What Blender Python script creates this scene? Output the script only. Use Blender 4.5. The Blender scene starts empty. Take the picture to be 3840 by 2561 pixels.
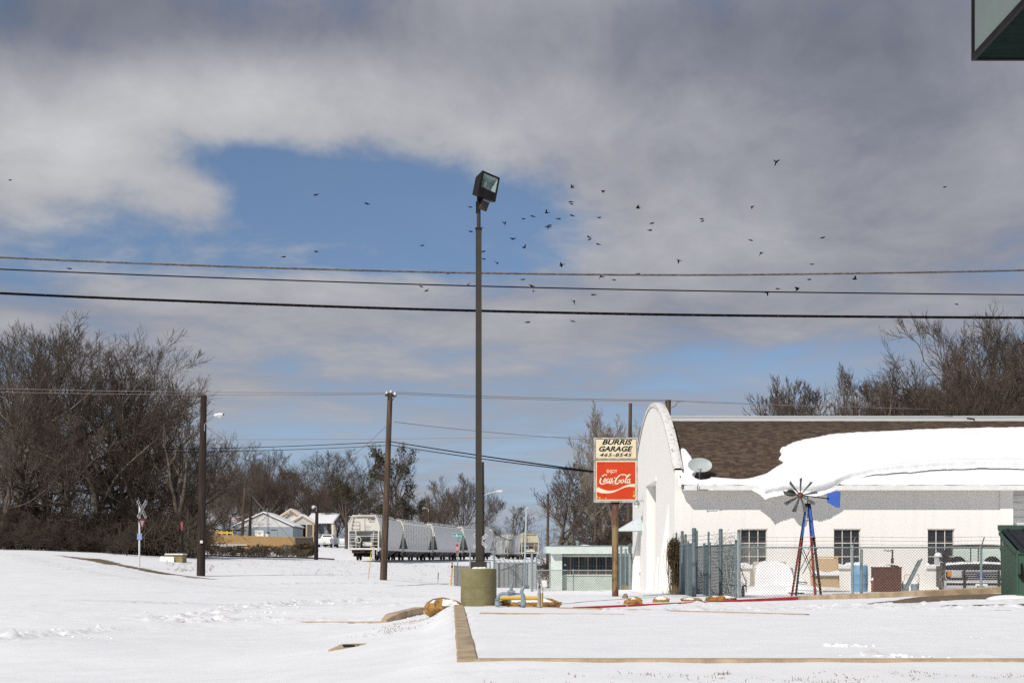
import bpy, math, random
import numpy as np
from mathutils import Vector, Matrix, Euler

rad = math.radians
scene = bpy.context.scene
COL = scene.collection
rng = random.Random(7)

# ------------------------------------------------------------------ camera
F = 5333.0                      # focal length in photograph pixels (50 mm on a 36 mm sensor)
HOR = 2097.0                    # image row of the horizon
EYE = 1.0
cam_d = bpy.data.cameras.new('camera')
cam_d.lens = 50.0
cam_d.sensor_width = 36.0
cam_d.sensor_fit = 'HORIZONTAL'
cam_d.shift_y = (HOR - 1280.5) / 3840.0     # level shift-lens view: verticals stay upright
cam_d.clip_start = 0.1
cam_d.clip_end = 5000.0
cam = bpy.data.objects.new('camera', cam_d)
cam.location = (0, 0, EYE)
cam.rotation_euler = (rad(90), 0, 0)
COL.objects.link(cam)
scene.camera = cam

def P(px, py, D):
    """world point at distance D on the sight line of a photograph pixel"""
    return Vector(((px - 1920.0) * D / F, D, EYE + (HOR - py) * D / F))

# ------------------------------------------------------------------ sun, sky, exposure
SUNV = Vector((0.30, 0.48, -0.50)).normalized()     # direction the light travels
SUN_EL = math.asin(-SUNV.z)
SUN_AZ = math.atan2(-SUNV.x, -SUNV.y)
sl = bpy.data.lights.new('sun', 'SUN')
sl.energy = 3.7
sl.angle = rad(0.55)
sl.color = (1.0, 0.955, 0.89)
so = bpy.data.objects.new('sun', sl)
so.rotation_euler = SUNV.to_track_quat('-Z', 'Y').to_euler()
so.location = (-20, -40, 40)
COL.objects.link(so)

world = bpy.data.worlds.new('World')
scene.world = world
world.use_nodes = True
wt = world.node_tree
wt.nodes.clear()

class NG:
    """small helper to write node maths"""
    def __init__(s, tree): s.t = tree
    def n(s, typ, **kw):
        nd = s.t.nodes.new(typ)
        for k, v in kw.items(): setattr(nd, k, v)
        return nd
    def link(s, a, b): s.t.links.new(a, b)
    def m(s, op, a, b=None, c=None, clamp=False):
        nd = s.n('ShaderNodeMath', operation=op); nd.use_clamp = clamp
        for i, v in enumerate((a, b, c)):
            if v is None: continue
            if isinstance(v, (int, float)): nd.inputs[i].default_value = v
            else: s.link(v, nd.inputs[i])
        return nd.outputs[0]
    def noise(s, vec, scale, detail=4, rough=.55, dist=0.0, out=0, lac=2.0):
        nd = s.n('ShaderNodeTexNoise'); nd.noise_dimensions = '3D'
        nd.inputs['Scale'].default_value = scale
        nd.inputs['Detail'].default_value = detail
        nd.inputs['Roughness'].default_value = rough
        nd.inputs['Distortion'].default_value = dist
        nd.inputs['Lacunarity'].default_value = lac
        if vec is not None: s.link(vec, nd.inputs['Vector'])
        return nd.outputs[out]
    def ramp(s, x, stops, interp='LINEAR'):
        nd = s.n('ShaderNodeValToRGB'); cr = nd.color_ramp; cr.interpolation = interp
        while len(cr.elements) < len(stops): cr.elements.new(0.5)
        for e, (p, c) in zip(cr.elements, stops):
            e.position = p
            e.color = (c, c, c, 1) if isinstance(c, (int, float)) else (c[0], c[1], c[2], 1)
        s.link(x, nd.inputs[0]); return nd.outputs[0]
    def mix(s, f, a, b, mode='MIX'):
        nd = s.n('ShaderNodeMix', data_type='RGBA', blend_type=mode)
        for sock, v in ((nd.inputs[0], f), (nd.inputs[6], a), (nd.inputs[7], b)):
            if isinstance(v, (int, float)): sock.default_value = v
            elif isinstance(v, tuple): sock.default_value = (v[0], v[1], v[2], 1)
            else: s.link(v, sock)
        return nd.outputs[2]
    def smooth(s, x, lo, hi):
        nd = s.n('ShaderNodeMapRange', interpolation_type='SMOOTHSTEP')
        s.link(x, nd.inputs[0])
        nd.inputs[1].default_value = lo; nd.inputs[2].default_value = hi
        return nd.outputs[0]
    def comb(s, x, y, z):
        nd = s.n('ShaderNodeCombineXYZ')
        for i, v in enumerate((x, y, z)):
            if isinstance(v, (int, float)): nd.inputs[i].default_value = v
            else: s.link(v, nd.inputs[i])
        return nd.outputs[0]

def build_sky():
    g = NG(wt)
    tc = g.n('ShaderNodeTexCoord')
    sep = g.n('ShaderNodeSeparateXYZ'); g.link(tc.outputs['Generated'], sep.inputs[0])
    dx, dy, dz = sep.outputs
    az = g.m('ARCTAN2', dx, dy)
    el = g.m('ARCSINE', dz)
    sky = g.n('ShaderNodeTexSky', sky_type='NISHITA')
    sky.sun_disc = False
    sky.sun_elevation = SUN_EL
    sky.sun_rotation = SUN_AZ
    sky.air_density = 1.0; sky.dust_density = 0.15; sky.ozone_density = 3.0
    g.link(g.comb(dx, dy, g.m('ADD', g.m('MULTIPLY', g.m('ABSOLUTE', dz), .9), 0.13)), sky.inputs[0])
    # cloud coordinates: clouds flatten towards the horizon
    elp = g.m('ADD', g.m('ABSOLUTE', el), 0.10)
    cv = g.comb(g.m('MULTIPLY', az, 3.4), g.m('DIVIDE', -0.75, elp), 3.7)
    n_big = g.noise(cv, 1.1, 6, .55, .25)
    n_med = g.noise(cv, 3.0, 7, .6, .3)
    n_fin = g.noise(cv, 9.0, 6, .62, .2)
    # the cloud field of this day: open blue lanes and thick banks, by direction
    def blob(px, py, sx, sy, amp):
        a0 = math.atan((px - 1920) / F)
        e0 = math.atan((HOR - py) / F * math.cos(a0))
        u = g.m('MULTIPLY', g.m('SUBTRACT', az, a0), F / sx)
        v = g.m('MULTIPLY', g.m('SUBTRACT', el, e0), F / sy)
        r2 = g.m('ADD', g.m('MULTIPLY', u, u), g.m('MULTIPLY', v, v))
        return g.m('MULTIPLY', g.m('EXPONENT', g.m('MULTIPLY', r2, -1.0)), amp)
    dens = g.m('ADD', g.m('MULTIPLY', g.m('SUBTRACT', n_big, .5), 1.0),
               g.m('ADD', g.m('MULTIPLY', g.m('SUBTRACT', n_med, .5), 1.45),
                   g.m('MULTIPLY', g.m('SUBTRACT', n_fin, .5), 0.6)))
    dens = g.m('ADD', dens, 0.64)
    for b in ((1080, 690, 520, 130, -.95), (1450, 800, 560, 160, -.85), (450, 880, 560, 90, -.55),
              (1850, 760, 300, 170, -.36), (2080, 860, 260, 110, -.28), (330, 545, 80, 50, -.35), (860, 590, 160, 60, -.35),
              (2850, 1390, 420, 85, -.42), (1150, 1640, 520, 100, -.36), (150, 980, 420, 70, -.45),
              (1400, 1000, 600, 50, -.35), (2050, 1790, 420, 160, -.35), (1780, 980, 500, 45, -.3),
              (150, 640, 360, 180, .55), (740, 740, 190, 120, .95), (650, 640, 260, 90, .3),
              (2600, 800, 330, 180, .35), (1500, 330, 1700, 230, .6), (3100, 500, 900, 500, .5),
              (40, 1200, 160, 60, .5), (1900, 1180, 1700, 110, .25), (400, 1400, 500, 150, .2)):
        dens = g.m('ADD', dens, blob(*b))
    cover = g.smooth(dens, 0.08, 0.92)
    # brightness inside the cloud: thick bellies are grey, thin and sun-facing parts are pale
    br = g.m('ADD', g.m('MULTIPLY', g.m('SUBTRACT', n_med, .5), 0.48),
             g.m('ADD', g.m('MULTIPLY', g.m('SUBTRACT', n_big, .5), 0.6), g.m('MULTIPLY', g.m('SUBTRACT', n_fin, .5), 0.09)))
    br = g.m('ADD', br, 0.455)
    for b in ((1100, 380, 900, 190, .20), (350, 330, 520, 160, .10), (2000, 450, 500, 150, .10),
              (200, 600, 360, 170, .27), (720, 720, 200, 130, .14), (2700, 820, 330, 150, .13),
              (1000, 60, 900, 150, -.16), (150, 60, 500, 230, -.22), (2900, 120, 900, 200, -.12), (3400, 700, 700, 400, -.12), (3000, 250, 800, 260, -.08), (2500, 600, 500, 150, -.05),
              (60, 1190, 150, 60, .15), (1920, 1400, 2600, 260, .04)):
        br = g.m('ADD', br, blob(*b))
    ccol = g.ramp(br, [(0.0, (.10, .115, .15)), (.30, (.215, .223, .27)), (.50, (.345, .348, .385)),
                       (.72, (.50, .505, .52)), (1.0, (.70, .70, .70))])
    scale = g.n('ShaderNodeVectorMath', operation='SCALE'); g.link(ccol, scale.inputs[0]); scale.inputs['Scale'].default_value = 10.6
    hz = g.m('MULTIPLY', g.m('MAXIMUM', cover, g.m('MULTIPLY', n_med, .10)), 0.97)
    low = g.m('MULTIPLY', g.m('SUBTRACT', 1.0, g.smooth(g.m('ABSOLUTE', el), .02, .20)), .62)
    air = g.mix(low, sky.outputs[0], (4.3, 5.2, 6.1))
    col = g.mix(hz, air, scale.outputs[0])
    bg = g.n('ShaderNodeBackground'); bg.inputs['Strength'].default_value = 0.1
    g.link(col, bg.inputs[0])
    out = g.n('ShaderNodeOutputWorld'); g.link(bg.outputs[0], out.inputs[0])
build_sky()
world.cycles.sampling_method = 'MANUAL'
world.cycles.sample_map_resolution = 256

vs = scene.view_settings
vs.view_transform = 'Standard'
vs.look = 'None'
vs.exposure = 0.0
vs.gamma = 1.0
vs.use_curve_mapping = False
scene.cycles.max_bounces = 4
scene.cycles.diffuse_bounces = 3
scene.cycles.caustics_reflective = False
scene.cycles.caustics_refractive = False
scene.cycles.transparent_max_bounces = 8
scene.cycles.use_adaptive_sampling = True
scene.cycles.adaptive_threshold = 0.006
scene.cycles.use_denoising = False
scene.cycles.sample_clamp_direct = 8.0
scene.cycles.sample_clamp_indirect = 2.0

# ------------------------------------------------------------------ mesh helpers
def finish(me, smooth):
    if smooth:
        me.shade_smooth()
        me.set_sharp_from_angle(angle=rad(38))

def link(o, parent=None):
    COL.objects.link(o)
    if parent is not None: o.parent = parent
    return o

def tag(o, label=None, cat=None, group=None, kind=None):
    if label: o['label'] = label
    if cat: o['category'] = cat
    if group: o['group'] = group
    if kind: o['kind'] = kind
    return o

def thing(name, label, cat, loc=(0, 0, 0), rz=0.0, group=None):
    o = bpy.data.objects.new(name, None)
    o.empty_display_size = 0.2
    o.location = loc
    o.rotation_euler = (0, 0, rz)
    COL.objects.link(o)
    return tag(o, label, cat, group)

def copy_tree(o, parent=None):
    c = o.copy(); COL.objects.link(c); c.parent = parent
    for ch in list(o.children): copy_tree(ch, c)
    return c

def frame_from(d):
    d = Vector(d).normalized()
    up = Vector((0, 0, 1)) if abs(d.z) < .95 else Vector((1, 0, 0))
    a = d.cross(up).normalized(); b = a.cross(d).normalized()
    return d, a, b

class MB:
    def __init__(s, org=(0, 0, 0)):
        s.v = []; s.f = []; s.mi = []; s.org = Vector(org); s.cur = 0; s.M = None
    def add(s, vs, fs):
        b = len(s.v)
        if s.M is not None: vs = [s.M @ Vector(p) for p in vs]
        s.v += [tuple(Vector(p) - s.org) for p in vs]
        s.f += [tuple(i + b for i in f) for f in fs]
        s.mi += [s.cur] * len(fs)
        return s
    def box(s, c, size, R=None):
        hx, hy, hz = (k / 2 for k in size); c = Vector(c)
        ps = [Vector((x, y, z)) for z in (-hz, hz) for y in (-hy, hy) for x in (-hx, hx)]
        if R is not None: ps = [R @ p for p in ps]
        return s.add([c + p for p in ps], [(0, 2, 3, 1), (4, 5, 7, 6), (0, 1, 5, 4), (2, 6, 7, 3), (0, 4, 6, 2), (1, 3, 7, 5)])
    def span(s, a, b):
        a = Vector(a); b = Vector(b)
        return s.box((a + b) / 2, [abs(k) for k in (b - a)])
    def bar(s, p0, p1, w, h, up=None):
        p0 = Vector(p0); p1 = Vector(p1); d, a, b = frame_from(p1 - p0)
        if up is not None:
            a = d.cross(Vector(up)).normalized(); b = a.cross(d).normalized()
        vs = [p + a * x * w / 2 + b * y * h / 2 for p in (p0, p1) for x, y in ((-1, -1), (1, -1), (1, 1), (-1, 1))]
        return s.add(vs, [(3, 2, 1, 0), (4, 5, 6, 7), (0, 1, 5, 4), (1, 2, 6, 5), (2, 3, 7, 6), (3, 0, 4, 7)])
    def tube(s, p0, p1, r0, r1=None, n=10, caps=True):
        return s.path([p0, p1], [r0, r0 if r1 is None else r1], n, caps)
    def path(s, pts, rs, n=8, caps=True):
        pts = [Vector(p) for p in pts]
        if isinstance(rs, (int, float)): rs = [rs] * len(pts)
        rings = []
        d, a, b = frame_from(pts[1] - pts[0])
        for i, p in enumerate(pts):
            t = (pts[min(i + 1, len(pts) - 1)] - pts[max(i - 1, 0)]).normalized()
            a = (a - t * a.dot(t)).normalized(); b = t.cross(a)
            rings.append([p + (a * math.cos(k * 2 * math.pi / n) + b * math.sin(k * 2 * math.pi / n)) * rs[i] for k in range(n)])
        vs = [q for r in rings for q in r]
        fs = [(i * n + k, i * n + (k + 1) % n, (i + 1) * n + (k + 1) % n, (i + 1) * n + k) for i in range(len(pts) - 1) for k in range(n)]
        if caps:
            fs.append(tuple(range(n - 1, -1, -1))); e = (len(pts) - 1) * n; fs.append(tuple(e + k for k in range(n)))
        return s.add(vs, fs)
    def lathe(s, prof, c=(0, 0, 0), n=24, R=None):
        """prof: list of (radius, z)"""
        c = Vector(c); vs = []
        for r, z in prof:
            for k in range(n):
                p = Vector((r * math.cos(k * 2 * math.pi / n), r * math.sin(k * 2 * math.pi / n), z))
                vs.append(c + (R @ p if R is not None else p))
        fs = [(i * n + k, i * n + (k + 1) % n, (i + 1) * n + (k + 1) % n, (i + 1) * n + k) for i in range(len(prof) - 1) for k in range(n)]
        fs.append(tuple(range(n - 1, -1, -1))); e = (len(prof) - 1) * n; fs.append(tuple(e + k for k in range(n)))
        return s.add(vs, fs)
    def prism(s, poly, d):
        """poly: planar 3-D outline; d: extrusion vector"""
        n = len(poly); d = Vector(d); poly = [Vector(p) for p in poly]
        return s.add(poly + [p + d for p in poly],
                     [tuple(range(n - 1, -1, -1)), tuple(range(n, 2 * n))] + [(i, (i + 1) % n, n + (i + 1) % n, n + i) for i in range(n)])
    def grid(s, rows):
        """rows: list of equal-length lists of points"""
        n = len(rows[0])
        return s.add([p for r in rows for p in r], [(i * n + k, i * n + k + 1, (i + 1) * n + k + 1, (i + 1) * n + k) for i in range(len(rows) - 1) for k in range(n - 1)])
    def mesh(s, name, mats, smooth=True):
        me = bpy.data.meshes.new(name)
        me.from_pydata(s.v, [], s.f)
        for m in (mats if isinstance(mats, (list, tuple)) else [mats]): me.materials.append(m)
        if any(s.mi): me.polygons.foreach_set('material_index', s.mi)
        finish(me, smooth)
        me.update()
        return me
    def build(s, name, mats, parent=None, loc=None, smooth=True):
        o = bpy.data.objects.new(name, s.mesh(name, mats, smooth))
        if loc is not None: o.location = loc
        return link(o, parent)

def arr_mesh(name, V, Q, mat, smooth=False, tri=False):
    """fast mesh from numpy arrays: V (n,3), Q (m,k)"""
    me = bpy.data.meshes.new(name)
    k = Q.shape[1]
    me.vertices.add(len(V)); me.vertices.foreach_set('co', np.ascontiguousarray(V, dtype=np.float32).ravel())
    me.loops.add(Q.size); me.loops.foreach_set('vertex_index', np.ascontiguousarray(Q, dtype=np.int32).ravel())
    me.polygons.add(len(Q)); me.polygons.foreach_set('loop_start', np.arange(0, Q.size, k, dtype=np.int32))
    if mat is not None:
        for m in (mat if isinstance(mat, (list, tuple)) else [mat]): me.materials.append(m)
    me.update(calc_edges=True)
    me.validate()
    if smooth: me.shade_smooth()
    return me

def seg_mesh(name, A, B, RA, RB, mat, n=3):
    """many thin frustums at once"""
    A = np.asarray(A, float); B = np.asarray(B, float); RA = np.asarray(RA, float); RB = np.asarray(RB, float)
    d = B - A; L = np.linalg.norm(d, axis=1); L[L == 0] = 1; d /= L[:, None]
    up = np.tile(np.array([0., 0, 1]), (len(A), 1)); up[np.abs(d[:, 2]) > .95] = (1, 0, 0)
    a = np.cross(d, up); a /= np.linalg.norm(a, axis=1)[:, None]; b = np.cross(a, d)
    V = np.zeros((len(A), 2 * n, 3))
    for k in range(n):
        th = 2 * math.pi * k / n
        off = a * math.cos(th) + b * math.sin(th)
        V[:, k] = A + off * RA[:, None]; V[:, n + k] = B + off * RB[:, None]
    base = (np.arange(len(A)) * 2 * n)[:, None]
    Q = np.concatenate([np.concatenate([base + k, base + (k + 1) % n, base + n + (k + 1) % n, base + n + k], axis=1)[:, None, :] for k in range(n)], axis=1).reshape(-1, 4)
    return arr_mesh(name, V.reshape(-1, 3), Q, mat, smooth=True)

# ------------------------------------------------------------------ materials
def base_mat(name):
    m = bpy.data.materials.new(name); m.use_nodes = True
    t = m.node_tree; t.nodes.clear(); g = NG(t)
    b = g.n('ShaderNodeBsdfPrincipled'); o = g.n('ShaderNodeOutputMaterial'); g.link(b.outputs[0], o.inputs[0])
    tc = g.n('ShaderNodeTexCoord')
    return m, g, b, tc.outputs['Object']

def mat(name, c1, c2=None, scale=4.0, rough=.8, metal=0.0, bump=0.0, bscale=30.0, stretch=None, thr=(.35, .65), spec=.35, detail=5, coat=0.0):
    """procedural paint / wood / metal: two tones by noise, fine bump"""
    m, g, b, co = base_mat(name)
    if stretch:
        mp = g.n('ShaderNodeMapping'); mp.inputs['Scale'].default_value = stretch; g.link(co, mp.inputs[0]); co = mp.outputs[0]
    if c2 is None: c2 = tuple(x * .82 for x in c1)
    f = g.smooth(g.noise(co, scale, detail, .6), *thr)
    g.link(g.mix(f, tuple(c1), tuple(c2)), b.inputs['Base Color'])
    b.inputs['Roughness'].default_value = rough
    b.inputs['Metallic'].default_value = metal
    b.inputs['Specular IOR Level'].default_value = spec
    if coat: b.inputs['Coat Weight'].default_value = coat
    if bump:
        bp = g.n('ShaderNodeBump'); bp.inputs['Strength'].default_value = min(1, bump); bp.inputs['Distance'].default_value = .02 if bump < 1 else .06
        g.link(g.noise(co, bscale, 4, .6), bp.inputs['Height']); g.link(bp.outputs[0], b.inputs['Normal'])
    return m

def rusty(name, paint, rust=(.10, .035, .018), amount=.5, scale=3.0, stretch=(1, 1, .35), rough=.6, metal=0.0):
    m, g, b, co = base_mat(name)
    mp = g.n('ShaderNodeMapping'); mp.inputs['Scale'].default_value = stretch; g.link(co, mp.inputs[0])
    f = g.smooth(g.noise(mp.outputs[0], scale, 7, .65), amount, amount + .12)
    r2 = g.mix(g.noise(co, scale * 6, 3), rust, tuple(x * 2.2 for x in rust))
    p2 = g.mix(g.noise(co, scale * 1.5, 5), paint, tuple(x * .75 for x in paint))
    g.link(g.mix(f, p2, r2), b.inputs['Base Color'])
    b.inputs['Roughness'].default_value = rough; b.inputs['Metallic'].default_value = metal
    bp = g.n('ShaderNodeBump'); bp.inputs['Strength'].default_value = .25; bp.inputs['Distance'].default_value = .01
    g.link(g.noise(co, 40, 4), bp.inputs['Height']); g.link(bp.outputs[0], b.inputs['Normal'])
    return m

def glass_dark(name, c=(.012, .014, .016), rough=.06):
    m, g, b, co = base_mat(name)
    g.link(g.mix(g.noise(co, 2.5, 3), c, tuple(x * 2.4 for x in c)), b.inputs['Base Color'])
    b.inputs['Roughness'].default_value = rough; b.inputs['Specular IOR Level'].default_value = .6
    return m

def snow_mat(name, dirt=True):
    m, g, b, co = base_mat(name)
    n1 = g.noise(co, 1.3, 5, .6); n2 = g.noise(co, 11.0, 5, .65); n3 = g.noise(co, 90.0, 3, .6)
    col = g.mix(g.smooth(n1, .3, .7), (.80, .80, .805), (.86, .858, .855))
    if dirt:
        at = g.n('ShaderNodeAttribute', attribute_name='bare')
        # bare: 0 snow .. 1 bare soil/pavement; fine noise breaks the edge up
        e = g.m('ADD', at.outputs['Fac'], g.m('MULTIPLY', g.m('SUBTRACT', g.noise(co, 7.0, 8, .72), .5), .9))
        f = g.smooth(e, .5, .60)
        tr_ = g.n('ShaderNodeAttribute', attribute_name='trod')
        col = g.mix(g.m('MULTIPLY', tr_.outputs['Fac'], g.smooth(g.noise(co, 5.0, 7, .7), .40, .62)), col, (.66, .655, .65))
        soil = g.mix(g.smooth(g.noise(co, 3.0, 6, .65), .35, .65), (.115, .078, .052), (.19, .14, .095))
        col = g.mix(f, col, soil)
        g.link(g.m('SUBTRACT', .62, g.m('MULTIPLY', f, -.25)), b.inputs['Roughness'])
    else:
        b.inputs['Roughness'].default_value = .62
    g.link(col, b.inputs['Base Color'])
    b.inputs['Specular IOR Level'].default_value = .25
    bp = g.n('ShaderNodeBump'); bp.inputs['Strength'].default_value = .55; bp.inputs['Distance'].default_value = .03
    h = g.m('ADD', g.m('MULTIPLY', n2, .6), g.m('MULTIPLY', n3, .22))
    g.link(h, bp.inputs['Height']); g.link(bp.outputs[0], b.inputs['Normal'])
    return m

MT = {}
MT['snow_ground'] = snow_mat('snow_ground')
MT['snow'] = snow_mat('snow_clean', dirt=False)
MT['kerb'] = mat('kerb_concrete', (.50, .385, .255), (.33, .25, .165), 3.5, .9, bump=.5, bscale=45, detail=10)
MT['kerb_red'] = mat('red_kerb_paint', (.50, .03, .035), (.36, .02, .03), 6, .7)
MT['moss_concrete'] = None
MT['bronze'] = mat('bronze_paint', (.050, .043, .034), (.040, .035, .028), 2, .55, spec=.2)
MT['black'] = mat('black_paint', (.008, .0075, .007), (.014, .013, .011), 6, .6, spec=.15)
MT['reflector'] = mat('lamp_reflector', (.42, .50, .50), (.56, .62, .62), 5, .3, metal=.2)
MT['galv'] = mat('galvanised', (.28, .335, .345), (.21, .255, .265), 9, .5, metal=.35)
MT['galv_dark'] = mat('galvanised_dull', (.17, .215, .225), (.13, .165, .175), 9, .55, metal=.3)
MT['wire'] = mat('fence_wire', (.30, .29, .27), (.22, .20, .18), 9, .55, metal=.2)
MT['barb'] = mat('barbed_wire', (.24, .17, .13), (.2, .13, .1), 20, .7)
MT['gas'] = mat('gas_pipe_grey', (.25, .31, .34), (.19, .245, .275), 9, .5)
MT['yellow'] = rusty('yellow_paint', (.72, .46, .05), (.13, .12, .03), .60, 2.2, (1, 1, 1))
MT['white_stucco'] = None
MT['white_paint'] = mat('white_paint', (.78, .77, .74), (.70, .69, .65), 3, .7)
MT['mint'] = mat('mint_paint', (.50, .57, .51), (.44, .51, .455), 2.5, .75, bump=.12, bscale=25)
MT['mint_light'] = mat('pale_mint_paint', (.63, .69, .63), (.56, .62, .57), 3, .7)
MT['awning'] = mat('awning_metal', (.60, .66, .66), (.52, .58, .58), 4, .5)
MT['window_frame'] = mat('window_frame_paint', (.70, .66, .62), (.60, .54, .48), 8, .6)
MT['brown_frame'] = mat('brown_window_frame', (.22, .155, .125), (.16, .11, .09), 8, .6)
MT['glass'] = glass_dark('dark_glass')
MT['wood_pole'] = mat('pole_wood', (.115, .078, .052), (.05, .034, .024), 7, .9, bump=.5, bscale=40, stretch=(1, 1, .08))
MT['wood_dark'] = mat('creosote_wood', (.045, .028, .02), (.018, .012, .01), 7, .85, bump=.5, bscale=40, stretch=(1, 1, .08))
MT['cable_dark'] = mat('black_cable', (.005, .005, .006), (.009, .008, .008), 20, .9, spec=.03)
MT['cable_grey'] = mat('weathered_cable', (.16, .135, .11), (.045, .04, .036), 8, .7, stretch=(1.2, 6, 6), thr=(.42, .55))
MT['cable_thin'] = mat('aluminium_wire', (.20, .165, .155), (.14, .115, .11), 8, .6)
MT['boulder'] = mat('ochre_rock', (.46, .25, .07), (.15, .085, .035), 7, .95, bump=1.0, bscale=18, thr=(.40, .66), detail=12)
MT['rock'] = mat('grey_brown_rock', (.26, .19, .13), (.17, .12, .08), 9, .9, bump=.6, bscale=20)
MT['train_white'] = rusty('hopper_cream_paint', (.72, .69, .62), (.20, .12, .06), .66, 1.1, (1, 1, .4))
MT['train_grey'] = rusty('hopper_grey_paint', (.80, .795, .76), (.22, .15, .10), .70, .9, (1, 1, .3))
MT['train_silver'] = rusty('hopper_silver_paint', (.66, .67, .67), (.17, .14, .12), .68, .9, (1, 1, .25), rough=.42)
MT['train_streak'] = rusty('hopper_streaked_paint', (.50, .52, .52), (.07, .085, .09), .50, 1.3, (1, 1, .12))
MT['train_rust'] = rusty('hopper_rusty_paint', (.60, .55, .42), (.30, .135, .02), .50, 1.0, (1, 1, .6))
MT['train_dark'] = mat('train_underframe', (.022, .018, .015), (.04, .03, .024), 4, .85)
MT['train_chute'] = mat('hopper_chute', (.22, .215, .20), (.14, .13, .12), 3, .8)
MT['slope_sheet'] = mat('hopper_slope_sheet', (.26, .275, .27), (.20, .21, .205), 2, .8)  # colour darkened to put in the shade below the overhanging car end
MT['steel'] = mat('rail_steel', (.10, .075, .06), (.06, .045, .04), 6, .6, metal=.3)
MT['shingle_a'] = mat('shingle_brown', (.088, .060, .040), (.070, .047, .032), 30, .95)
MT['shingle_b'] = mat('shingle_tan', (.118, .084, .054), (.095, .067, .044), 30, .95)
MT['shingle_c'] = mat('shingle_dark', (.062, .041, .031), (.05, .033, .026), 30, .95)
MT['ridge'] = mat('ridge_metal', (.60, .61, .58), (.52, .53, .50), 2, .6, stretch=(.3, 3, 3))
MT['felt'] = mat('roofing_felt', (.02, .02, .02), None, 6, .9)
MT['dish'] = mat('satellite_dish_grey', (.42, .46, .45), (.37, .41, .40), 3, .5)
MT['dumpster'] = rusty('dumpster_green', (.040, .092, .060), (.05, .045, .02), .64, 2.0, (1, 1, .5), rough=.6)
MT['dumpster_lid'] = mat('dumpster_lid_plastic', (.012, .013, .016), (.02, .021, .026), 5, .6)
MT['sign_cream'] = mat('sign_cream_panel', (.76, .66, .45), (.70, .60, .40), 3, .45)
MT['sign_red'] = mat('sign_red_panel', (.60, .050, .009), (.54, .042, .008), 3, .4)
MT['sign_case'] = mat('sign_case_metal', (.52, .50, .46), (.36, .33, .28), 6, .5)
MT['ink'] = mat('black_lettering', (.010, .010, .012), None, 5, .6)
MT['white_ink'] = mat('cream_lettering', (.80, .70, .50), (.76, .66, .46), 5, .5)
MT['rust_pole'] = rusty('rusty_sign_pole', (.27, .19, .085), (.065, .022, .014), .42, 2.6, (1, 1, .3))
MT['rust'] = mat('rust', (.115, .045, .026), (.07, .026, .017), 6, .9, bump=.3)
MT['rust_box'] = mat('rust_box', (.105, .036, .021), (.075, .025, .016), 5, .85)
MT['terracotta'] = mat('terracotta', (.26, .075, .04), (.2, .06, .03), 5, .85)
MT['barrel_blue'] = mat('blue_plastic', (.13, .32, .50), (.16, .36, .55), 3, .45)
MT['mill_blue'] = mat('windmill_blue', (.055, .135, .50), (.05, .12, .44), 5, .5)
MT['mill_red'] = mat('windmill_red', (.42, .03, .035), (.33, .022, .03), 5, .5)
MT['mill_blade'] = mat('windmill_blade', (.155, .18, .18), (.09, .085, .075), 5, .45, metal=.4)
MT['truck_black'] = mat('truck_black_paint', (.010, .009, .011), (.02, .018, .02), 4, .5, spec=.06)
MT['chrome'] = mat('chrome', (.70, .71, .73), (.52, .53, .56), 3, .25, metal=.45, spec=.6)
MT['truck_silver'] = mat('truck_silver_paint', (.46, .47, .48), (.40, .41, .42), 4, .35)
MT['tyre'] = mat('tyre_rubber', (.016, .015, .015), None, 8, .9)
MT['lamp_glass'] = mat('headlamp_glass', (.52, .53, .48), (.42, .43, .39), 22, .2)
MT['amber'] = mat('amber_lens', (.62, .19, .02), (.5, .14, .015), 12, .3)
MT['cream_seat'] = mat('cream_vinyl', (.60, .54, .42), None, 4, .7)
MT['wicker'] = mat('wicker_mesh', (.58, .42, .26), (.40, .27, .15), 60, .8)
MT['wicker_frame'] = mat('yellow_frame', (.62, .42, .18), (.5, .33, .13), 10, .7)
MT['fence_wood'] = mat('cedar_fence', (.42, .27, .12), (.27, .165, .072), 5, .85, stretch=(6, 6, .3), thr=(.3, .7))
MT['fence_grey'] = mat('weathered_fence', (.25, .215, .165), (.19, .16, .12), 5, .85, stretch=(6, 6, .3))
MT['siding_white'] = None
MT['siding_blue'] = None
MT['trim_tan'] = mat('tan_trim', (.60, .44, .29), (.5, .36, .23), 5, .7)
MT['bark'] = mat('bark', (.13, .105, .085), (.06, .046, .037), 5, .95, bump=.4, bscale=9, stretch=(1, 1, .3))
MT['bark_pale'] = mat('bark_pale', (.21, .18, .14), (.12, .10, .08), 4, .95, bump=.4, bscale=9, stretch=(1, 1, .3))
MT['twig_dark'] = mat('twigs_dark', (.10, .076, .056), (.055, .041, .031), 1.2, .95)
MT['twig'] = mat('twigs', (.115, .090, .070), (.066, .050, .039), 1.2, .95)
MT['twig_red'] = mat('twigs_reddish', (.125, .090, .068), (.072, .052, .040), 1.2, .95)
MT['twig_pale'] = mat('twigs_pale', (.30, .25, .195), (.18, .145, .11), 1.2, .95)
MT['leaf'] = mat('evergreen_leaf', (.062, .054, .022), (.036, .032, .015), 1.5, .8)
MT['vine'] = mat('vine_dry', (.105, .072, .034), (.055, .038, .02), 3, .9)
MT['straw'] = mat('dry_grass', (.30, .22, .13), (.17, .125, .075), 3, .9)
MT['straw_dark'] = mat('brush_twigs', (.15, .115, .08), (.085, .065, .047), 1.5, .95)
MT['bird'] = mat('bird_black', (.006, .0055, .006), (.010, .009, .009), 10, .9, spec=.03)
MT['green_sign'] = mat('street_sign_green', (.015, .26, .19), (.012, .23, .17), 4, .5)
MT['stop_red'] = mat('stop_sign_red', (.30, .07, .075), (.25, .055, .06), 4, .6)
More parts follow.
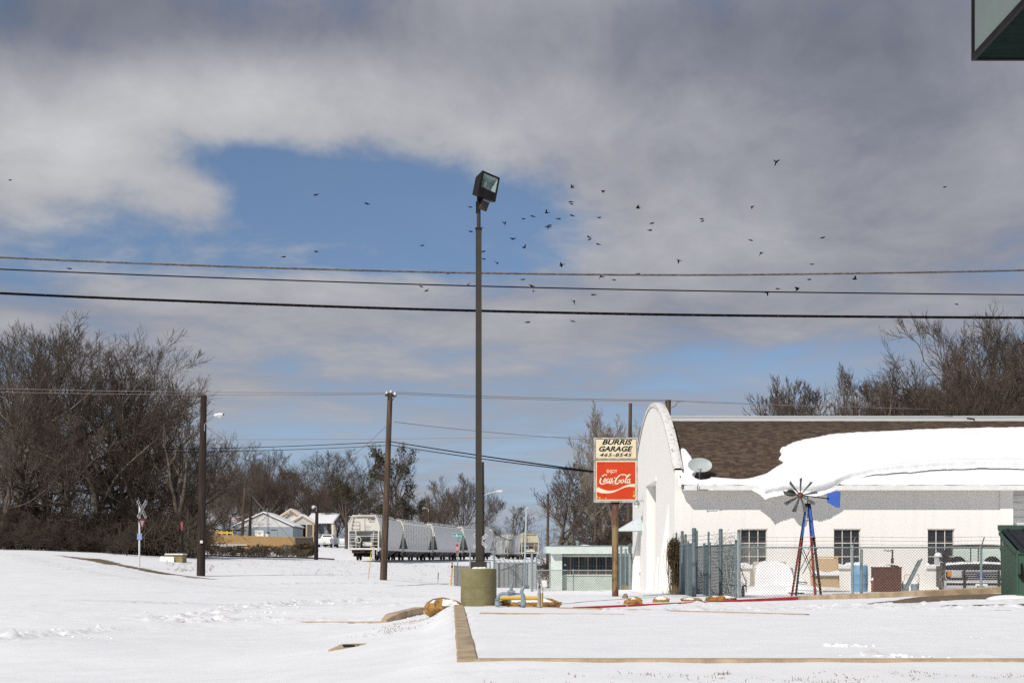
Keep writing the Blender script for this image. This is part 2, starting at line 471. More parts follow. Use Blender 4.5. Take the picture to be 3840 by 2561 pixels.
MT['blue_sign'] = mat('blue_sign', (.045, .21, .58), (.04, .19, .53), 4, .5)
MT['white_sign'] = mat('white_sign', (.74, .74, .73), (.64, .64, .63), 4, .5)
MT['reflection_pane'] = mat('reflection_tint_glass', (.17, .185, .175), (.10, .11, .105), 3, .25)  # pale grey-green colour paints a reflection into the first window's lower panes
MT['dim_pane'] = mat('dim_glass', (.035, .04, .04), (.012, .014, .015), 2.5, .1, spec=.6)
MT['car_white'] = mat('white_car_paint', (.74, .745, .74), (.68, .685, .68), 2, .3)
MT['canopy_green'] = mat('canopy_green', (.012, .024, .021), (.009, .018, .016), 3, .9, spec=.03, stretch=(.6, 6, 1))
MT['canopy_panel'] = mat('canopy_panel', (.185, .225, .205), (.165, .20, .185), 1.5, .6)
MT['flag_red'] = mat('flag_red', (.5, .05, .06), None, 3, .8)
MT['concrete_old'] = mat('old_concrete', (.30, .245, .12), (.22, .18, .09), 4, .9, bump=.3)
MT['ballast'] = mat('ballast', (.12, .09, .07), (.05, .04, .035), 25, .95, bump=.8, bscale=40)

def moss():
    m, g, b, co = base_mat('mossy_concrete')
    f1 = g.smooth(g.noise(co, 2.6, 9, .72), .35, .70)
    f2 = g.smooth(g.noise(co, 26.0, 8, .75), .54, .66)
    zs_ = g.n('ShaderNodeSeparateXYZ'); g.link(co, zs_.inputs[0])
    c = g.mix(f1, (.165, .150, .066), (.235, .205, .105))
    g.link(g.mix(g.m('MULTIPLY', f2, .55), c, (.36, .32, .19)), b.inputs['Base Color'])
    b.inputs['Roughness'].default_value = .95
    bp = g.n('ShaderNodeBump'); bp.inputs['Strength'].default_value = .5; bp.inputs['Distance'].default_value = .01
    g.link(g.noise(co, 35, 5), bp.inputs['Height']); g.link(bp.outputs[0], b.inputs['Normal'])
    return m
MT['moss_concrete'] = moss()

def stucco():
    m, g, b, co = base_mat('white_stucco')
    streak = g.n('ShaderNodeMapping'); streak.inputs['Scale'].default_value = (2.2, 2.2, .10); g.link(co, streak.inputs[0])
    f = g.smooth(g.noise(streak.outputs[0], 2.6, 7, .65), .45, .85)
    c = g.mix(f, (.83, .805, .76), (.765, .73, .68))
    spot = g.smooth(g.noise(co, 9, 6, .7), .66, .74)
    g.link(g.mix(g.m('MULTIPLY', spot, .35), c, (.45, .38, .31)), b.inputs['Base Color'])
    b.inputs['Roughness'].default_value = .9
    bp = g.n('ShaderNodeBump'); bp.inputs['Strength'].default_value = .35; bp.inputs['Distance'].default_value = .012
    g.link(g.noise(co, 22, 6, .65), bp.inputs['Height']); g.link(bp.outputs[0], b.inputs['Normal'])
    return m
MT['white_stucco'] = stucco()

def chipped():
    m, g, b, co = base_mat('chipped_white_paint')
    f = g.smooth(g.noise(co, 7.5, 8, .7), .575, .61)
    c = g.mix(g.noise(co, 2, 4), (.74, .72, .68), (.62, .60, .56))
    g.link(g.mix(f, c, (.06, .055, .05)), b.inputs['Base Color'])
    b.inputs['Roughness'].default_value = .9
    return m
MT['chipped'] = chipped()

def siding(name, c1, c2, pitch):
    m, g, b, co = base_mat(name)
    sep = g.n('ShaderNodeSeparateXYZ'); g.link(co, sep.inputs[0])
    fr = g.m('FRACT', g.m('MULTIPLY', sep.outputs[2], 1.0 / pitch))
    g.link(g.mix(g.smooth(g.noise(co, 1.6, 5), .3, .7), c1, c2), b.inputs['Base Color'])
    b.inputs['Roughness'].default_value = .75
    bp = g.n('ShaderNodeBump'); bp.inputs['Strength'].default_value = .9; bp.inputs['Distance'].default_value = .05
    g.link(fr, bp.inputs['Height']); g.link(bp.outputs[0], b.inputs['Normal'])
    return m
MT['siding_white'] = siding('white_siding', (.72, .715, .69), (.64, .635, .61), .2)
MT['siding_blue'] = siding('blue_grey_block', (.30, .35, .38), (.26, .31, .345), .2)
MT['siding_tan'] = siding('tan_siding', (.46, .43, .38), (.40, .37, .33), .2)

def clear_glass():
    m, g, b, co = base_mat('windscreen_glass')
    b.inputs['Base Color'].default_value = (.55, .68, .62, 1); b.inputs['Roughness'].default_value = .03
    tr = g.n('ShaderNodeBsdfTransparent'); tr.inputs[0].default_value = (.94, .98, .96, 1)
    gl = g.n('ShaderNodeBsdfGlossy'); gl.inputs['Roughness'].default_value = .03
    fr = g.n('ShaderNodeLayerWeight'); fr.inputs[0].default_value = .25
    mx = g.n('ShaderNodeMixShader'); g.link(g.m('ADD', g.m('MULTIPLY', g.m('POWER', fr.outputs[1], 3.0), .35), .04), mx.inputs[0]); g.link(tr.outputs[0], mx.inputs[1]); g.link(gl.outputs[0], mx.inputs[2])
    out = [n for n in m.node_tree.nodes if n.type == 'OUTPUT_MATERIAL'][0]
    g.link(mx.outputs[0], out.inputs[0])
    return m
MT['clear_glass'] = clear_glass()

# ------------------------------------------------------------------ lettering
def text_mesh(s, size, shear=0.0, bold=0.0, sx=1.0, depth=.004, align='CENTER', spacing=1.0):
    """flat raised lettering in the XZ plane facing -Y"""
    cu = bpy.data.curves.new('letters', 'FONT')
    cu.body = s; cu.size = size; cu.shear = shear; cu.offset = bold; cu.extrude = depth
    cu.align_x = align; cu.align_y = 'CENTER'; cu.space_character = spacing; cu.resolution_u = 3
    ob = bpy.data.objects.new('letters', cu); COL.objects.link(ob)
    dg = bpy.context.evaluated_depsgraph_get()
    me = bpy.data.meshes.new_from_object(ob.evaluated_get(dg))
    bpy.data.objects.remove(ob); bpy.data.curves.remove(cu)
    n = len(me.vertices); co = np.zeros(n * 3, np.float32); me.vertices.foreach_get('co', co); co = co.reshape(-1, 3)
    out = np.stack([co[:, 0] * sx, -co[:, 2], co[:, 1]], axis=1)
    me.vertices.foreach_set('co', np.ascontiguousarray(out).ravel()); me.update()
    return me

def lettering(name, s, loc, size, m, parent, rot=None, **kw):
    me = text_mesh(s, size, **kw)
    me.materials.clear(); me.materials.append(m)
    o = bpy.data.objects.new(name, me); o.location = loc
    if rot is not None: o.rotation_euler = rot
    return link(o, parent)
# ------------------------------------------------------------------ terrain
CP = []
for px, py, D in ((1437, 2170, 78), (753, 2160, 78), (524, 2127, 80), (1715, 2200, 80), (1640, 2190, 78), (1692, 2196, 76), (1383, 2172, 80),
                  (1400, 2106, 136), (1330, 2108, 142), (1600, 2103, 180), (1855, 2099, 219), (1985, 2098, 250), (1860, 2094, 296),
                  (-60, 2062, 95), (300, 2068, 98), (600, 2085, 105), (800, 2090, 118), (1100, 2094, 128), (1300, 2101, 136),
                  (0, 2200, 52), (0, 2300, 32), (0, 2400, 22), (500, 2250, 42), (500, 2180, 60), (1000, 2250, 45), (1200, 2183, 72),
                  (900, 2185, 70), (1500, 2215, 66), (1500, 2262, 45), (1218, 2048, 213), (1000, 2055, 205), (760, 2058, 200),
                  (1250, 2075, 172), (1240, 2093, 152), (900, 2088, 150), (1000, 2040, 300), (300, 2050, 160), (-200, 2040, 150),
                  (2100, 2215, 75), (2300, 2212, 75), (1930, 2200, 75), (1995, 2217, 62), (2307, 2235, 40), (2390, 2210, 60),
                  (2600, 2222, 47), (3100, 2218, 47), (3700, 2210, 47), (2771, 2240, 38), (3200, 2236, 38), (3700, 2216, 38),
                  (3500, 2246, 34), (3790, 2237, 32.5), (2600, 2140, 120), (3400, 2120, 150), (2200, 2130, 130), (2900, 2258, 33),
                  (2200, 2262, 33), (1900, 2250, 36), (1700, 2240, 44), (3000, 2090, 350), (1500, 2060, 400), (600, 2030, 400)):
    p = P(px, py, D); CP.append((p.x, p.y, p.z))
CP += [(-22, 0, -.45), (-8, 0, -.4), (0, 0, -.3), (8, 0, -.2), (25, 0, -.1), (-20, -60, -.5), (20, -60, -.2), (-12, 12, -.45), (-5, 12, -.38),
       (-2.2, 13, -.2), (-1.0, 13.4, -.07), (2, 12.6, -.045), (6, 12.6, -.045), (2, 10, -.10), (6, 10, -.08), (-3, 18, -.40), (-2.6, 24, -.45),
       (-3.2, 30, -.5), (-1.35, 20, -.06), (-1.75, 28, -.14), (-1.4, 16, -.13), (1, 16, 0), (5, 16, 0), (11, 16, .01), (1, 25, 0), (5, 24, 0), (12, 25, .05),
       (9, 29, .04), (5.5, 28.5, -.01), (-6, 30, -.52), (-12, 30, -.42), (-8, 20, -.45), (30, 40, .3), (40, 100, .6), (0, 1200, 2.5), (-300, 400, 6), (300, 400, 2)]
CP = np.array(CP)
def _uv(x, y):
    s = 1 + np.maximum(y, 0) / 80.0
    return x / s, y / s
def _ker(d2): return .5 * d2 * np.log(d2 + 1e-9)
_U, _V = _uv(CP[:, 0], CP[:, 1])
_n = len(CP)
_K = _ker((_U[:, None] - _U) ** 2 + (_V[:, None] - _V) ** 2) + np.eye(_n) * 1.5
_Pm = np.stack([np.ones(_n), _U, _V], 1)
_A = np.zeros((_n + 3, _n + 3)); _A[:_n, :_n] = _K; _A[:_n, _n:] = _Pm; _A[_n:, :_n] = _Pm.T
_W = np.linalg.solve(_A, np.concatenate([CP[:, 2], np.zeros(3)]))
K0 = np.array([-.43, 13.9]); K1 = np.array([-1.14, 30.4]); K2 = np.array([5.3, 25.55]); K3 = np.array([14.0, 13.75])

def tps(x, y):
    x = np.asarray(x, float); y = np.asarray(y, float)
    sh = np.broadcast(x, y).shape
    x = np.broadcast_to(x, sh).ravel(); y = np.broadcast_to(y, sh).ravel()
    out = np.zeros(len(x))
    for i in range(0, len(x), 20000):
        u, v = _uv(x[i:i + 20000], np.minimum(y[i:i + 20000], 1500))
        out[i:i + 20000] = _ker((u[:, None] - _U) ** 2 + (v[:, None] - _V) ** 2) @ _W[:_n] + _W[_n] + _W[_n + 1] * u + _W[_n + 2] * v
    return out.reshape(sh)

def seg_dist(x, y, a, b):
    a = np.asarray(a, float); b = np.asarray(b, float); d = b - a; L = d @ d
    t = np.clip(((x - a[0]) * d[0] + (y - a[1]) * d[1]) / L, 0, 1)
    return np.hypot(x - a[0] - t * d[0], y - a[1] - t * d[1]), t

def sstep(x, lo, hi):
    t = np.clip((x - lo) / (hi - lo), 0, 1); return t * t * (3 - 2 * t)

def base_h(x, y):
    """snow surface without the small relief"""
    h = tps(x, y)
    x = np.asarray(x, float); y = np.asarray(y, float)
    # lot plateau, just under the kerb tops
    kx = K0[0] + (K1[0] - K0[0]) * (y - K0[1]) / (K1[1] - K0[1])
    back = K1[1] + (K2[1] - K1[1]) * (x - K1[0]) / (K2[0] - K1[0])
    inside = sstep(x - kx, -.05, .12) * sstep(y, 13.85, 14.05) * sstep(np.where(x < 5.3, back, 99) - y, -.15, .05) * sstep(22 - y + np.where(x < 5.3, 90, 0), 0, 6)
    h = h * (1 - inside) + .008 * inside
    # outside the kerb the snow lies lower
    d, _ = seg_dist(x, y, K0, K1)
    out = (x < kx)
    w = np.where(out, 1 - sstep(d, .35, 1.6), 0)
    w = w * ((y > 13.6) & (y < 30.6))
    w2 = np.where(out, 1 - sstep(d, .15, .7), 0) * ((y > 13.6) & (y < 30.6))
    tgt = .012 - .16 * np.maximum(d - .1, 0)
    h = h * (1 - w) + np.minimum(h, tgt) * w
    h = h * (1 - w2) + tgt * w2
    d, _ = seg_dist(x, y, K0, K3)
    w3 = np.where(y < 13.9, 1 - sstep(d, .15, .9), 0)
    h = h * (1 - w3) + (.004 - .04 * d) * w3
    return h

def gz(x, y): return float(base_h(np.array([x]), np.array([y]))[0])

def GP(px, py, dmin=9.0, dmax=320.0):
    """where the sight line of a photograph pixel meets the snow"""
    D = np.geomspace(dmin, dmax, 2600)
    z = EYE + (HOR - py) * D / F
    hh = base_h((px - 1920) * D / F, D)
    below = np.nonzero(z < hh)[0]
    i = below[0] if len(below) else len(D) - 1
    return Vector(((px - 1920) * D[i] / F, D[i], hh[i]))

def on(px, D, sink=0.0):
    """point on the ground straight below image column px at distance D"""
    x = (px - 1920) * D / F
    return Vector((x, D, gz(x, D) - sink))

# lattice noise
def vnoise(x, y, seed=0):
    xi = np.floor(x).astype(np.int64); yi = np.floor(y).astype(np.int64); xf = x - xi; yf = y - yi
    def hsh(a, b):
        n = (a * 374761393 + b * 668265263 + seed * 1442695041) & 0x7fffffff
        n = ((n ^ (n >> 13)) * 1274126177) & 0x7fffffff
        return ((n ^ (n >> 16)) & 0xffff) / 65535.0
    u = xf * xf * (3 - 2 * xf); v = yf * yf * (3 - 2 * yf)
    return (hsh(xi, yi) * (1 - u) + hsh(xi + 1, yi) * u) * (1 - v) + (hsh(xi, yi + 1) * (1 - u) + hsh(xi + 1, yi + 1) * u) * v
def fbm(x, y, oct=4, seed=0):
    s = 0; a = .5
    for o in range(oct):
        s = s + a * (vnoise(x, y, seed + o * 17) - .5); x = x * 2.03 + 13.1; y = y * 2.03 + 7.7; a *= .5
    return s

def lines(step0, lo, hi, far_lo, far_hi, grow):
    a = list(np.arange(lo, hi + 1e-6, step0))
    s = step0; p = hi
    while p < far_hi: s *= grow; p += s; a.append(p)
    s = step0; p = lo; b = []
    while p > far_lo: s *= grow; p -= s; b.append(p)
    return np.array(b[::-1] + a)

def build_ground():
    xs = lines(.10, -12.5, 13.0, -900, 900, 1.055)
    ys = np.concatenate([np.arange(-80, 9, 5.0), np.arange(9, 44, .10), np.arange(44, 100, .42), np.arange(100, 320, 1.6), np.geomspace(322, 3000, 26)])
    X, Y = np.meshgrid(xs, ys)
    H = base_h(X, Y)
    kx = K0[0] + (K1[0] - K0[0]) * (Y - K0[1]) / (K1[1] - K0[1])
    lot = ((X > kx) & (Y > 13.9) & (Y < 25.5)).astype(float)
    # gentle wind relief
    near = sstep(60 - Y, 0, 40)
    H = H + fbm(X * .5, Y * .35, 4, 3) * (.05 * (1 - lot) + .012) + fbm(X * 2.2, Y * 1.3, 4, 9) * (.022 * (1 - .6 * lot))
    # churned snow: wheel tracks, shovelled crumbs, foot prints
    rough = np.zeros_like(X); dep = np.zeros_like(X)
    def churn(pts, w, amp, lift=.5, trench=0.0):
        nonlocal rough, dep
        W = [GP(a, b) for a, b in pts]
        for p, q in zip(W[:-1], W[1:]):
            d, _ = seg_dist(X, Y, (p.x, p.y), (q.x, q.y))
            k = np.exp(-(d / w) ** 2)
            rough = np.maximum(rough, k * amp)
            if trench: dep = np.maximum(dep, np.exp(-(d / (w * .55)) ** 2) * trench)
    churn([(1340, 2252), (1060, 2264), (850, 2292), (640, 2318)], .45, .16)
    churn([(600, 2322), (760, 2330), (900, 2322)], .5, .17)
    churn([(980, 2318), (1300, 2326), (1480, 2316)], .42, .09)
    churn([(0, 2400), (160, 2382), (400, 2362)], .35, .15)
    churn([(400, 2362), (700, 2338)], .3, .06)
    churn([(980, 2225), (1300, 2232), (1690, 2236)], .5, .09)
    churn([(1330, 2280), (1600, 2262)], .5, .06)
    churn([(1600, 2240), (1400, 2218), (1150, 2206)], .9, .06)
    churn([(1000, 2190), (1250, 2187), (1420, 2186)], .7, .10)
    churn([(40, 2078), (110, 2095), (200, 2118), (320, 2142), (500, 2172)], .8, .16)
    churn([(240, 2098), (400, 2132)], .5, .10)
    churn([(430, 2118), (560, 2160), (700, 2190), (900, 2206)], .9, .08)
    churn([(2330, 2290), (2700, 2285), (3100, 2278), (3500, 2282), (3840, 2276)], .55, .10)
    churn([(2600, 2262), (3000, 2270), (3400, 2268), (3840, 2248)], .4, .08)
    churn([(3120, 2420), (3180, 2418)], .14, .16); churn([(3250, 2458), (3400, 2456)], .15, .17)
    churn([(3260, 2424), (3840, 2420)], .05, .04); churn([(3300, 2430), (3840, 2436)], .05, .03, trench=.03); churn([(3450, 2460), (3840, 2456)], .07, .06)
    churn([(3620, 2395), (3800, 2392)], .16, .05); churn([(3650, 2325), (3800, 2322)], .2, .04)
    churn([(1640, 2535), (1800, 2528), (2000, 2520)], .12, .05)
    for yy, w_ in ((2310, .10), (2318, .10), (2288, .12), (2262, .14), (2268, .14), (2352, .09), (2360, .09)):
        churn([(-50, yy + 8), (500, yy - 4), (1000, yy - 16), (1500, yy - 30)], w_, .05, trench=.03)
    churn([(0, 2232), (600, 2224), (1200, 2210), (1700, 2214)], .3, .05, trench=.03)
    churn([(650, 2196), (900, 2206), (1300, 2200), (1680, 2204)], .3, .05, trench=.03)
    crumb = np.abs(fbm(X * 4.1, Y * 4.1, 3, 21)) * 2.2 + np.maximum(fbm(X * 8.3, Y * 8.3, 2, 27), 0) * 1.5
    H = H + rough * (crumb - .22) * 1.6 - dep
    # bare soil and pavement
    bare = np.zeros_like(X)
    def strip(pts, w, v):
        nonlocal bare
        W = [GP(a, b) for a, b in pts]
        for p, q in zip(W[:-1], W[1:]):
            d, t = seg_dist(X, Y, (p.x, p.y), (q.x, q.y))
            bare = np.maximum(bare, v * sstep(w * 1.6 - d, 0, w * 1.2))
    strip([(235, 2083), (330, 2100), (425, 2116)], .5, .8)
    strip([(350, 2094), (425, 2115)], .9, .75)
    strip([(455, 2121), (560, 2142), (620, 2153)], .45, .85)
    strip([(460, 2118), (560, 2138), (700, 2160), (800, 2172)], .4, .85)
    strip([(690, 2163), (740, 2170)], .25, .8)
    strip([(1480, 2198), (1560, 2194), (1680, 2190)], .18, .62)
    strip([(1440, 2222), (1500, 2221)], .1, .6)
    # driven lane by the dumpster
    def poly(pts, v, soft=.3):
        nonlocal bare
        W = [GP(a, b) for a, b in pts]; n = len(W)
        ins = np.zeros(X.shape, bool); dm = np.full(X.shape, 1e9)
        for i in range(n):
            a, b = W[i], W[(i + 1) % n]
            c = ((a.y > Y) != (b.y > Y)) & (X < (b.x - a.x) * (Y - a.y) / (b.y - a.y + 1e-12) + a.x)
            ins ^= c
            dm = np.minimum(dm, seg_dist(X, Y, (a.x, a.y), (b.x, b.y))[0])
        sd = np.where(ins, dm, -dm)
        bare = np.maximum(bare, v * sstep(sd, -soft, soft))
    poly([(3210, 2269), (3330, 2252), (3440, 2238), (3600, 2226), (3860, 2222), (3860, 2240), (3600, 2248), (3420, 2260)], 1.0, .35)
    poly([(3520, 2276), (3560, 2268), (3860, 2262), (3860, 2273)], 1.0, .22)
    poly([(3650, 2289), (3800, 2285), (3800, 2288)], .75, .15)
    # wind-scoured bank and verge: flecks of weeds
    bank = np.exp(-((X + 12) / 14) ** 2) * sstep(Y, 80, 92) * sstep(140 - Y, 0, 20)
    bare = np.maximum(bare, (.37 + .34 * fbm(X * .25, Y * .12, 3, 5)) * bank)
    bare = np.maximum(bare, .36 * np.exp(-(seg_dist(X, Y, (-19.5, 84), (-13, 80))[0] / 1.6) ** 2))
    bare = np.maximum(bare, .38 * np.exp(-(seg_dist(X, Y, (-1.75, 29.5), (-2.3, 26))[0] / .42) ** 2))
    g = GP(1500, 2400); bare = np.maximum(bare, .24 * np.exp(-((X - g.x) ** 2 + (Y - g.y) ** 2) / 2.5))
    bare = np.maximum(bare, (.22 + .16 * sstep(X, .5, 4.2)) * sstep(13.1 - Y, 0, .8) * sstep(X, -.8, 1.5) * sstep(Y, 8, 9))
    ny, nx = X.shape
    V = np.stack([X, Y, H], -1).reshape(-1, 3)
    i = np.arange(ny - 1)[:, None] * nx + np.arange(nx - 1)[None, :]
    Q = np.stack([i, i + 1, i + 1 + nx, i + nx], -1).reshape(-1, 4)
    me = arr_mesh('ground', V, Q, MT['snow_ground'], smooth=True)
    tr_ = me.attributes.new('trod', 'FLOAT', 'POINT'); tr_.data.foreach_set('value', np.clip(rough / .10, 0, 1).astype(np.float32).ravel())
    at = me.attributes.new('bare', 'FLOAT', 'POINT')
    at.data.foreach_set('value', bare.astype(np.float32).ravel())
    o = bpy.data.objects.new('ground', me); link(o)
    tag(o, 'snow-covered ground, road and bank with tracks and bare patches', 'ground', kind='structure')
build_ground()

# ------------------------------------------------------------------ kerbs
def kerb_strip(name, pts, w, depth, m, label, seg=.9, wob=.006):
    """pts: centre line with z of the top"""
    rows = []
    mb = MB()
    P3 = []
    for a, b in zip(pts[:-1], pts[1:]):
        a = Vector(a); b = Vector(b); n = max(2, int((b - a).length / seg))
        P3 += [a.lerp(b, i / n) for i in range(n)]
    P3.append(Vector(pts[-1]))
    for i, p in enumerate(P3):
        t = (P3[min(i + 1, len(P3) - 1)] - P3[max(i - 1, 0)]); t.z = 0; t.normalize()
        s = Vector((t.y, -t.x, 0))
        j = [rng.uniform(-wob, wob) * (1, 1, .3, .3)[q_] for q_ in range(4)]
        rows.append([p - s * (w / 2) + Vector((0, 0, -depth)), p - s * (w / 2 + j[0]) + Vector((0, 0, -.018)), p - s * (w / 2 - .018) + Vector((0, 0, j[2] * .5)),
                     p + s * (w / 2 - .018) + Vector((0, 0, j[3] * .5)), p + s * (w / 2 + j[1]) + Vector((0, 0, -.018)), p + s * (w / 2) + Vector((0, 0, -depth))])
    mb.grid(rows)
    mb.add(rows[0], [(0, 1, 2, 3, 4, 5)]); mb.add(rows[-1], [(5, 4, 3, 2, 1, 0)])
    o = mb.build(name, m)
    return tag(o, label, 'kerb', kind='structure')
kerb_strip('kerb', [(K0[0], K0[1] - .1, .035), (K1[0], K1[1], .035)], .21, .3, MT['kerb'], 'tan concrete kerb running from the front corner back to the light pole')
kerb_strip('kerb', [(K0[0] + .09, 13.9, .033), (3, 13.88, .033), (8, 13.83, .033), (14, 13.75, .033)], .20, .3, MT['kerb'], 'tan concrete kerb along the near edge of the snowy lot')
kerb_strip('kerb', [(K1[0] + .11, K1[1] - .02, .03), (2.2, 27.95, .028), (K2[0], K2[1], .02)], .20, .3, MT['kerb'], 'thin line of concrete kerb in front of the gas pipes')
a, b = P(1800, 2297, 26.2), P(2340, 2303, 25.6)
kerb_strip('kerb', [(a.x, a.y, .022), (b.x, b.y, .022)], .10, .2, MT['kerb'], 'thin strip of concrete showing through the lot snow', wob=.03)
RK = [P(2150, 2271, 29.2), P(2600, 2252, 32.6), P(2990, 2233, 35.4)]
kerb_strip('red_kerb', [p_ + Vector((0, 0, -.022)) for p_ in RK], .06, .3, MT['kerb_red'], 'red painted kerb edge below the chain-link fence')
RK2 = [P(2996, 2233, 35.45), P(3230, 2225, 35.7), P(3440, 2213, 36.0), P(3640, 2204, 36.2), P(3900, 2192, 36.6)]
kerb_strip('kerb', RK2, .2, .5, MT['kerb'], 'broad tan concrete kerb below the parked truck')
kerb_strip('kerb', [GP(1130, 2331) + Vector((0, 0, .012)), GP(1300, 2333) + Vector((0, 0, .02)), GP(1425, 2334) + Vector((0, 0, .03)), GP(1452, 2331) + Vector((0, 0, .06))], .12, .3, MT['kerb'], 'low kerb beside the street, mostly under snow')

# swept kerb end by the driveway
def kerb_end():
    a = GP(1440, 2334); b = GP(1560, 2305)
    mb = MB()
    rows = []
    for i in range(13):
        t = i / 12
        p = a.lerp(b, t); w = .06 + .12 * math.sin(min(1, t * 3) * math.pi / 2)
        h = .07 + .11 * math.sin(min(1, t * 3) * math.pi / 2)
        s = Vector((1, -.1, 0)).normalized()
        rows.append([p - s * w * 1.4 + Vector((0, 0, -.2)), p - s * w * 1.2 + Vector((0, 0, h * .35)), p - s * w * .8 + Vector((0, 0, h * .85)), p - s * w * .2 + Vector((0, 0, h)), p + s * w + Vector((0, 0, h)), p + s * w + Vector((0, 0, -.2))])
    mb.grid(rows); mb.add(rows[0], [(0, 1, 2, 3, 4, 5)]); mb.add(rows[-1], [(5, 4, 3, 2, 1, 0)])
    tag(mb.build('kerb', MT['kerb']), 'rounded concrete kerb end at the driveway beside the ochre boulder', 'kerb', kind='structure')
kerb_end()

# storm drain inlet
def inlet():
    g = GP(1300, 2432)
    t = thing('drain_inlet', 'small concrete drain inlet half buried in the snowy verge', 'drain', (g.x, g.y, g.z - .05))
    mb = MB()
    for k, (sx, zz) in enumerate(((0, .0),)):
        mb.add([(-.24, -.22, -.1), (.20, -.20, -.1), (.26, .30, -.1), (-.12, .34, -.1), (-.23, -.2, .05), (.17, -.18, .07), (.24, .28, .11), (-.10, .32, .10)],
               [(3, 2, 1, 0), (4, 5, 6, 7), (0, 1, 5, 4), (1, 2, 6, 5), (2, 3, 7, 6), (3, 0, 4, 7)])
    mb.build('collar', MT['kerb'], t, smooth=False)
    MB().box((.05, .10, .094), (.20, .25, .02)).build('lid', MT['concrete_old'], t)
    MB().box((.03, -.02, .098), (.16, .06, .016)).build('grate', MT['black'], t)
inlet()

# dry grass at the near verge
def grass():
    A, B, R0, R1 = [], [], [], []
    r = random.Random(3)
    def tuft(x, y, n, hmax):
        z = gz(x, y) - .01
        for _ in range(n):
            bx = x + r.gauss(0, .035); by = y + r.gauss(0, .035); h = r.uniform(.3, 1) * hmax
            dx = r.gauss(0, .5) * h; dy = r.gauss(0, .5) * h
            m = (bx + dx * .4, by + dy * .4, z + h * .65)
            A.append((bx, by, z)); B.append(m); R0.append(.0022); R1.append(.0018)
            A.append(m); B.append((bx + dx, by + dy, z + h)); R0.append(.0018); R1.append(.0005)
    for _ in range(420):
        x = r.uniform(-.2, 5.2); y = r.uniform(11.3, 13.0)
        if r.random() < .25 + .75 * max(0, min(1, (x - .5) / 3.0)) * (1 if y < 12.7 else .4): tuft(x, y, r.randint(2, 6), r.uniform(.012, .045))
    for _ in range(150):
        t = r.random(); x = -1.75 - .6 * t + r.gauss(0, .28); y = 29.5 - 4 * t + r.gauss(0, .4); tuft(x, y, r.randint(1, 4), r.uniform(.015, .05))
    for _ in range(520):
        x = r.uniform(-20, 2); y = r.uniform(82, 130); tuft(x, y, 4, r.uniform(.06, .2))
    for _ in range(60):
        g = on(r.uniform(620, 800), r.uniform(80, 92)); tuft(g.x, g.y, 6, .22)
    me = seg_mesh('dry_grass', A, B, np.array(R0) * 1.6, np.array(R1) * 1.6, MT['straw'])
    o = link(bpy.data.objects.new('dry_grass', me))
    tag(o, 'scattered dry grass blades poking through thin snow', 'grass', kind='stuff')
grass()

# broken slabs of crusted snow on the lot
_g = (1 + 5 ** .5) / 2
ICO = [Vector(v).normalized() for v in ((-1, _g, 0), (1, _g, 0), (-1, -_g, 0), (1, -_g, 0), (0, -1, _g), (0, 1, _g), (0, -1, -_g), (0, 1, -_g), (_g, 0, -1), (_g, 0, 1), (-_g, 0, -1), (-_g, 0, 1))]
ICOF = [(0, 11, 5), (0, 5, 1), (0, 1, 7), (0, 7, 10), (0, 10, 11), (1, 5, 9), (5, 11, 4), (11, 10, 2), (10, 7, 6), (7, 1, 8), (3, 9, 4), (3, 4, 2), (3, 2, 6), (3, 6, 8), (3, 8, 9), (4, 9, 5), (2, 4, 11), (6, 2, 10), (8, 6, 7), (9, 8, 1)]
def snow_lumps():
    r = random.Random(11)
    mb = MB()
    def lump(px, py, n, spread, s):
        c = GP(px, py)
        for _ in range(n):
            x = c.x + r.gauss(0, spread); y = c.y + r.gauss(0, spread * .7); z = gz(x, y)
            R = Euler((r.uniform(-.5, .5), r.uniform(-.5, .5), r.uniform(0, 3))).to_matrix()
            k = s * r.uniform(.5, 1.2)
            sx, sy, sz = k * .55, k * r.uniform(.3, .5), k * r.uniform(.18, .36)
            mb.add([Vector((x, y, z + k * .08)) + R @ Vector((v[0] * sx * r.uniform(.6, 1.2), v[1] * sy * r.uniform(.6, 1.2), v[2] * sz * r.uniform(.6, 1.2))) for v in ICO], ICOF)
    lump(3150, 2424, 10, .09, .13); lump(3230, 2424, 8, .10, .06); lump(3340, 2462, 16, .13, .10); lump(3420, 2462, 8, .14, .07)
    lump(3155, 2458, 2, .02, .05); lump(3660, 2390, 8, .15, .03); lump(3760, 2392, 8, .2, .03); lump(3740, 2322, 8, .3, .03)
    for _ in range(170): lump(*r.choice([(1340, 2255), (1200, 2262), (1060, 2268), (950, 2280), (850, 2295), (740, 2310), (650, 2320), (760, 2328), (900, 2324), (1000, 2300)]), 1, .55, r.uniform(.03, .12))
    for _ in range(90): lump(r.uniform(0, 380), 2398 - r.uniform(0, 1) * 12 - 0.07 * r.uniform(0, 380), 1, .3, r.uniform(.025, .09))
    for _ in range(60): lump(r.uniform(1000, 1560), r.uniform(2312, 2330), 1, .1, r.uniform(.03, .07))
    for _ in range(140): lump(r.uniform(50, 1200), r.uniform(2385, 2480), 1, .05, r.uniform(.008, .022))
    for _ in range(70): lump(r.uniform(1050, 1700), r.uniform(2205, 2262), 1, .1, r.uniform(.04, .09))
    for _ in range(60): lump(r.uniform(2350, 3800), r.uniform(2262, 2292), 1, .1, r.uniform(.03, .07))
    o = mb.build('snow_crumbs', MT['snow'], smooth=False)
    tag(o, 'broken lumps and crumbs of crusted snow along tracks', 'snow', kind='stuff')
snow_lumps()
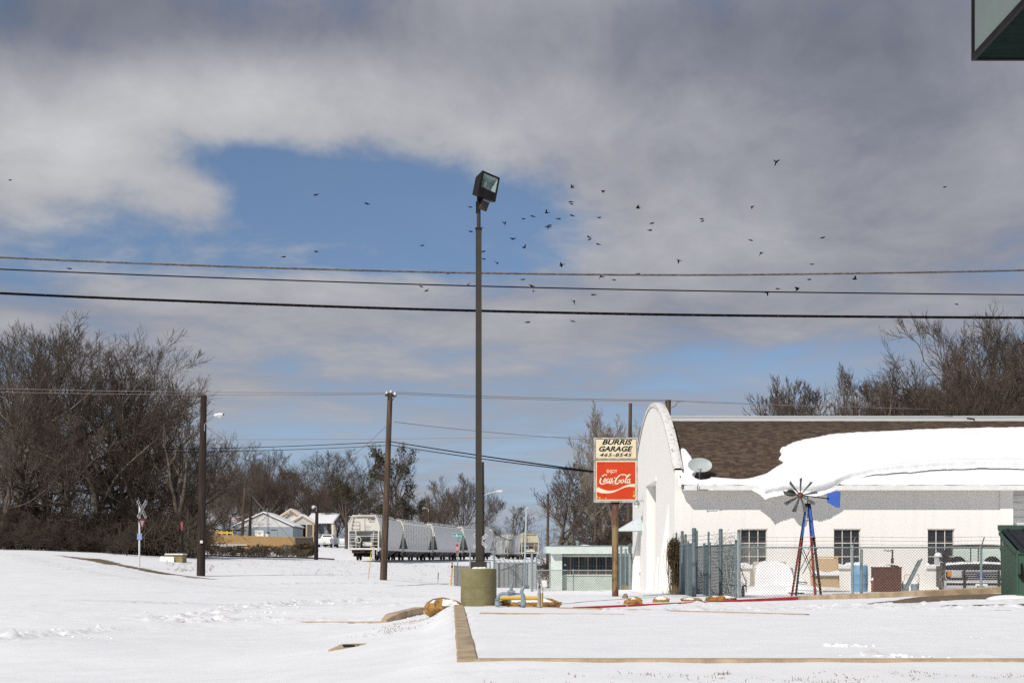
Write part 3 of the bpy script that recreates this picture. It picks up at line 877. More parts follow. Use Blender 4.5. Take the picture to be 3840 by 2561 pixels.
# ------------------------------------------------------------------ lot light pole
def light_pole():
    b = P(1795, 2267, 30.3); b.z = 0.0
    t = thing('light_pole', 'tall bronze parking lot light on a mossy round concrete base', 'light pole', b)
    s = 5333 / 30.3
    mb = MB(); z1 = P(0, 2131, 30.3).z
    prof = [(.382, -.25), (.384, .0), (.383, .16), (.379, .165), (.383, .17), (.381, .40), (.377, .405), (.381, .41), (.380, z1 - .012), (.368, z1), (.05, z1 + .004)]
    mb.lathe(prof, n=48); mb.build('concrete_base', MT['moss_concrete'], t)
    zb = P(0, 2105, 30.3).z
    MB().box((0.005, 0, (z1 + zb) / 2), (.335, .335, zb - z1)).build('base_cover', MT['bronze'], t)
    zt = P(0, 862, 30.3).z
    mb = MB(); w0, w1 = .132, .122
    mb.add([(-w0 / 2, -w0 / 2, z1), (w0 / 2, -w0 / 2, z1), (w0 / 2, w0 / 2, z1), (-w0 / 2, w0 / 2, z1), (-w1 / 2, -w1 / 2, zt), (w1 / 2, -w1 / 2, zt), (w1 / 2, w1 / 2, zt), (-w1 / 2, w1 / 2, zt)],
           [(0, 1, 5, 4), (1, 2, 6, 5), (2, 3, 7, 6), (3, 0, 4, 7), (4, 5, 6, 7)])
    mb.build('pole', MT['bronze'], t)
    MB().box((0, 0, zt + .008), (.14, .14, .03)).build('pole_cap', MT['black'], t)
    z2 = P(0, 775, 30.3).z
    MB().tube((0.0, 0, zt), (0.0, 0, z2 + .05), .043, n=14).tube((-.08, 0, zt + .045), (.10, 0, zt + .045), .008, n=6).build('tenon', MT['bronze'], t)
    mb = MB(); mb.box((-.01, 0, z2 - .02), (.10, .09, .24)).box((.03, 0, z2 + .14), (.13, .10, .14)); mb.build('knuckle', MT['black'], t)
    # head: deep box tipped down, glass facing the lot
    hc = Vector((.145, -.02, P(0, 713, 30.3).z))
    R = Euler((rad(-12), rad(16), rad(24))).to_matrix()
    W, Dp, Hh = .42, .34, .60
    def q(x, y, z): return hc + R @ Vector((x, y, z))
    mb = MB()
    o = [q(-W/2, -Dp/2, -Hh/2), q(W/2, -Dp/2, -Hh/2), q(W/2, -Dp/2, Hh/2), q(-W/2, -Dp/2, Hh/2),
         q(-W/2, Dp/2, -Hh*.22), q(W/2, Dp/2, -Hh*.22), q(W/2, Dp/2, Hh/2), q(-W/2, Dp/2, Hh/2)]
    i0 = [q(-W/2+.045, -Dp/2, -.085), q(W/2-.045, -Dp/2, -.085), q(W/2-.045, -Dp/2, Hh/2-.05), q(-W/2+.045, -Dp/2, Hh/2-.05)]
    i1 = [q(-W/2+.075, Dp*.22, -.03), q(W/2-.075, Dp*.22, -.03), q(W/2-.075, Dp*.22, Hh/2-.08), q(-W/2+.075, Dp*.22, Hh/2-.08)]
    mb.add(o + i0, [(0, 4, 5, 1), (1, 5, 6, 2), (2, 6, 7, 3), (3, 7, 4, 0), (7, 6, 5, 4), (0, 1, 9, 8), (1, 2, 10, 9), (2, 3, 11, 10), (3, 0, 8, 11)])
    h = mb.build('lamp_housing', MT['black'], t, smooth=False)
    MB().add(i0 + i1, [(0, 1, 5, 4), (1, 2, 6, 5), (2, 3, 7, 6), (3, 0, 4, 7), (4, 5, 6, 7)]).build('reflector', MT['reflector'], h, smooth=False)
    MB().tube(q(-.06, -.02, .02), q(-.03, -.02, .20), .042, .03, n=12).build('bulb', mat('bulb_glass', (.55, .58, .56), None, 5, .15), h)
    MB().box(q(0, -Dp/2 + .006, .0825), (.325, .005, .33), R).build('lens', MT['clear_glass'], h)
    mb = MB(); mb.box(q(.05, .04, -Hh/2 - .05), (.16, .10, .20), R @ Euler((rad(30), 0, 0)).to_matrix()); mb.build('ballast_box', MT['bronze'], t)
    mb = MB()
    for dx, ln in ((.10, .13), (.15, .07)): mb.tube(q(dx, .06, -Hh/2 - .14), q(dx, .06, -Hh/2 - .14) + Vector((0, 0, -ln)), .006, .001, n=5)
    mb.build('icicles', MT['clear_glass'], t)
    mb = MB()
    for x, r in ((-.05, .09), (.05, .085), (.12, .06)): mb.lathe([(r, 0), (r * .95, .02), (r * .6, .035), (.01, .042)], (x, -.26, z1 - .005), n=14)
    tag(mb.build('snow_patch', MT['snow'], t), kind='stuff')
light_pole()

# ------------------------------------------------------------------ boulders
def boulder(name, label, px0, px1, ytop, ybase, D, m, seed, depth=.8, snow=None, squash=1.0):
    w = (px1 - px0) * D / F; zt = P(0, ytop, D).z; zb = P(0, ybase, D).z - .08
    c = P((px0 + px1) / 2, ybase, D)
    h = zt - zb
    t = thing(name, label, 'boulder', (c.x, D, zb))
    r = random.Random(seed)
    bumps = [(Vector((r.gauss(0, 1), r.gauss(0, 1), r.gauss(0, .7))).normalized(), r.uniform(-.10, .16)) for _ in range(16)]
    cuts = [(Vector((r.gauss(0, 1), r.gauss(0, 1), r.gauss(0, .8))).normalized(), r.uniform(.72, .92)) for _ in range(22)]
    def surf(th, ph, grow=0.0):
        d = Vector((math.cos(th) * math.cos(ph), math.sin(th) * math.cos(ph), math.sin(ph)))
        k = 1.0
        for b, a in bumps: k += a * max(0, d.dot(b)) ** 4
        for cdir, lim in cuts:
            pr = d.dot(cdir) * k
            if pr > lim: k *= lim / pr
        k += .035 * math.sin(th * 9 + seed) * math.cos(ph * 7) + .025 * math.sin(th * 17 + ph * 13 + seed) + .02 * math.sin(th * 31 - ph * 23)
        # flattened, boxy rock
        e = (abs(d.x) ** 3.2 + abs(d.y) ** 3.2 + abs(d.z) ** 3.2) ** (-1 / 3.2)
        k = k * (.55 + .45 * e) + grow
        return Vector((d.x * k * w / 2.1, d.y * k * w / 2.1 * depth, (d.z * k + 1) * h / 2.05))
    nu, nv = 64, 32
    mb = MB()
    mb.grid([[surf(2 * math.pi * i / nu, -math.pi / 2 + math.pi * j / nv) for i in range(nu + 1)] for j in range(nv + 1)])
    mb.build('rock', m, t)
    for (t0, t1, p0, p1) in (snow or []):
        mb = MB(); rows = []; n = 12
        for j in range(n + 1):
            row = []
            for i in range(n + 1):
                a = i / n; bq = j / n
                e = min(a, 1 - a, bq, 1 - bq) * 2
                e = max(0, e + .12 * math.sin(a * 11 + bq * 7 + seed)) if 0 < i < n and 0 < j < n else 0
                row.append(surf(t0 + (t1 - t0) * a, p0 + (p1 - p0) * bq, .005 + .06 * min(1, e * 1.6) if e > 0 else -.08))
            rows.append(row)
        mb.grid(rows)
        tag(mb.build('snow_cap', MT['snow'], t), kind='stuff')
    return t
PI = math.pi
boulder('boulder', 'large rounded ochre boulder with snow patches left of the concrete light base', 1587, 1745, 2237, 2302, 31.2, MT['boulder'], 4, .8,
        [(1.45 * PI, 1.8 * PI, .05 * PI, .33 * PI), (1.24 * PI, 1.34 * PI, .14 * PI, .26 * PI)])
boulder('boulder', 'low ochre boulder behind the yellow guard rail', 1850, 2118, 2234, 2275, 30.9, MT['boulder'], 9, .45, [(1.2 * PI, 1.82 * PI, .06 * PI, .40 * PI)])
boulder('boulder', 'ragged ochre boulder with a small snow cap near the rusty sign pole', 2332, 2418, 2236, 2270, 32.4, MT['boulder'], 14, .7, [(1.35 * PI, 1.6 * PI, .22 * PI, .45 * PI)])
boulder('boulder', 'flat ochre boulder half under snow left of the vine', 2444, 2517, 2234, 2262, 33.0, MT['boulder'], 21, .7, [(1.15 * PI, 1.75 * PI, .12 * PI, .48 * PI)])
boulder('boulder', 'small ochre boulder below the fence gate post', 2545, 2640, 2238, 2258, 33.6, MT['boulder'], 33, .6, [(1.2 * PI, 1.6 * PI, .15 * PI, .48 * PI)])
boulder('boulder', 'long ochre boulder with streaks of snow below the gate', 2640, 2775, 2229, 2252, 34.0, MT['boulder'], 42, .5, [(1.55 * PI, 1.85 * PI, .1 * PI, .45 * PI), (1.2 * PI, 1.32 * PI, .2 * PI, .4 * PI)])
boulder('boulder', 'tiny ochre stone beside the ragged boulder', 2312, 2327, 2257, 2266, 33.4, MT['boulder'], 52, .7)
boulder('rock', 'single brown stone resting on the snow right of the sign pole', 2331, 2357, 2225, 2243, 36.5, MT['rock'], 61, .8)

# ------------------------------------------------------------------ gas meter set
def gas_set():
    D = 29.3
    c = P(1950, 2270, D)
    t = thing('gas_regulator', 'grey gas pipe assembly with regulator and tall vent stack', 'gas pipes', (c.x, D, -.05))
    O = Vector((c.x, D, -.05)); m = MT['gas']
    def q(px, py, dy=0.0): return P(px, py, D) - O + Vector((0, dy, 0))
    mb = MB()
    mb.path([q(1866, 2285), q(1866, 2248), q(1868, 2236), q(1874, 2228), q(1884, 2225), q(1905, 2225)], .036, 12)
    mb.build('inlet_pipe', m, t)
    for px in (1866, 1963):
        mb = MB()
        mb.lathe([(.055, -.012), (.055, .012)], q(px, 2247), 14).lathe([(.055, -.012), (.055, .012)], q(px, 2253), 14); mb.build('flange', m, t)
        mb = MB(); mb.lathe([(.04, -.05), (.058, -.03), (.058, .03), (.04, .05)], q(px, 2263), 14); v = mb.build('valve', m, t)
        MB().tube(q(px, 2263), q(px + (16 if px < 1900 else -22), 2263), .022, .012, n=8).build('handle', m, v)
    mb = MB(); mb.tube(q(1900, 2226), q(1940, 2226), .026, n=12).tube(q(1905, 2226), q(1932, 2226), .045, .03, n=12); mb.build('regulator_body', m, t)
    mb = MB(); mb.lathe([(.05, -.035), (.085, -.02), (.085, -.008), (.06, .0)], q(1917, 2219), 18); mb.lathe([(.088, 0), (.088, .012), (.04, .03)], q(1917, 2217), 18); mb.build('diaphragm', m, t)
    mb = MB(); mb.tube(q(1917, 2215), q(1917, 2193), .033, n=14).tube(q(1917, 2193), q(1917, 2187), .033, .01, n=14).tube(q(1917, 2187), q(1917, 2182), .008, n=6); mb.build('spring_case', m, t)
    mb = MB(); mb.tube(q(1930, 2226), q(1950, 2226), .024, n=12).path([q(1962, 2250), q(1961, 2232), q(1957, 2224), q(1956, 2216), q(1960, 2206), q(1966, 2200)], [.05, .045, .04, .034, .036, .03], 12); mb.build('outlet_pipe', m, t)
    mb = MB(); mb.tube(q(1966, 2198), q(1984, 2201), .045, .03, n=12).tube(q(1972, 2200), q(1978, 2192), .03, .02, n=8); mb.build('relief_valve', MT['galv_dark'], t)
    mb = MB()
    mb.tube(q(1965, 2204), q(1968, 2108), .018, n=12)
    mb.build('lower_riser', MT['gas'], t)
    mb = MB(); mb.tube(q(1968, 2110), q(1974, 1912), .018, n=12)
    for k in range(9):
        y = 1925 + k * 21; f = (2110 - y) / 198
        mb.tube(q(1968 + 6 * f, y), q(1968 + 6 * f, y - 3), .021, n=12)
    mb.path([q(1974, 1914), q(1975, 1906), q(1980, 1903), q(1984, 1906)], .02, 10)
    mb.build('vent_stack', mat('stack_grey', (.42, .49, .51), (.36, .42, .44), 6, .5), t)
gas_set()

def guard_rail():
    D = 30.0
    O = P(2024, 2275, D); O.z = -.1
    t = thing('guard_rail', 'yellow painted pipe guard rail with peeling paint behind the gas pipes', 'guard rail', O)
    def q(px, py, dy=0.0): return P(px, py, D) - O + Vector((0, dy, 0))
    MB().tube(q(1866, 2242), q(2018, 2242), .042, n=16).build('rail', MT['yellow'], t)
    MB().tube(q(2021, 2285), q(2021, 2221), .036, n=16).build('post', MT['yellow'], t)
    MB().tube(q(2031, 2285, .02), q(2031, 2222, .02), .022, n=12).build('brace', MT['yellow'], t)
    O2 = P(2024, 2275, 29.0); O2.z = -.1
    t = thing('pipe_post', 'grey steel pipe post with a rust ring in front of the yellow guard', 'post', O2)
    def q2(px, py, dy=0.0): return P(px, py, 29.0) - O2 + Vector((0, dy, 0))
    MB().tube(q2(2023, 2285), q2(2023, 2204), .024, n=14).build('shaft', MT['gas'], t)
    MB().tube(q2(2023, 2205), q2(2023, 2196), .0245, n=14).build('rust_band', MT['rust'], t)
    MB().tube(q2(2023, 2197), q2(2023, 2176), .020, n=14).build('top_pipe', MT['galv_dark'], t)
    t = thing('meter_box', 'small white utility box on a thin stake beside the grey post', 'utility box', O2 + Vector((.08, 0, 0)))
    o3 = O2 + Vector((.08, 0, 0))
    def q3(px, py): return P(px, py, 29.1) - o3
    a, bq = q3(2031, 2175), q3(2050, 2200)
    MB().span((a.x, a.y - .04, bq.z), (bq.x, a.y + .04, a.z)).build('box', MT['white_paint'], t)
    MB().span((a.x + .012, a.y - .045, bq.z + .012), (bq.x - .02, a.y - .0405, a.z - .012)).build('cover', MT['white_paint'], t)
    MB().tube(q3(2036, 2200), q3(2036, 2290), .006, n=8).build('stake', MT['galv_dark'], t)
guard_rail()

# ------------------------------------------------------------------ roadside sign on rusty pole
def swoosh(mb, pts, ws, y=0.0):
    """ribbon of varying width in the XZ plane"""
    P2 = [Vector((p[0], 0, p[1])) for p in pts]
    top, bot = [], []
    for i, p in enumerate(P2):
        d = (P2[min(i + 1, len(P2) - 1)] - P2[max(i - 1, 0)]).normalized()
        n = Vector((-d.z, 0, d.x)); w = ws[i] if not isinstance(ws, (int, float)) else ws
        top.append(p + n * w / 2 + Vector((0, y, 0))); bot.append(p - n * w / 2 + Vector((0, y, 0)))
    n = len(P2)
    mb.add([v + Vector((0, -2e-5 * i, 0)) for k in (top, bot) for i, v in enumerate(k)], [(i, i + 1, n + i + 1, n + i) for i in range(n - 1)])

def curve(pts, k=8):
    """Catmull-Rom through 2-D/3-D tuples with extra channel interpolation"""
    out = []
    n = len(pts)
    for i in range(n - 1):
        p0 = pts[max(i - 1, 0)]; p1 = pts[i]; p2 = pts[i + 1]; p3 = pts[min(i + 2, n - 1)]
        for j in range(k):
            t = j / k
            out.append(tuple(.5 * (2 * b + (c - a) * t + (2 * a - 5 * b + 4 * c - d) * t * t + (-a + 3 * b - 3 * c + d) * t ** 3) for a, b, c, d in zip(p0, p1, p2, p3)))
    out.append(tuple(pts[-1])); return out

def garage_sign():
    D = 40.0; s = F / D
    b = on(2307, D, .15)
    t = thing('roadside_sign', 'cream and red two-panel roadside sign on a rusty pole', 'sign', b)
    O = Vector(b)
    def q(px, py, y=0.0):
        v = P(px, py, D) - O; v.y += y; return v
    mb = MB(); mb.tube(q(2307, 2250), q(2307, 1885), .092, n=20); mb.build('pole', MT['rust_pole'], t)
    MB().tube(q(2307, 1889), q(2307, 1880), .125, n=20).build('pole_collar', MT['black'], t)
    a, c = q(2227, 1642), q(2390, 1883)
    # case: frame bars and recessed panels
    y0, y1 = -.16, .16
    MB().span((a.x + .01, y0 + .05, c.z + .01), (c.x - .01, y1, a.z - .01)).build('case', MT['sign_case'], t)
    mb = MB(); f = .035
    mb.span((a.x, y0, c.z), (a.x + f, y1 + .01, a.z)); mb.span((c.x - f, y0, c.z), (c.x, y1 + .01, a.z))
    mb.span((a.x + f, y0 + .002, a.z - f), (c.x - f, y1 + .01, a.z)); mb.span((a.x + f, y0 + .002, c.z), (c.x - f, y1 + .01, c.z + f))
    zm = q(0, 1722).z
    mb.span((a.x + f, y0 + .004, zm - .012), (c.x - f, y0 + .06, zm + .018))
    mb.build('frame', mat('sign_frame', (.60, .59, .55), (.30, .28, .25), 5, .4, metal=.3), t)
    u0, u1 = q(2233, 1648), q(2384, 1719)
    pan = MB().span((u0.x, y0 + .02, u1.z), (u1.x, y0 + .05, u0.z)).build('upper_panel', MT['sign_cream'], t)
    l0, l1 = q(2232, 1727), q(2386, 1877)
    low = MB().span((l0.x, y0 + .022, l1.z), (l1.x, y0 + .05, l0.z)).build('lower_panel', MT['sign_cream'], t)
    r0, r1 = q(2237, 1733), q(2380, 1872)
    red = MB().span((r0.x, y0 + .012, r1.z), (r1.x, y0 + .026, r0.z)).build('red_face', MT['sign_red'], t)
    # BURRIS / GARAGE / phone number
    yl = y0 + .017
    def txt(nm, s_, px, py, hpx, wpx, par, m, shear=.25, bold=.012, y=yl, bsp=1.0):
        h = hpx / s; size = h / .70
        me = text_mesh(s_, size, shear, bold * size, 1.0, .002, spacing=bsp)
        co = np.zeros(len(me.vertices) * 3, np.float32); me.vertices.foreach_get('co', co); co = co.reshape(-1, 3)
        w = co[:, 0].max() - co[:, 0].min(); cx = (co[:, 0].max() + co[:, 0].min()) / 2
        cz = (co[:, 2].max() + co[:, 2].min()) / 2; hh = co[:, 2].max() - co[:, 2].min()
        co[:, 0] = (co[:, 0] - cx) * (wpx / s) / w; co[:, 2] = (co[:, 2] - cz) * h / hh
        me.vertices.foreach_set('co', np.ascontiguousarray(co).ravel()); me.update()
        me.materials.clear(); me.materials.append(m)
        o = bpy.data.objects.new(nm, me); v = q(px, py); o.location = (v.x, y, v.z)
        return link(o, par)
    txt('lettering', 'BURRIS', 2313, 1659, 19, 113, pan, MT['ink'], .3, .034)
    txt('lettering', 'GARAGE', 2308, 1684, 20, 126, pan, MT['ink'], .3, .034)
    txt('lettering', '465-8545', 2308, 1706.5, 13.5, 121, pan, MT['ink'], .3, .018, bsp=1.12)
    yr = y0 + .010
    txt('lettering', 'ENJOY', 2293.5, 1770, 17, 39, red, MT['white_ink'], 0, .008, yr)
    # script wordmark: pen strokes traced as ribbons; coordinates in the panel's own grid
    mb = MB(); v0 = q(2236, 1733)
    lay = [yr - .002]
    def W(pts, k=7):
        c = curve(pts, k); lay[0] -= .0012; swoosh(mb, [(v0.x + x / s, v0.z - yy / s) for x, yy, w in c], [w * .82 / s for x, yy, w in c], lay[0])
    # capital C with long tail
    W([(37, 52, 3.5), (37, 48, 3), (33, 47, 3), (26, 50, 5), (19, 58, 6.5), (14, 68, 7), (13, 77, 6), (19, 82, 5), (28, 81, 4), (38, 78, 4.5), (46, 77, 5.5), (50, 81, 3), (54, 78, 4), (60, 79, 2.5), (66, 82, 1)])
    W([(30, 66, 4.5), (26, 71, 4.5), (27, 75, 4), (33, 72, 4), (35, 65, 4), (32, 62, 3.5), (28, 66, 4)])                # o
    W([(46, 63, 4), (42, 63, 4), (38, 70, 4.5), (40, 75, 4), (47, 70, 2)])                                              # c
    W([(57, 62, 4), (51, 64, 4), (48, 71, 4.5), (51, 75, 3.5), (57, 67, 3), (60, 60, 3), (57, 72, 4.5), (60, 75, 3), (65, 68, 1.5)])  # a
    W([(66, 59, 4), (71, 59, 4)])                                                                                      # hyphen
    W([(99, 52, 3.5), (98, 48, 3), (92, 47, 3.5), (84, 52, 5.5), (75, 62, 6.5), (70, 73, 7), (72, 81, 6), (80, 80, 5), (88, 72, 4), (86, 67, 3.5), (80, 72, 3)])  # second C
    W([(94, 48, 2.5), (102, 46, 4), (112, 52, 6), (120, 52, 4), (130, 46, 1)])                                         # flourish
    W([(96, 66, 4.5), (91, 74, 4.5), (94, 79, 4), (100, 74, 4), (101, 67, 4), (97, 65, 3.5)])                           # o
    W([(104, 76, 3), (112, 62, 4), (122, 48, 3), (120, 46, 2), (112, 58, 4), (107, 72, 5), (109, 79, 3.5), (114, 74, 1.5)])      # l
    W([(123, 64, 4), (117, 66, 4), (114, 74, 4.5), (117, 79, 3.5), (123, 70, 3), (126, 63, 3), (122, 76, 4.5), (125, 79, 3), (128, 75, 1)])  # a
    mb.build('script_wordmark', MT['white_ink'], red, smooth=False)
    mb = MB()
    c = curve([(0.5, 102, 18), (20, 109, 14.5), (42, 112, 10), (62, 110, 7), (82, 103, 4.5), (103, 93, 5.5), (122, 88, 9), (143, 87.5, 12.5)], 8)
    swoosh(mb, [(v0.x + (x + .5) / s, v0.z - y / s) for x, y, w in c], [w / s for x, y, w in c], yr - .001)
    mb.build('white_wave', MT['white_ink'], red, smooth=False)
    txt('lettering', 'Trade-mark', 2300, 1817.5, 2.4, 20, red, MT['white_ink'], 0, .0, yr)
    mb = MB()
    r = random.Random(5); chip = mat('chip_yellow', (.66, .40, .10), None, 20, .8)
    for px, py, k in ((2247, 1868, 5), (2271, 1868, 4), (2264, 1849, 0), (2377, 1861, 7), (2376, 1845, 4), (2240, 1864, 4), (2250, 1789, 0)):
        if k:
            mb = MB(); p = q(px, py); mb.prism([(p.x + (k / s) * math.cos(a) * r.uniform(.4, 1), yr - .003, p.z + (k * 1.2 / s) * math.sin(a) * r.uniform(.4, 1)) for a in [i * PI / 4 for i in range(8)]], (0, .003, 0))
            mb.build('paint_chip', chip, red, smooth=False)
    for px, py, k in ((2264, 1854, 2.2), (2256, 1791, 4.2)):
        mb = MB(); p = q(px, py); mb.prism([(p.x + (k / s) * math.cos(a) * r.uniform(.6, 1), yr - .0245, p.z + (k / s) * math.sin(a) * r.uniform(.6, 1)) for a in [i * PI / 4 for i in range(8)]], (0, .003, 0))
        mb.build('hole', MT['rust'], red, smooth=False)
garage_sign()
# ------------------------------------------------------------------ garage
GX0, GX1, GY0, GY1 = 5.37, 16.54, 47.0, 63.3
GYC = 55.15
def zr(Y):
    t = abs(GYC - Y) / 8.69
    if Y < 46.46: d = 46.46 - Y; return zr(46.46) - 1.0 * d - 3.0 * d * d
    return 6.45 - 3.04 * t * t
def zp(Y): return 6.95 - 3.0 * min(1, abs(GYC - Y) / 8.15) ** 2
def roofP(px, py):
    Y = 46.0; st = .02
    while Y < GYC:
        if EYE + (HOR - py) * Y / F < zr(Y) and Y > 45.9:
            break
        Y += st
    return ((px - 1920) * Y / F, Y)

def wall_with_holes(mb, xa, xb, za, zb, y, holes, depth=.14):
    xs = sorted({xa, xb, *[h[0] for h in holes], *[h[1] for h in holes]}); zs = sorted({za, zb, *[h[2] for h in holes], *[h[3] for h in holes]})
    def ishole(x, z): return any(h[0] < x < h[1] and h[2] < z < h[3] for h in holes)
    for i in range(len(xs) - 1):
        for j in range(len(zs) - 1):
            if not ishole((xs[i] + xs[i + 1]) / 2, (zs[j] + zs[j + 1]) / 2):
                mb.add([(xs[i], y, zs[j]), (xs[i + 1], y, zs[j]), (xs[i + 1], y, zs[j + 1]), (xs[i], y, zs[j + 1])], [(0, 1, 2, 3)])
    for a, b, c, d in holes:
        mb.add([(a, y, c), (b, y, c), (b, y, d), (a, y, d), (a, y + depth, c), (b, y + depth, c), (b, y + depth, d), (a, y + depth, d)],
               [(0, 4, 5, 1), (1, 5, 6, 2), (2, 6, 7, 3), (3, 7, 4, 0)])

SNOW_UP = [(2556, 1690), (2560, 1683), (2570, 1692), (2585, 1712), (2600, 1742), (2604, 1775), (2601, 1797), (2625, 1806), (2660, 1802), (2672, 1794), (2715, 1797), (2752, 1799), (2790, 1800), (2835, 1791), (2872, 1780), (2898, 1764),
           (2928, 1748), (2945, 1738), (2922, 1722), (2938, 1706), (2926, 1692), (2952, 1672), (2985, 1658), (3050, 1643), (3140, 1628), (3300, 1619), (3500, 1612), (3700, 1608), (3960, 1606), (4700, 1604)]
SNOW_LO = [(4700, 1760), (3960, 1761), (3840, 1761), (3700, 1762), (3580, 1764), (3500, 1770), (3400, 1776), (3330, 1782), (3270, 1788), (3200, 1797), (3165, 1808), (3130, 1826), (3090, 1836), (3040, 1846), (3000, 1840), (2940, 1838), (2890, 1846), (2868, 1852), (2845, 1836), (2815, 1824),
           (2770, 1820), (2700, 1821), (2640, 1818), (2580, 1816), (2556, 1814)]
SNOW_POLY = np.array([roofP(*p) for p in SNOW_UP + SNOW_LO])
BAND_POLY = np.array([roofP(*p) for p in [(3120, 1806), (3200, 1770), (3300, 1748), (3400, 1735), (3600, 1722), (3960, 1715), (4700, 1715), (4700, 1819), (3960, 1819), (3600, 1820), (3300, 1819), (3170, 1820)]])
def poly_sd(poly, X, Y):
    n = len(poly); ins = np.zeros(X.shape, bool); dm = np.full(X.shape, 1e9)
    for i in range(n):
        a = poly[i]; b = poly[(i + 1) % n]
        c = ((a[1] > Y) != (b[1] > Y)) & (X < (b[0] - a[0]) * (Y - a[1]) / (b[1] - a[1] + 1e-12) + a[0])
        ins ^= c
        dm = np.minimum(dm, seg_dist(X, Y, a, b)[0])
    return np.where(ins, dm, -dm)

def roof_snow(name, poly, T, soft, label, seed, lipY=None):
    x0, x1 = poly[:, 0].min() - .1, min(23.9, poly[:, 0].max() + .1); y0, y1 = poly[:, 1].min() - .1, poly[:, 1].max() + .1
    xs = np.arange(x0, x1, .035); ys = np.concatenate([np.arange(y0, 46.6, .011), np.arange(46.6, min(y1, 48.9), .015), np.arange(min(y1, 48.9), y1, .06)])
    X, Y = np.meshgrid(xs, ys)
    sd = poly_sd(poly, X, Y) + (fbm(X * 1.6, Y * 2.5, 4, seed) * .16 + fbm(X * 7.0, Y * 9.0, 3, seed + 2) * .12 * sstep(Y, 48.4, 49.2)) * (.25 + .75 * sstep(X, 6.6, 8.0)) * (.35 + .65 * sstep(Y, 46.4, 46.9)) + .04 * (X < 6.6)
    Z = np.vectorize(zr)(Y); S = (np.vectorize(zr)(Y + .02) - np.vectorize(zr)(Y - .02)) / .04
    nl = np.sqrt(1 + S * S); ny, nz = -S / nl, 1 / nl
    sf = np.where(Y < lipY, .05, soft) if lipY else soft
    T = T * (1 + .5 * fbm(X * .5, Y * .8, 3, seed + 31))
    th = T * (np.where(Y < (lipY or 0), 1.5, 1.0)) * np.sqrt(np.clip(sd / sf, 0, 1)) * (1 + .5 * fbm(X * .9, Y * .9, 3, seed + 5)) + fbm(X * 1.2, Y * 3, 3, seed + 9) * .016 * (sd > 0)
    th = np.where(sd > 0, th, -.03)
    keep = sd > -.09
    lift = np.zeros_like(X)
    if lipY:
        low = np.array([roofP(*p) for p in SNOW_LO[0:13]]); dl = np.full(X.shape, 1e9)
        for a_, b_ in zip(low[:-1], low[1:]): dl = np.minimum(dl, seg_dist(X, Y, a_, b_)[0])
        lift = .17 * np.exp(-(dl / .28) ** 2) * sstep(X, 10.0, 12.5)
        th = np.where(th > 0, th * (.42 + .58 * sstep(X, 7.5, 10.5)), th)
    top = np.stack([X, Y + ny * (th + lift), Z + nz * (th + lift)], -1)
    bot = np.stack([X, Y + ny * (lift - .035), Z + nz * (lift - .035)], -1)
    R, C = X.shape
    idx = np.arange(R * C).reshape(R, C)
    cell = keep[:-1, :-1] & keep[1:, :-1] & keep[:-1, 1:] & keep[1:, 1:]
    q = np.stack([idx[:-1, :-1], idx[:-1, 1:], idx[1:, 1:], idx[1:, :-1]], -1)[cell]
    edge = (Y < 46.6) | (lift > .01)
    qb = np.stack([idx[:-1, :-1], idx[1:, :-1], idx[1:, 1:], idx[:-1, 1:]], -1)[cell & edge[:-1, :-1]] + R * C
    V = np.concatenate([top.reshape(-1, 3), bot.reshape(-1, 3)]); Q = np.concatenate([q, qb])
    used = np.unique(Q); remap = np.zeros(len(V), int); remap[used] = np.arange(len(used))
    me = arr_mesh(name, V[used], remap[Q], MT['snow'], smooth=True)
    o = link(bpy.data.objects.new(name, me))
    tag(o, label, 'snow', kind='stuff')

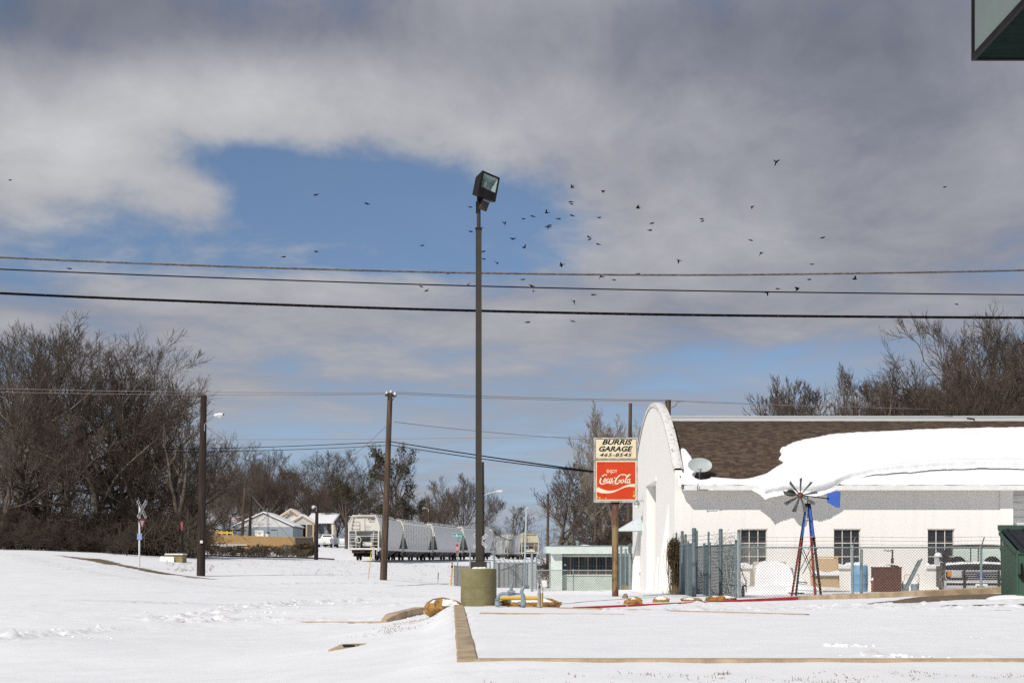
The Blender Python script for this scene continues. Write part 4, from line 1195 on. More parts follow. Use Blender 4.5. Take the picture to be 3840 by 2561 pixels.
def garage():
    O = Vector((GX0, GY0, -.1))
    t = thing('garage', 'white stucco garage with arched parapet and brown shingle roof', 'garage', O)
    def L(p): return Vector(p) - O
    # side wall with three window openings
    wins = []
    s = F / GY0
    for xl, xr in ((2778, 2876), (3127, 3226), (3479, 3578)):
        wins.append(((xl - 1920) / s, (xr - 1920) / s, EYE + (HOR - 2125) / s, EYE + (HOR - 1984) / s))
    mb = MB(O); wall_with_holes(mb, GX0, GX1, -.5, 3.42, GY0, wins)
    mb.add([(GX1, GY0, -.5), (GX1, GY0 + .45, -.5), (GX1, GY0 + .45, 3.42), (GX1, GY0, 3.42)], [(0, 1, 2, 3)])
    mb.build('side_wall', MT['white_stucco'], t, smooth=False)
    MB(O).span((16.12, GY0 - .035, -.5), (16.55, GY0 + .02, 3.40)).build('pilaster', MT['white_stucco'], t)
    # end wall
    DA, DB, DZ = 53.1, 56.7, 3.92
    Ys = sorted({*np.linspace(GY0, GY1, 61).tolist(), DA, DB})
    mb = MB(O); xo, xi = GX0, GX0 + .25
    for a, b in zip(Ys[:-1], Ys[1:]):
        zb0 = DZ if DA <= (a + b) / 2 <= DB else -.5
        mb.add([(xo, a, zb0), (xo, b, zb0), (xo, b, zp(b)), (xo, a, zp(a))], [(3, 2, 1, 0)])
        mb.add([(xi, a, zb0), (xi, b, zb0), (xi, b, zp(b)), (xi, a, zp(a))], [(0, 1, 2, 3)])
    for y in (DA, DB):
        mb.add([(xo, y, -.5), (xi + .25, y, -.5), (xi + .25, y, DZ), (xo, y, DZ)], [(0, 1, 2, 3) if y > 55 else (3, 2, 1, 0)])
    mb.add([(xo, DA, DZ), (xi + .25, DA, DZ), (xi + .25, DB, DZ), (xo, DB, DZ)], [(0, 1, 2, 3)])
    mb.add([(xo, 47.003, 3.0), (xi, 47.003, 3.0), (xi, 47.003, zp(47)), (xo, 47.003, zp(47))], [(0, 1, 2, 3)])
    mb.build('end_wall', MT['white_stucco'], t, smooth=False)
    # rounded parapet coping with flaking paint
    mb = MB(O); rows = []
    for y in np.linspace(GY0 - .04, GY1 + .04, 90):
        sl = (zp(y + .05) - zp(y - .05)) / .1; n = Vector((0, -sl, 1)).normalized(); c = Vector((0, y, zp(min(GY1, max(GY0, y)))))
        rows.append([c + Vector((xo - .03, 0, 0)) - n * .10, c + Vector((xo - .03, 0, 0)) + n * .035, c + Vector((xo + .04, 0, 0)) + n * .06, c + Vector((xi - .04, 0, 0)) + n * .06, c + Vector((xi + .03, 0, 0)) + n * .035, c + Vector((xi + .03, 0, 0)) - n * .12])
    mb.grid(rows); mb.build('parapet_coping', MT['chipped'], t)
    # big door, set back
    d = MB(O).span((xi + .24, DA, -.5), (xi + .28, DB, DZ)).build('roll_up_door', MT['white_paint'], t)
    for k in range(16):
        z = -.2 + k * .257
        MB(O).span((xi + .215, DA + .03, z), (xi + .238, DB - .03, z + .228)).build('slat', MT['white_paint'], d)
    for ya_ in (DA + .02, DB - .12): MB(O).span((xi + .12, ya_, -.4), (xi + .2, ya_ + .1, DZ - .03)).build('door_track', MT['galv_dark'], t)
    # door lintel frame on the wall
    MB(O).span((xo - .04, DA - .3, DZ), (xo - .002, DB + .3, DZ + .14)).build('lintel', MT['white_stucco'], t)
    # buttresses
    for y0, zt, w in ((48.75, 3.0, .36), (59.6, 2.5, .34), (52.4, 1.0, .12)):
        mb = MB(O); mb.prism([(xo - w, y0, -.5), (xo + .01, y0, -.5), (xo + .01, y0, zt), (xo - w * .86, y0, .75 if zt > 2 else .4)], (0, .55, 0)); mb.build('buttress', MT['white_stucco'], t, smooth=False)
    for y0, z0 in ((51.6, .95), (48.5, .72), (59.3, .6)):
        MB(O).span((xo - .10, y0, z0 - .13), (xo + .02, y0 + .2, z0 + .13)).build('junction_box', MT['white_stucco'], t)
    # small awning over the far side door
    mb = MB(O); a0, a1, zl, zh = 58.6, 60.2, P(0, 1990, 59).z, P(0, 1934, 59).z
    mb.prism([(xo - .97, a0, zl), (xo, a0, zl), (xo, a0, zh), (xo - .95, a0, zl + .06)], (0, a1 - a0, 0)); aw = mb.build('awning', MT['awning'], t, smooth=False)
    MB(O).span((xo - .015, 58.8, -.1), (xo + .02, 59.5, 2.1)).build('side_door', MT['white_paint'], t)
    MB(O).span((xo - .55, 60.9, -.6), (xo - .01, 62.6, -.12)).build('step', MT['concrete_old'], t)
    # wall lamp
    q = P(2389, 1888, 58.0)
    lp = MB(O).path([(xo, 58.0, q.z + .12), (xo - .2, 58.0, q.z + .12), (xo - .28, 58.0, q.z + .1)], .018, 8).build('wall_lamp', MT['galv'], t)
    MB(O).lathe([(.05, .10), (.11, .06), (.13, -.03), (.10, -.06)], (xo - .28, 58.0, q.z), 16).build('lamp_cover', MT['galv'], lp)
    MB(O).lathe([(.10, -.06), (.09, -.18), (.05, -.19)], (xo - .28, 58.0, q.z), 16).build('globe', MT['mint_light'], lp)
    # windows
    for wi, (a, b, c, d_) in enumerate(wins):
        w = MB(O).span((a, GY0 + .10, c), (b, GY0 + .13, d_)).build('window', MT['black'], t)
        xs = [a + (b - a) * k / 3 for k in range(4)]; zs = [c + .0, c + (d_ - c) * .275, c + (d_ - c) * .635, d_]
        for i in range(3):
            for j in range(3):
                MB(O).span((xs[i] + .012, GY0 + .085, zs[j] + .012), (xs[i + 1] - .012, GY0 + .098, zs[j + 1] - .012)).build('pane', MT['reflection_pane'] if (wi == 0 and j < 2 and not (i == 2 and j == 0)) else MT['dim_pane'] if (i + j * 2 + wi) % 4 == 0 else MT['glass'], w)
        mb = MB(O)
        for k in range(4):
            x = min(max(xs[k], a + .014), b - .014); mb.span((x - .013, GY0 + .06, c), (x + .013, GY0 + .105, d_))
        for k in range(4):
            z = min(max(zs[k], c + .014), d_ - .014)
            mb.span((a + .002, GY0 + .058, z - .014), (b - .002, GY0 + .104, z + .014))
        mb.build('frame', MT['window_frame'], w)
        MB(O).span((a - .06, GY0 - .07, c - .07), (b + .06, GY0 + .06, c + .004)).build('sill', MT['white_stucco'], w)
        MB(O).span((a - .03, GY0 - .012, d_), (b + .03, GY0 + .02, d_ + .035)).build('drip_edge', MT['window_frame'], w)
        mb = MB(O); rows = []
        for i in range(13):
            x = a - .06 + (b - a + .12) * i / 12; h = .12 + .04 * math.sin(i * .9 + wi) + .02 * math.sin(i * 2.3)
            e = min(1, min(i, 12 - i) / 1.5 + .25); h *= e
            rows.append([(x, GY0 - .085, c - .05), (x, GY0 - .09, c + h * .55), (x, GY0 - .02, c + h * .95), (x, GY0 + .06, c + h)])
        mb.grid(rows); tag(mb.build('sill_snow', MT['snow'], w), kind='stuff')
    # blinds seen behind the first window
    a, b, c, d_ = wins[0]
    mb = MB(O)
    for k, z in enumerate((c + .08, c + .36)):
        mb.lathe([(.10, -.40), (.12, -.36), (.12, .36), (.10, .40)], ((a + b) / 2, GY0 + .1, z + .1), 14, Euler((0, rad(90), 0)).to_matrix())
    # fascia, soffit
    MB(O).span((5.62, 46.40, 3.26), (24, 46.46, 3.415)).build('fascia', MT['white_paint'], t)
    MB(O).span((5.60, 46.462, 3.262), (24, GY0 - .003, 3.29)).build('soffit', MT['white_paint'], t)
    # icicles
    for px, l in ((2647, .16), (2960, .1)):
        p = P(px, 1840, 46.43); MB(O).tube(p, p + Vector((0, 0, -l)), .02, .002, n=6).build('icicle', MT['clear_glass'], t)
    # wall beyond the corner: roll-up door under the same eave
    rd = MB(O).span((GX1, GY0 + .42, -.5), (24, GY0 + .46, 3.42)).build('corner_door', MT['white_paint'], t)
    for k in range(15):
        z = -.3 + k * .25
        MB(O).span((GX1 + .03, GY0 + .395, z), (21.5, GY0 + .418, z + .19)).build('slat', MT['white_paint'], rd)
    # rear wall, far end wall
    mb = MB(O); mb.span((GX0 + .1, GY1 - .2, -.5), (24, GY1, 3.5)); mb.span((23.8, GY0 + .47, -.5), (24, GY1 - .2, 3.4)); mb.build('rear_wall', MT['white_stucco'], t)
    # roof deck
    mb = MB(O); ys = np.linspace(46.44, 2 * GYC - 46.44, 70)
    mb.grid([[(GX0 + .2, y, zr(y) - .03) for y in ys], [(24, y, zr(y) - .03) for y in ys]])
    rf = mb.build('roof', MT['shingle_c'], t)
    # ridge band
    def y_at(py):
        return roofP(1920, py)[1]
    ya = y_at(1580)
    mb = MB(O); ys = np.linspace(ya, GYC + .8, 10)
    mb.grid([[(GX0 + .26, y, zr(y) + .05) for y in ys], [(24, y, zr(y) + .05) for y in ys]])
    mb.add([(GX0 + .26, ya, zr(ya) - .03), (24, ya, zr(ya) - .03), (24, ya, zr(ya) + .05), (GX0 + .26, ya, zr(ya) + .05)], [(0, 1, 2, 3)])
    mb.build('ridge_cap', MT['ridge'], t)
    mb = MB(O)
    for yy in (ya + .35, ya + .75): mb.span((GX0 + .45, yy, zr(yy) + .055), (24, yy + .03, zr(yy) + .068))
    mb.build('ridge_seam', MT['galv'], t)
    for px, py, w in ((3550, 1562, 30), (3635, 1573, 24), (2910, 1558, 22)):
        X, Y = roofP(px, min(py + 4, 1580)); k = w * Y / F
        MB(O).prism([(X - k / 2, Y, zr(Y) + .075), (X + k / 2, Y - .25, zr(Y - .25) + .075), (X + k / 2 + .05, Y - .05, zr(Y - .05) + .085), (X, Y + .2, zr(Y + .2) + .075)], (0, 0, .01)).build('felt_patch', MT['felt'], t)
    # shingles
    r = random.Random(2)
    ytab = np.linspace(46.44, GYC, 600); ztab = np.array([zr(y) for y in ytab])
    stab = np.concatenate([[0], np.cumsum(np.hypot(np.diff(ytab), np.diff(ztab)))])
    ex = .127; rowsS = int(np.interp(ya, ytab, stab) / ex) + 1
    items = []
    for k in range(rowsS):
        s0 = k * ex; y0 = np.interp(s0, stab, ytab); y1 = np.interp(s0 + ex, stab, ytab); z0 = zr(y0); z1 = zr(y1)
        x = GX0 + .26 - r.uniform(0, .1); xmax = 24 * y0 / 66 if False else (3870 - 1920) * y0 / F
        while x < xmax:
            w = r.choice((.14, .16, .19, .22))
            items.append((x, w, y0, z0, y1, z1)); x += w
    it = np.array(items)
    sd = poly_sd(SNOW_POLY, it[:, 0] + it[:, 1] / 2, it[:, 2]); sdb = poly_sd(BAND_POLY, it[:, 0], it[:, 2])
    it = it[(sd < .35) & (sdb < .35)]
    order = np.argsort(it[:, 2], kind='stable')
    mats = [MT['shingle_a'], MT['shingle_b'], MT['shingle_c']]
    unit = {}
    rest = MB(O)
    for n, i in enumerate(order):
        x, w, y0, z0, y1, z1 = it[i]
        ci = r.choices((0, 1, 2), (5, 3, 3))[0]; lift = r.uniform(.010, .020)
        if n < 300:
            key = (round(w, 2), ci)
            if key not in unit:
                unit[key] = MB().add([(0, 0, 0), (w - .004, 0, 0), (w - .004, ex, -.006), (0, ex, -.006), (0, 0, -.02), (w - .004, 0, -.02)], [(0, 1, 2, 3), (4, 5, 1, 0), (4, 0, 3), (5, 2, 1)]).mesh('shingle', mats[ci], smooth=False)
            o = bpy.data.objects.new('shingle', unit[key]); o.location = Vector((x, y0, z0 + lift)) - O
            o.rotation_euler = (math.atan2(z1 - z0, y1 - y0), 0, 0); link(o, rf)
        else:
            rest.cur = ci
            rest.add([(x, y0, z0 + lift), (x + w - .004, y0, z0 + lift), (x + w - .004, y1, z1 + .004), (x, y1, z1 + .004), (x, y0, z0 - .02), (x + w - .004, y0, z0 - .02)], [(0, 1, 2, 3), (4, 5, 1, 0)])
    tag(rest.build('shingle_courses', mats, rf, smooth=False), kind='stuff')
    # gooseneck lamp on the side wall
    p = P(2966, 1850, 46.2)
    lp = MB(O).path([(p.x + .1, GY0, p.z + .1), (p.x + .05, 46.6, p.z + .16), (p.x, 46.25, p.z + .12)], .016, 8).build('barn_lamp', MT['black'], t)
    R = Euler((rad(25), 0, 0)).to_matrix()
    MB(O).lathe([(.03, .09), (.10, .06), (.19, -.03), (.195, -.05), (.17, -.03), (.08, .03)], (p.x, 46.22, p.z + .03), 20, R).build('lamp_shade', MT['black'], lp)
    MB(O).lathe([(.03, .05), (.055, 0), (.05, -.05), (.01, -.08)], (p.x, 46.22, p.z + .03), 12, R).build('bulb', MT['white_sign'], lp)
garage()
roof_snow('roof_snow', SNOW_POLY, .12, .30, 'thick white snow slab sliding over the brown shingle roof', 3, lipY=48.6)
roof_snow('roof_snow', BAND_POLY, .06, .12, 'thin strip of snow along the garage eave below the slab', 8)

def satellite_dish():
    X, Y = roofP(2623, 1800)
    t = thing('satellite_dish', 'grey oval satellite dish standing on the garage roof', 'satellite dish', (X, Y, zr(Y) - .02))
    s = F / Y
    MB().box((0, 0, .02), (.2, .16, .03)).build('foot', MT['galv_dark'], t)
    MB().path([(0, 0, .0), (0, .02, .12), (0, .0, .28)], .025, 10).build('mast', MT['galv_dark'], t)
    mb = MB(); rows = []; a_, b_ = .40, .235
    c = Vector((0.0, -.04, .47)); R = Euler((rad(64), 0, rad(4))).to_matrix()
    for k in range(7):
        f = k / 6; rows.append([c + R @ Vector((a_ * f * math.cos(i * PI / 16), b_ * 1.15 * f * math.sin(i * PI / 16), .07 * f * f)) for i in range(33)])
    back = [[p + R @ Vector((0, 0, -.015)) for p in row] for row in rows]
    mb.grid(rows); mb.grid([list(reversed(r_)) for r_ in back]); mb.grid([rows[-1], back[-1]])
    mb.build('reflector', MT['dish'], t)
    MB().bar((0, -.05, .24), (0, -.38, .34), .03, .04).build('arm', MT['galv_dark'], t)
    MB().box((-.05, -.38, .38), (.17, .09, .09), Euler((rad(-20), 0, 0)).to_matrix()).build('receiver', MT['dish'], t)
satellite_dish()
p_ = roofP(2618, 1812)
tag(MB().path([P(2618, 1812, 46.3), P(2615, 1838, 46.35), P(2625, 1836, 46.36), P(2655, 1836, 46.36)], .012, 6).build('cable', MT['cable_dark']), 'black cable hanging from the roof edge below the satellite dish', 'cable')

# ------------------------------------------------------------------ chain link
def chain_link(A, B, z0, z1, pitch=.075, r=.0032, zb0=None):
    """diamond wires between two ground points; returns segment arrays"""
    A = Vector(A); B = Vector(B); d = (B - A); L = math.hypot(d.x, d.y); H = z1 - z0
    s0, s1 = [], []
    n = int((L + H) / pitch) + 1
    for sgn in (1, -1):
        for k in range(n):
            u = k * pitch - (H if sgn > 0 else 0)
            # line from (u,0) to (u+sgn*H,H)
            ua, ub, va, vb = u, u + sgn * H, 0.0, H
            lo, hi = 0.0, 1.0
            if ub != ua:
                t0 = (0 - ua) / (ub - ua); t1 = (L - ua) / (ub - ua)
                lo = max(lo, min(t0, t1)); hi = min(hi, max(t0, t1))
            if hi - lo < 1e-3: continue
            for t, st in ((lo, s0), (hi, s1)):
                uu = ua + (ub - ua) * t; vv = va + (vb - va) * t; f = uu / L
                st.append((A.x + d.x * f, A.y + d.y * f + sgn * .003, z0 + vv + d.z * f))
    return np.array(s0), np.array(s1), np.full(len(s0), r)

def fence(name, label, pts, top, bottom_sink=.1, post_r=.028, mesh_top=None, rail=True, barbs=(), pitch=.075, wr=.0032, post_tops=None, arms=None, group=None, m_post=None, m_wire=None):
    """pts: list of ground points (x,y,z) - one post each; top: absolute z of the top rail"""
    O = Vector(pts[0]); m_post = m_post or MT['galv']; m_wire = m_wire or MT['wire']
    t = thing(name, label, 'fence', O, group=group)
    for i, p in enumerate(pts):
        p = Vector(p); zt = (post_tops[i] if post_tops else top + .03)
        pr = post_r[i] if isinstance(post_r, (list, tuple)) else post_r
        po = MB(O).tube((p.x, p.y, p.z - bottom_sink), (p.x, p.y, zt), pr, n=12).build('post', m_post, t)
        MB(O).lathe([(pr * 1.12, 0), (pr * 1.1, .02), (pr * .5, .045)], (p.x, p.y, zt - .01), 10).build('post_cap', m_post, po)
        if arms: MB(O).bar((p.x, p.y, zt - .02), (p.x + arms[0], p.y + arms[1], zt + arms[2]), .03, .02).build('barb_arm', MT['galv_dark'], t)
    for i in range(len(pts) - 1):
        a, b = Vector(pts[i]), Vector(pts[i + 1])
        if rail: MB(O).tube((a.x, a.y, top), (b.x, b.y, top), .021, n=10).build('top_rail', m_post, t)
        s0, s1, rr = chain_link((a.x, a.y, 0), (b.x, b.y, 0), min(a.z, b.z) - .03, (mesh_top or top) + .02, pitch, wr)
        me = seg_mesh('mesh_wire', s0 - np.array(O), s1 - np.array(O), rr, rr, m_wire)
        tag(link(bpy.data.objects.new('mesh_wire', me), t), kind='stuff')
    for zb in barbs:
        off = Vector(arms) if arms else Vector((0, 0, 0)); f = 0
        if arms: f = (zb - top) / max(.01, arms[2])
        P3 = []
        for i in range(len(pts) - 1):
            a, b = Vector(pts[i]), Vector(pts[i + 1]); n = max(4, int((b - a).length / .25))
            for k in range(n + (i == len(pts) - 2)):
                q = a.lerp(b, k / n); P3.append((q.x + off.x * f, q.y + off.y * f, zb - .02 * math.sin(PI * k / n) + rng.uniform(-.004, .004)))
        mb = MB(O); mb.path(P3, .0035, 4)
        for q in P3[1:-1:1]: mb.tube((q[0] - .012, q[1], q[2] - .018), (q[0] + .012, q[1], q[2] + .018), .003, n=3)
        mb.build('barbed_wire', MT['barb'], t)
    return t
# ------------------------------------------------------------------ yard fences
fz = P(0, 2052, 38).z
yard = [on(2771, 38.0), on(3197, 38.0), on(3679, 38.05), on(4150, 38.1)]
bz = [P(0, y, 38).z for y in (2046, 2028, 2011)]
fence('chain_link_fence', 'long galvanised chain-link fence with barbed wire in front of the garage yard', yard, fz, post_r=[.045, .034, .034, .034],
      post_tops=[P(0, 1990, 38).z, fz + .02, fz + .02, fz + .02], barbs=[P(0, y, 38).z for y in (2040, 2026, 2012)], wr=.0036, pitch=.08)
for px, lean in ((3197, 10), (3679, 12)):
    a = P(px, 2052, 37.98); b = P(px + lean, 2013, 38.0)
    tag(MB(a).bar(a, b, .03, .02).build('barb_arm', MT['galv_dark'], loc=a), 'short slanted steel arm on the fence post ' + ('beside the blue barrel' if px < 3300 else 'in front of the parked truck'), 'fence arm')
side = [Vector((6.02, 38.25, gz(6.02, 38.25))), Vector((5.93, 40.4, gz(5.93, 40.4))), Vector((5.86, 42.4, gz(5.86, 42.4))), Vector((5.78, 44.6, gz(5.78, 44.6))), Vector((5.70, 46.7, gz(5.7, 46.7)))]
fence('side_fence', 'grey chain-link fence run ending at the garage corner beside the gate', side, 1.40, post_r=[.03, .055, .03, .05, .04], post_tops=[1.5, 1.84, 1.80, 1.88, 1.8],
      barbs=(1.5, 1.62, 1.74), wr=.0052, pitch=.085, m_wire=MT['galv_dark'], m_post=MT['galv_dark'])
gate = [Vector((4.98, 38.9, gz(4.98, 38.9))), Vector((5.10, 41.2, gz(5.1, 41.2))), Vector((5.22, 43.6, gz(5.22, 43.6))), Vector((5.34, 46.2, gz(5.34, 46.2)))]
fence('fence_gate', 'grey chain-link gate swung open beside the dry vine', gate, 1.44, post_r=[.06, .03, .045, .03], post_tops=[1.83, 1.5, 1.84, 1.84], barbs=(1.58, 1.7), wr=.0052, pitch=.085, m_wire=MT['galv_dark'], m_post=MT['galv_dark'])
leaf = [Vector((5.45, 39.2, gz(5.45, 39.2))), Vector((5.62, 41.6, gz(5.62, 41.6)))]
fence('fence_gate', 'second grey chain-link gate leaf with rounded corner bracket', leaf, 1.40, post_r=.035, post_tops=[1.45, 1.45], wr=.0052, pitch=.085, m_wire=MT['galv_dark'], m_post=MT['galv_dark'])

# dry vine smothering the gate end
def leaf_cloud(name, c, r3, n, size, m, seed, parent=None, org=(0, 0, 0), shape=None, stalks=0):
    r = np.random.RandomState(seed)
    pts = r.normal(size=(n, 3)); pts /= np.linalg.norm(pts, axis=1)[:, None]; pts *= (r.rand(n, 1) ** .45)
    pts = pts * np.array(r3) + np.array(c)
    if shape is not None: pts = shape(pts, r)
    a = r.normal(size=(n, 3)); a /= np.linalg.norm(a, axis=1)[:, None]; b = np.cross(a, r.normal(size=(n, 3))); b /= np.linalg.norm(b, axis=1)[:, None]
    s = size * (.5 + r.rand(n, 1)); a *= s; b *= s * .6
    V = np.stack([pts - a, pts + b, pts + a, pts - b], 1).reshape(-1, 3) - np.array(org)
    Q = np.arange(4 * n).reshape(-1, 4)
    o = bpy.data.objects.new(name, arr_mesh(name, V, Q, m)); link(o, parent)
    return o
def vine():
    b = on(2530, 45.0)
    t = thing('dry_vine', 'brown dried vine climbing the gate against the white garage corner', 'vine', b)
    def sh(p, r):
        f = (p[:, 2] - b.z) / 1.9
        return p
    zc = P(0, 2080, 45).z
    leaf_cloud('foliage', (P(2528, 0, 45).x, 45.0, P(0, 2075, 45).z), (.24, .3, .52), 2900, .028, MT['vine'], 5, t, b)
    leaf_cloud('trailing_foliage', (P(2522, 0, 45).x + .08, 45.0, P(0, 2160, 45).z), (.15, .25, .55), 1000, .026, MT['vine'], 6, t, b)
    A, B = [], []
    r = random.Random(4)
    for k in range(90):
        x = P(2528, 0, 45).x + r.uniform(-.12, .22); y = 45 + r.uniform(-.3, .3); z = b.z - .05
        for j in range(4):
            nx, ny, nz = x + r.gauss(0, .06), y + r.gauss(0, .06), z + r.uniform(.3, .55); A.append((x - b.x, y - b.y, z - b.z)); B.append((nx - b.x, ny - b.y, nz - b.z)); x, y, z = nx, ny, nz
    link(bpy.data.objects.new('stems', seg_mesh('stems', A, B, [.006] * len(A), [.004] * len(A), MT['vine'])), t)
    A, B = [], []
    for k in range(200):
        x = r.gauss(.1, .22); y = r.uniform(-.6, .2); h = r.uniform(.1, .4); A.append((x, y, -.02)); B.append((x + r.gauss(0, .1), y + r.gauss(0, .05), h))
    link(bpy.data.objects.new('dry_grass', seg_mesh('dry_grass', A, B, [.006] * len(A), [.001] * len(A), MT['straw'])), t)['kind'] = 'stuff'
    b2 = on(2735, 45.5)
    t2 = thing('bare_bush', 'small leafless bush tangled behind the fence by the window', 'bush', b2)
    A, B, R0 = [], [], []
    for k in range(26):
        x, y, z = r.gauss(0, .08), r.gauss(0, .08), 0; dx, dy = r.gauss(0, .16), r.gauss(0, .1)
        for j in range(6):
            nx, ny, nz = x + dx * .5 + r.gauss(0, .05), y + dy * .5 + r.gauss(0, .05), z + r.uniform(.2, .36); A.append((x, y, z)); B.append((nx, ny, nz)); R0.append(.008 - j * .001)
            if j > 1:
                for _ in range(3):
                    A.append((nx, ny, nz)); B.append((nx + r.gauss(0, .14), ny + r.gauss(0, .1), nz + r.uniform(-.05, .22))); R0.append(.004)
            x, y, z = nx, ny, nz
    link(bpy.data.objects.new('branches', seg_mesh('branches', A, B, R0, [q * .7 for q in R0], MT['twig_red'])), t2)
vine()

# fences by the office and the rail bank
oz = P(0, 2137, 62).z
fence('office_fence', 'low chain-link fence with a single top rail in front of the mint office', [on(1995, 62), on(2150, 61.5), on(2298, 61)], oz, post_r=[.05, .025, .03], post_tops=[P(0, 2068, 62).z, oz + .02, oz + .03], pitch=.11, wr=.006)
MBt = MB(P(1995, 2065, 62)); MBt.span(P(1968, 2067, 61.95), P(2006, 2063, 62.05))
tag(MBt.build('shelf_bracket', MT['white_sign'], loc=P(1995, 2065, 62)), 'flat white snow-topped plate on the tall fence post', 'bracket')
pts = [on(1853, 74.5), on(1930, 74.8), on(2012, 75)]
sl = fence('slatted_fence', 'tall chain-link fence with grey slats below the railway bank', pts, P(0, 2109, 75).z, post_r=[.05, .03, .03], post_tops=[P(0, 2056, 75).z, P(0, 2108, 75).z, P(0, 2080, 75).z], pitch=.10, wr=.005)
O_ = Vector(sl.location)
for k in range(9):
    px = 1864 + k * 17.5; D = 74.9
    a = P(px, 2111, D); bz_ = gz(a.x, D) - .05
    MB(O_).span((a.x - .105, D + .02, bz_), (a.x + .105, D + .03, a.z)).build('slat', mat('slat_grey', (.40, .42, .42), (.34, .36, .36), 9, .7) if k == 0 else bpy.data.materials['slat_grey'], sl)
    MB(O_).tube((a.x + .12, D, bz_), (a.x + .12, D, a.z), .018, n=6).build('picket', MT['galv_dark'], sl)
    MB(O_).bar((a.x, D, a.z), (a.x - .24, D + .1, a.z + .32), .02, .02).build('barb_arm', MT['galv_dark'], sl)
for z in (2094, 2078):
    MB(O_).tube(P(1858, z, 75), P(2006, z + 3, 75), .006, n=4).build('barbed_wire', MT['barb'], sl)
fence('chain_link_fence', 'short chain-link fence panel behind the mossy light base', [on(1763, 72), on(1838, 73)], P(0, 2107, 72).z, post_r=[.04, .03], post_tops=[P(0, 2052, 72).z, P(0, 2108, 72).z], pitch=.10, wr=.004)
fence('chain_link_fence', 'sloping chain-link fence beside the stop sign', [on(1704, 78), on(1760, 72)], P(0, 2118, 78).z - .05, post_r=.035, pitch=.10, wr=.005)
fence('chain_link_fence', 'chain-link fence seen end-on between the office and garage', [Vector((4.98, 60, gz(4.98, 60))), Vector((5.04, 63, gz(5.04, 63))), Vector((5.10, 66.5, gz(5.1, 66.5))), Vector((5.2, 70, gz(5.2, 70)))], 1.15, post_r=[.075, .05, .06, .05], post_tops=[1.65, 1.45, 1.6, 1.4], pitch=.09, wr=.006, barbs=(1.3, 1.45), m_wire=MT['galv_dark'])

# ------------------------------------------------------------------ mint office
def office():
    D = 75.0; s = F / D
    x0, x1 = (2066 - 1920) / s, 6.6; zb = gz(3, 75) - .4; zt = P(0, 2076, D).z; zf = P(0, 2046, D).z
    O = Vector((x0, D, zb)); t = thing('office', 'small flat-roofed mint green office with a dark window band', 'office', O)
    xw = (2108 - 1920) / s
    MB(O).span((x0, D, zb), (xw, D + .5, zt)).build('wing_wall', MT['mint_light'], t)
    mb = MB(O); mb.span((x0 + .02, D + .5, zb), (x0 + .2, D + 5, zt)); mb.span((6.4, D + .5, zb), (x1, D + 5, zt)); mb.span((x0 + .02, D + 4.9, zb), (x1, D + 5, zt)); mb.build('outer_wall', MT['mint'], t)
    zs, zh = P(0, 2153, D + .5).z, P(0, 2086, D + .5).z
    lower = MB(O).span((xw, D + .42, zb), (x1, D + .55, zs)).build('front_wall', MT['mint'], t)
    mb = MB(O)
    head = MB(O).span((xw, D + .45, zh), (x1, D + .55, zt)).build('window_header', MT['mint'], t)
    for k in range(9): MB(O).span((xw + .15 + k * .42, D + .437, zh + .12), (xw + .155 + k * .42, D + .448, zt - .05)).build('panel_joint', MT['brown_frame'], head)
    MB(O).span((xw, D + .38, zh - .02), (x1, D + .449, zh + .07)).build('header_trim', MT['mint_light'], t)
    MB(O).span((xw + .05, D + .36, zs - .06), (x1, D + .41, zs - .01)).build('sill', MT['mint_light'], t)
    band = MB(O).span((xw + .02, D + .52, zs), (x1, D + .54, zh - .02)).build('window_band', MT['black'], t)
    edges = [2108, 2139, 2170.5, 2205, 2237, 2272, 2297, 2330]
    for a, b in zip(edges[:-1], edges[1:]):
        xa, xb = (a - 1920) / (F / (D + .5)), (b - 1920) / (F / (D + .5))
        p = MB(O).span((xa + .03, D + .505, zs + .03), (xb - .03, D + .515, zh - .05)).build('pane', MT['glass'], band)
        MB(O).span((xb - .035, D + .46, zs), (xb + .035, D + .50, zh - .02)).build('mullion', MT['brown_frame'], band)
        for k in (1, 2): MB(O).tube((xa + (xb - xa) * k / 3, D + .49, zs + .03), (xa + (xb - xa) * k / 3, D + .49, zh - .05), .008, n=5).build('bar', MT['galv_dark'], p)
        MB(O).tube((xa + .03, D + .49, zs + (zh - zs) * .47), (xb - .03, D + .49, zs + (zh - zs) * .47), .008, n=5).build('bar', MT['galv_dark'], p)
    MB(O).span((xw, D + .455, zs - .008), (x1, D + .5, zs + .02)).build('band_sill', MT['brown_frame'], band)
    MB(O).lathe([(.06, 0), (.06, .01)], P(2119, 2117, D + .49), 12, Euler((rad(90), 0, 0)).to_matrix()).build('sticker', MT['mint_light'], band)
    MB(O).span((x0 - .02, D - .35, zt), (x1 + .2, D + 5.3, zf)).build('roof_fascia', MT['mint_light'], t)
    MB(O).span((x0 - .28, D + .1, zt + .04), (x0 - .021, D + 5.2, zf - .03)).build('side_eave', MT['awning'], t)
    MB(O).span((x0 - .04, D - .37, zf - .03), (x1 + .2, D - .352, zf + .02)).build('drip_edge', MT['galv'], t)
    mb = MB(O); rows = []
    for i in range(24):
        x = x0 - .03 + (x1 - x0) * i / 23; h = .02 + .012 * math.sin(i * 1.7) + (.05 if i in (9, 10) else 0)
        rows.append([(x, D - .36, zf), (x, D - .30, zf + h * .7), (x, D + .6, zf + h), (x, D + 5.2, zf + h)])
    mb.grid(rows); tag(mb.build('roof_snow', MT['snow'], t), kind='stuff')
    c = P(2166, 2040, D + 1); mb = MB(O); mb.lathe([(.07, -.1), (.07, .04), (.10, .06), (.10, .16), (.04, .2)], c, 14); mb.build('roof_vent', MT['galv'], t)
office()

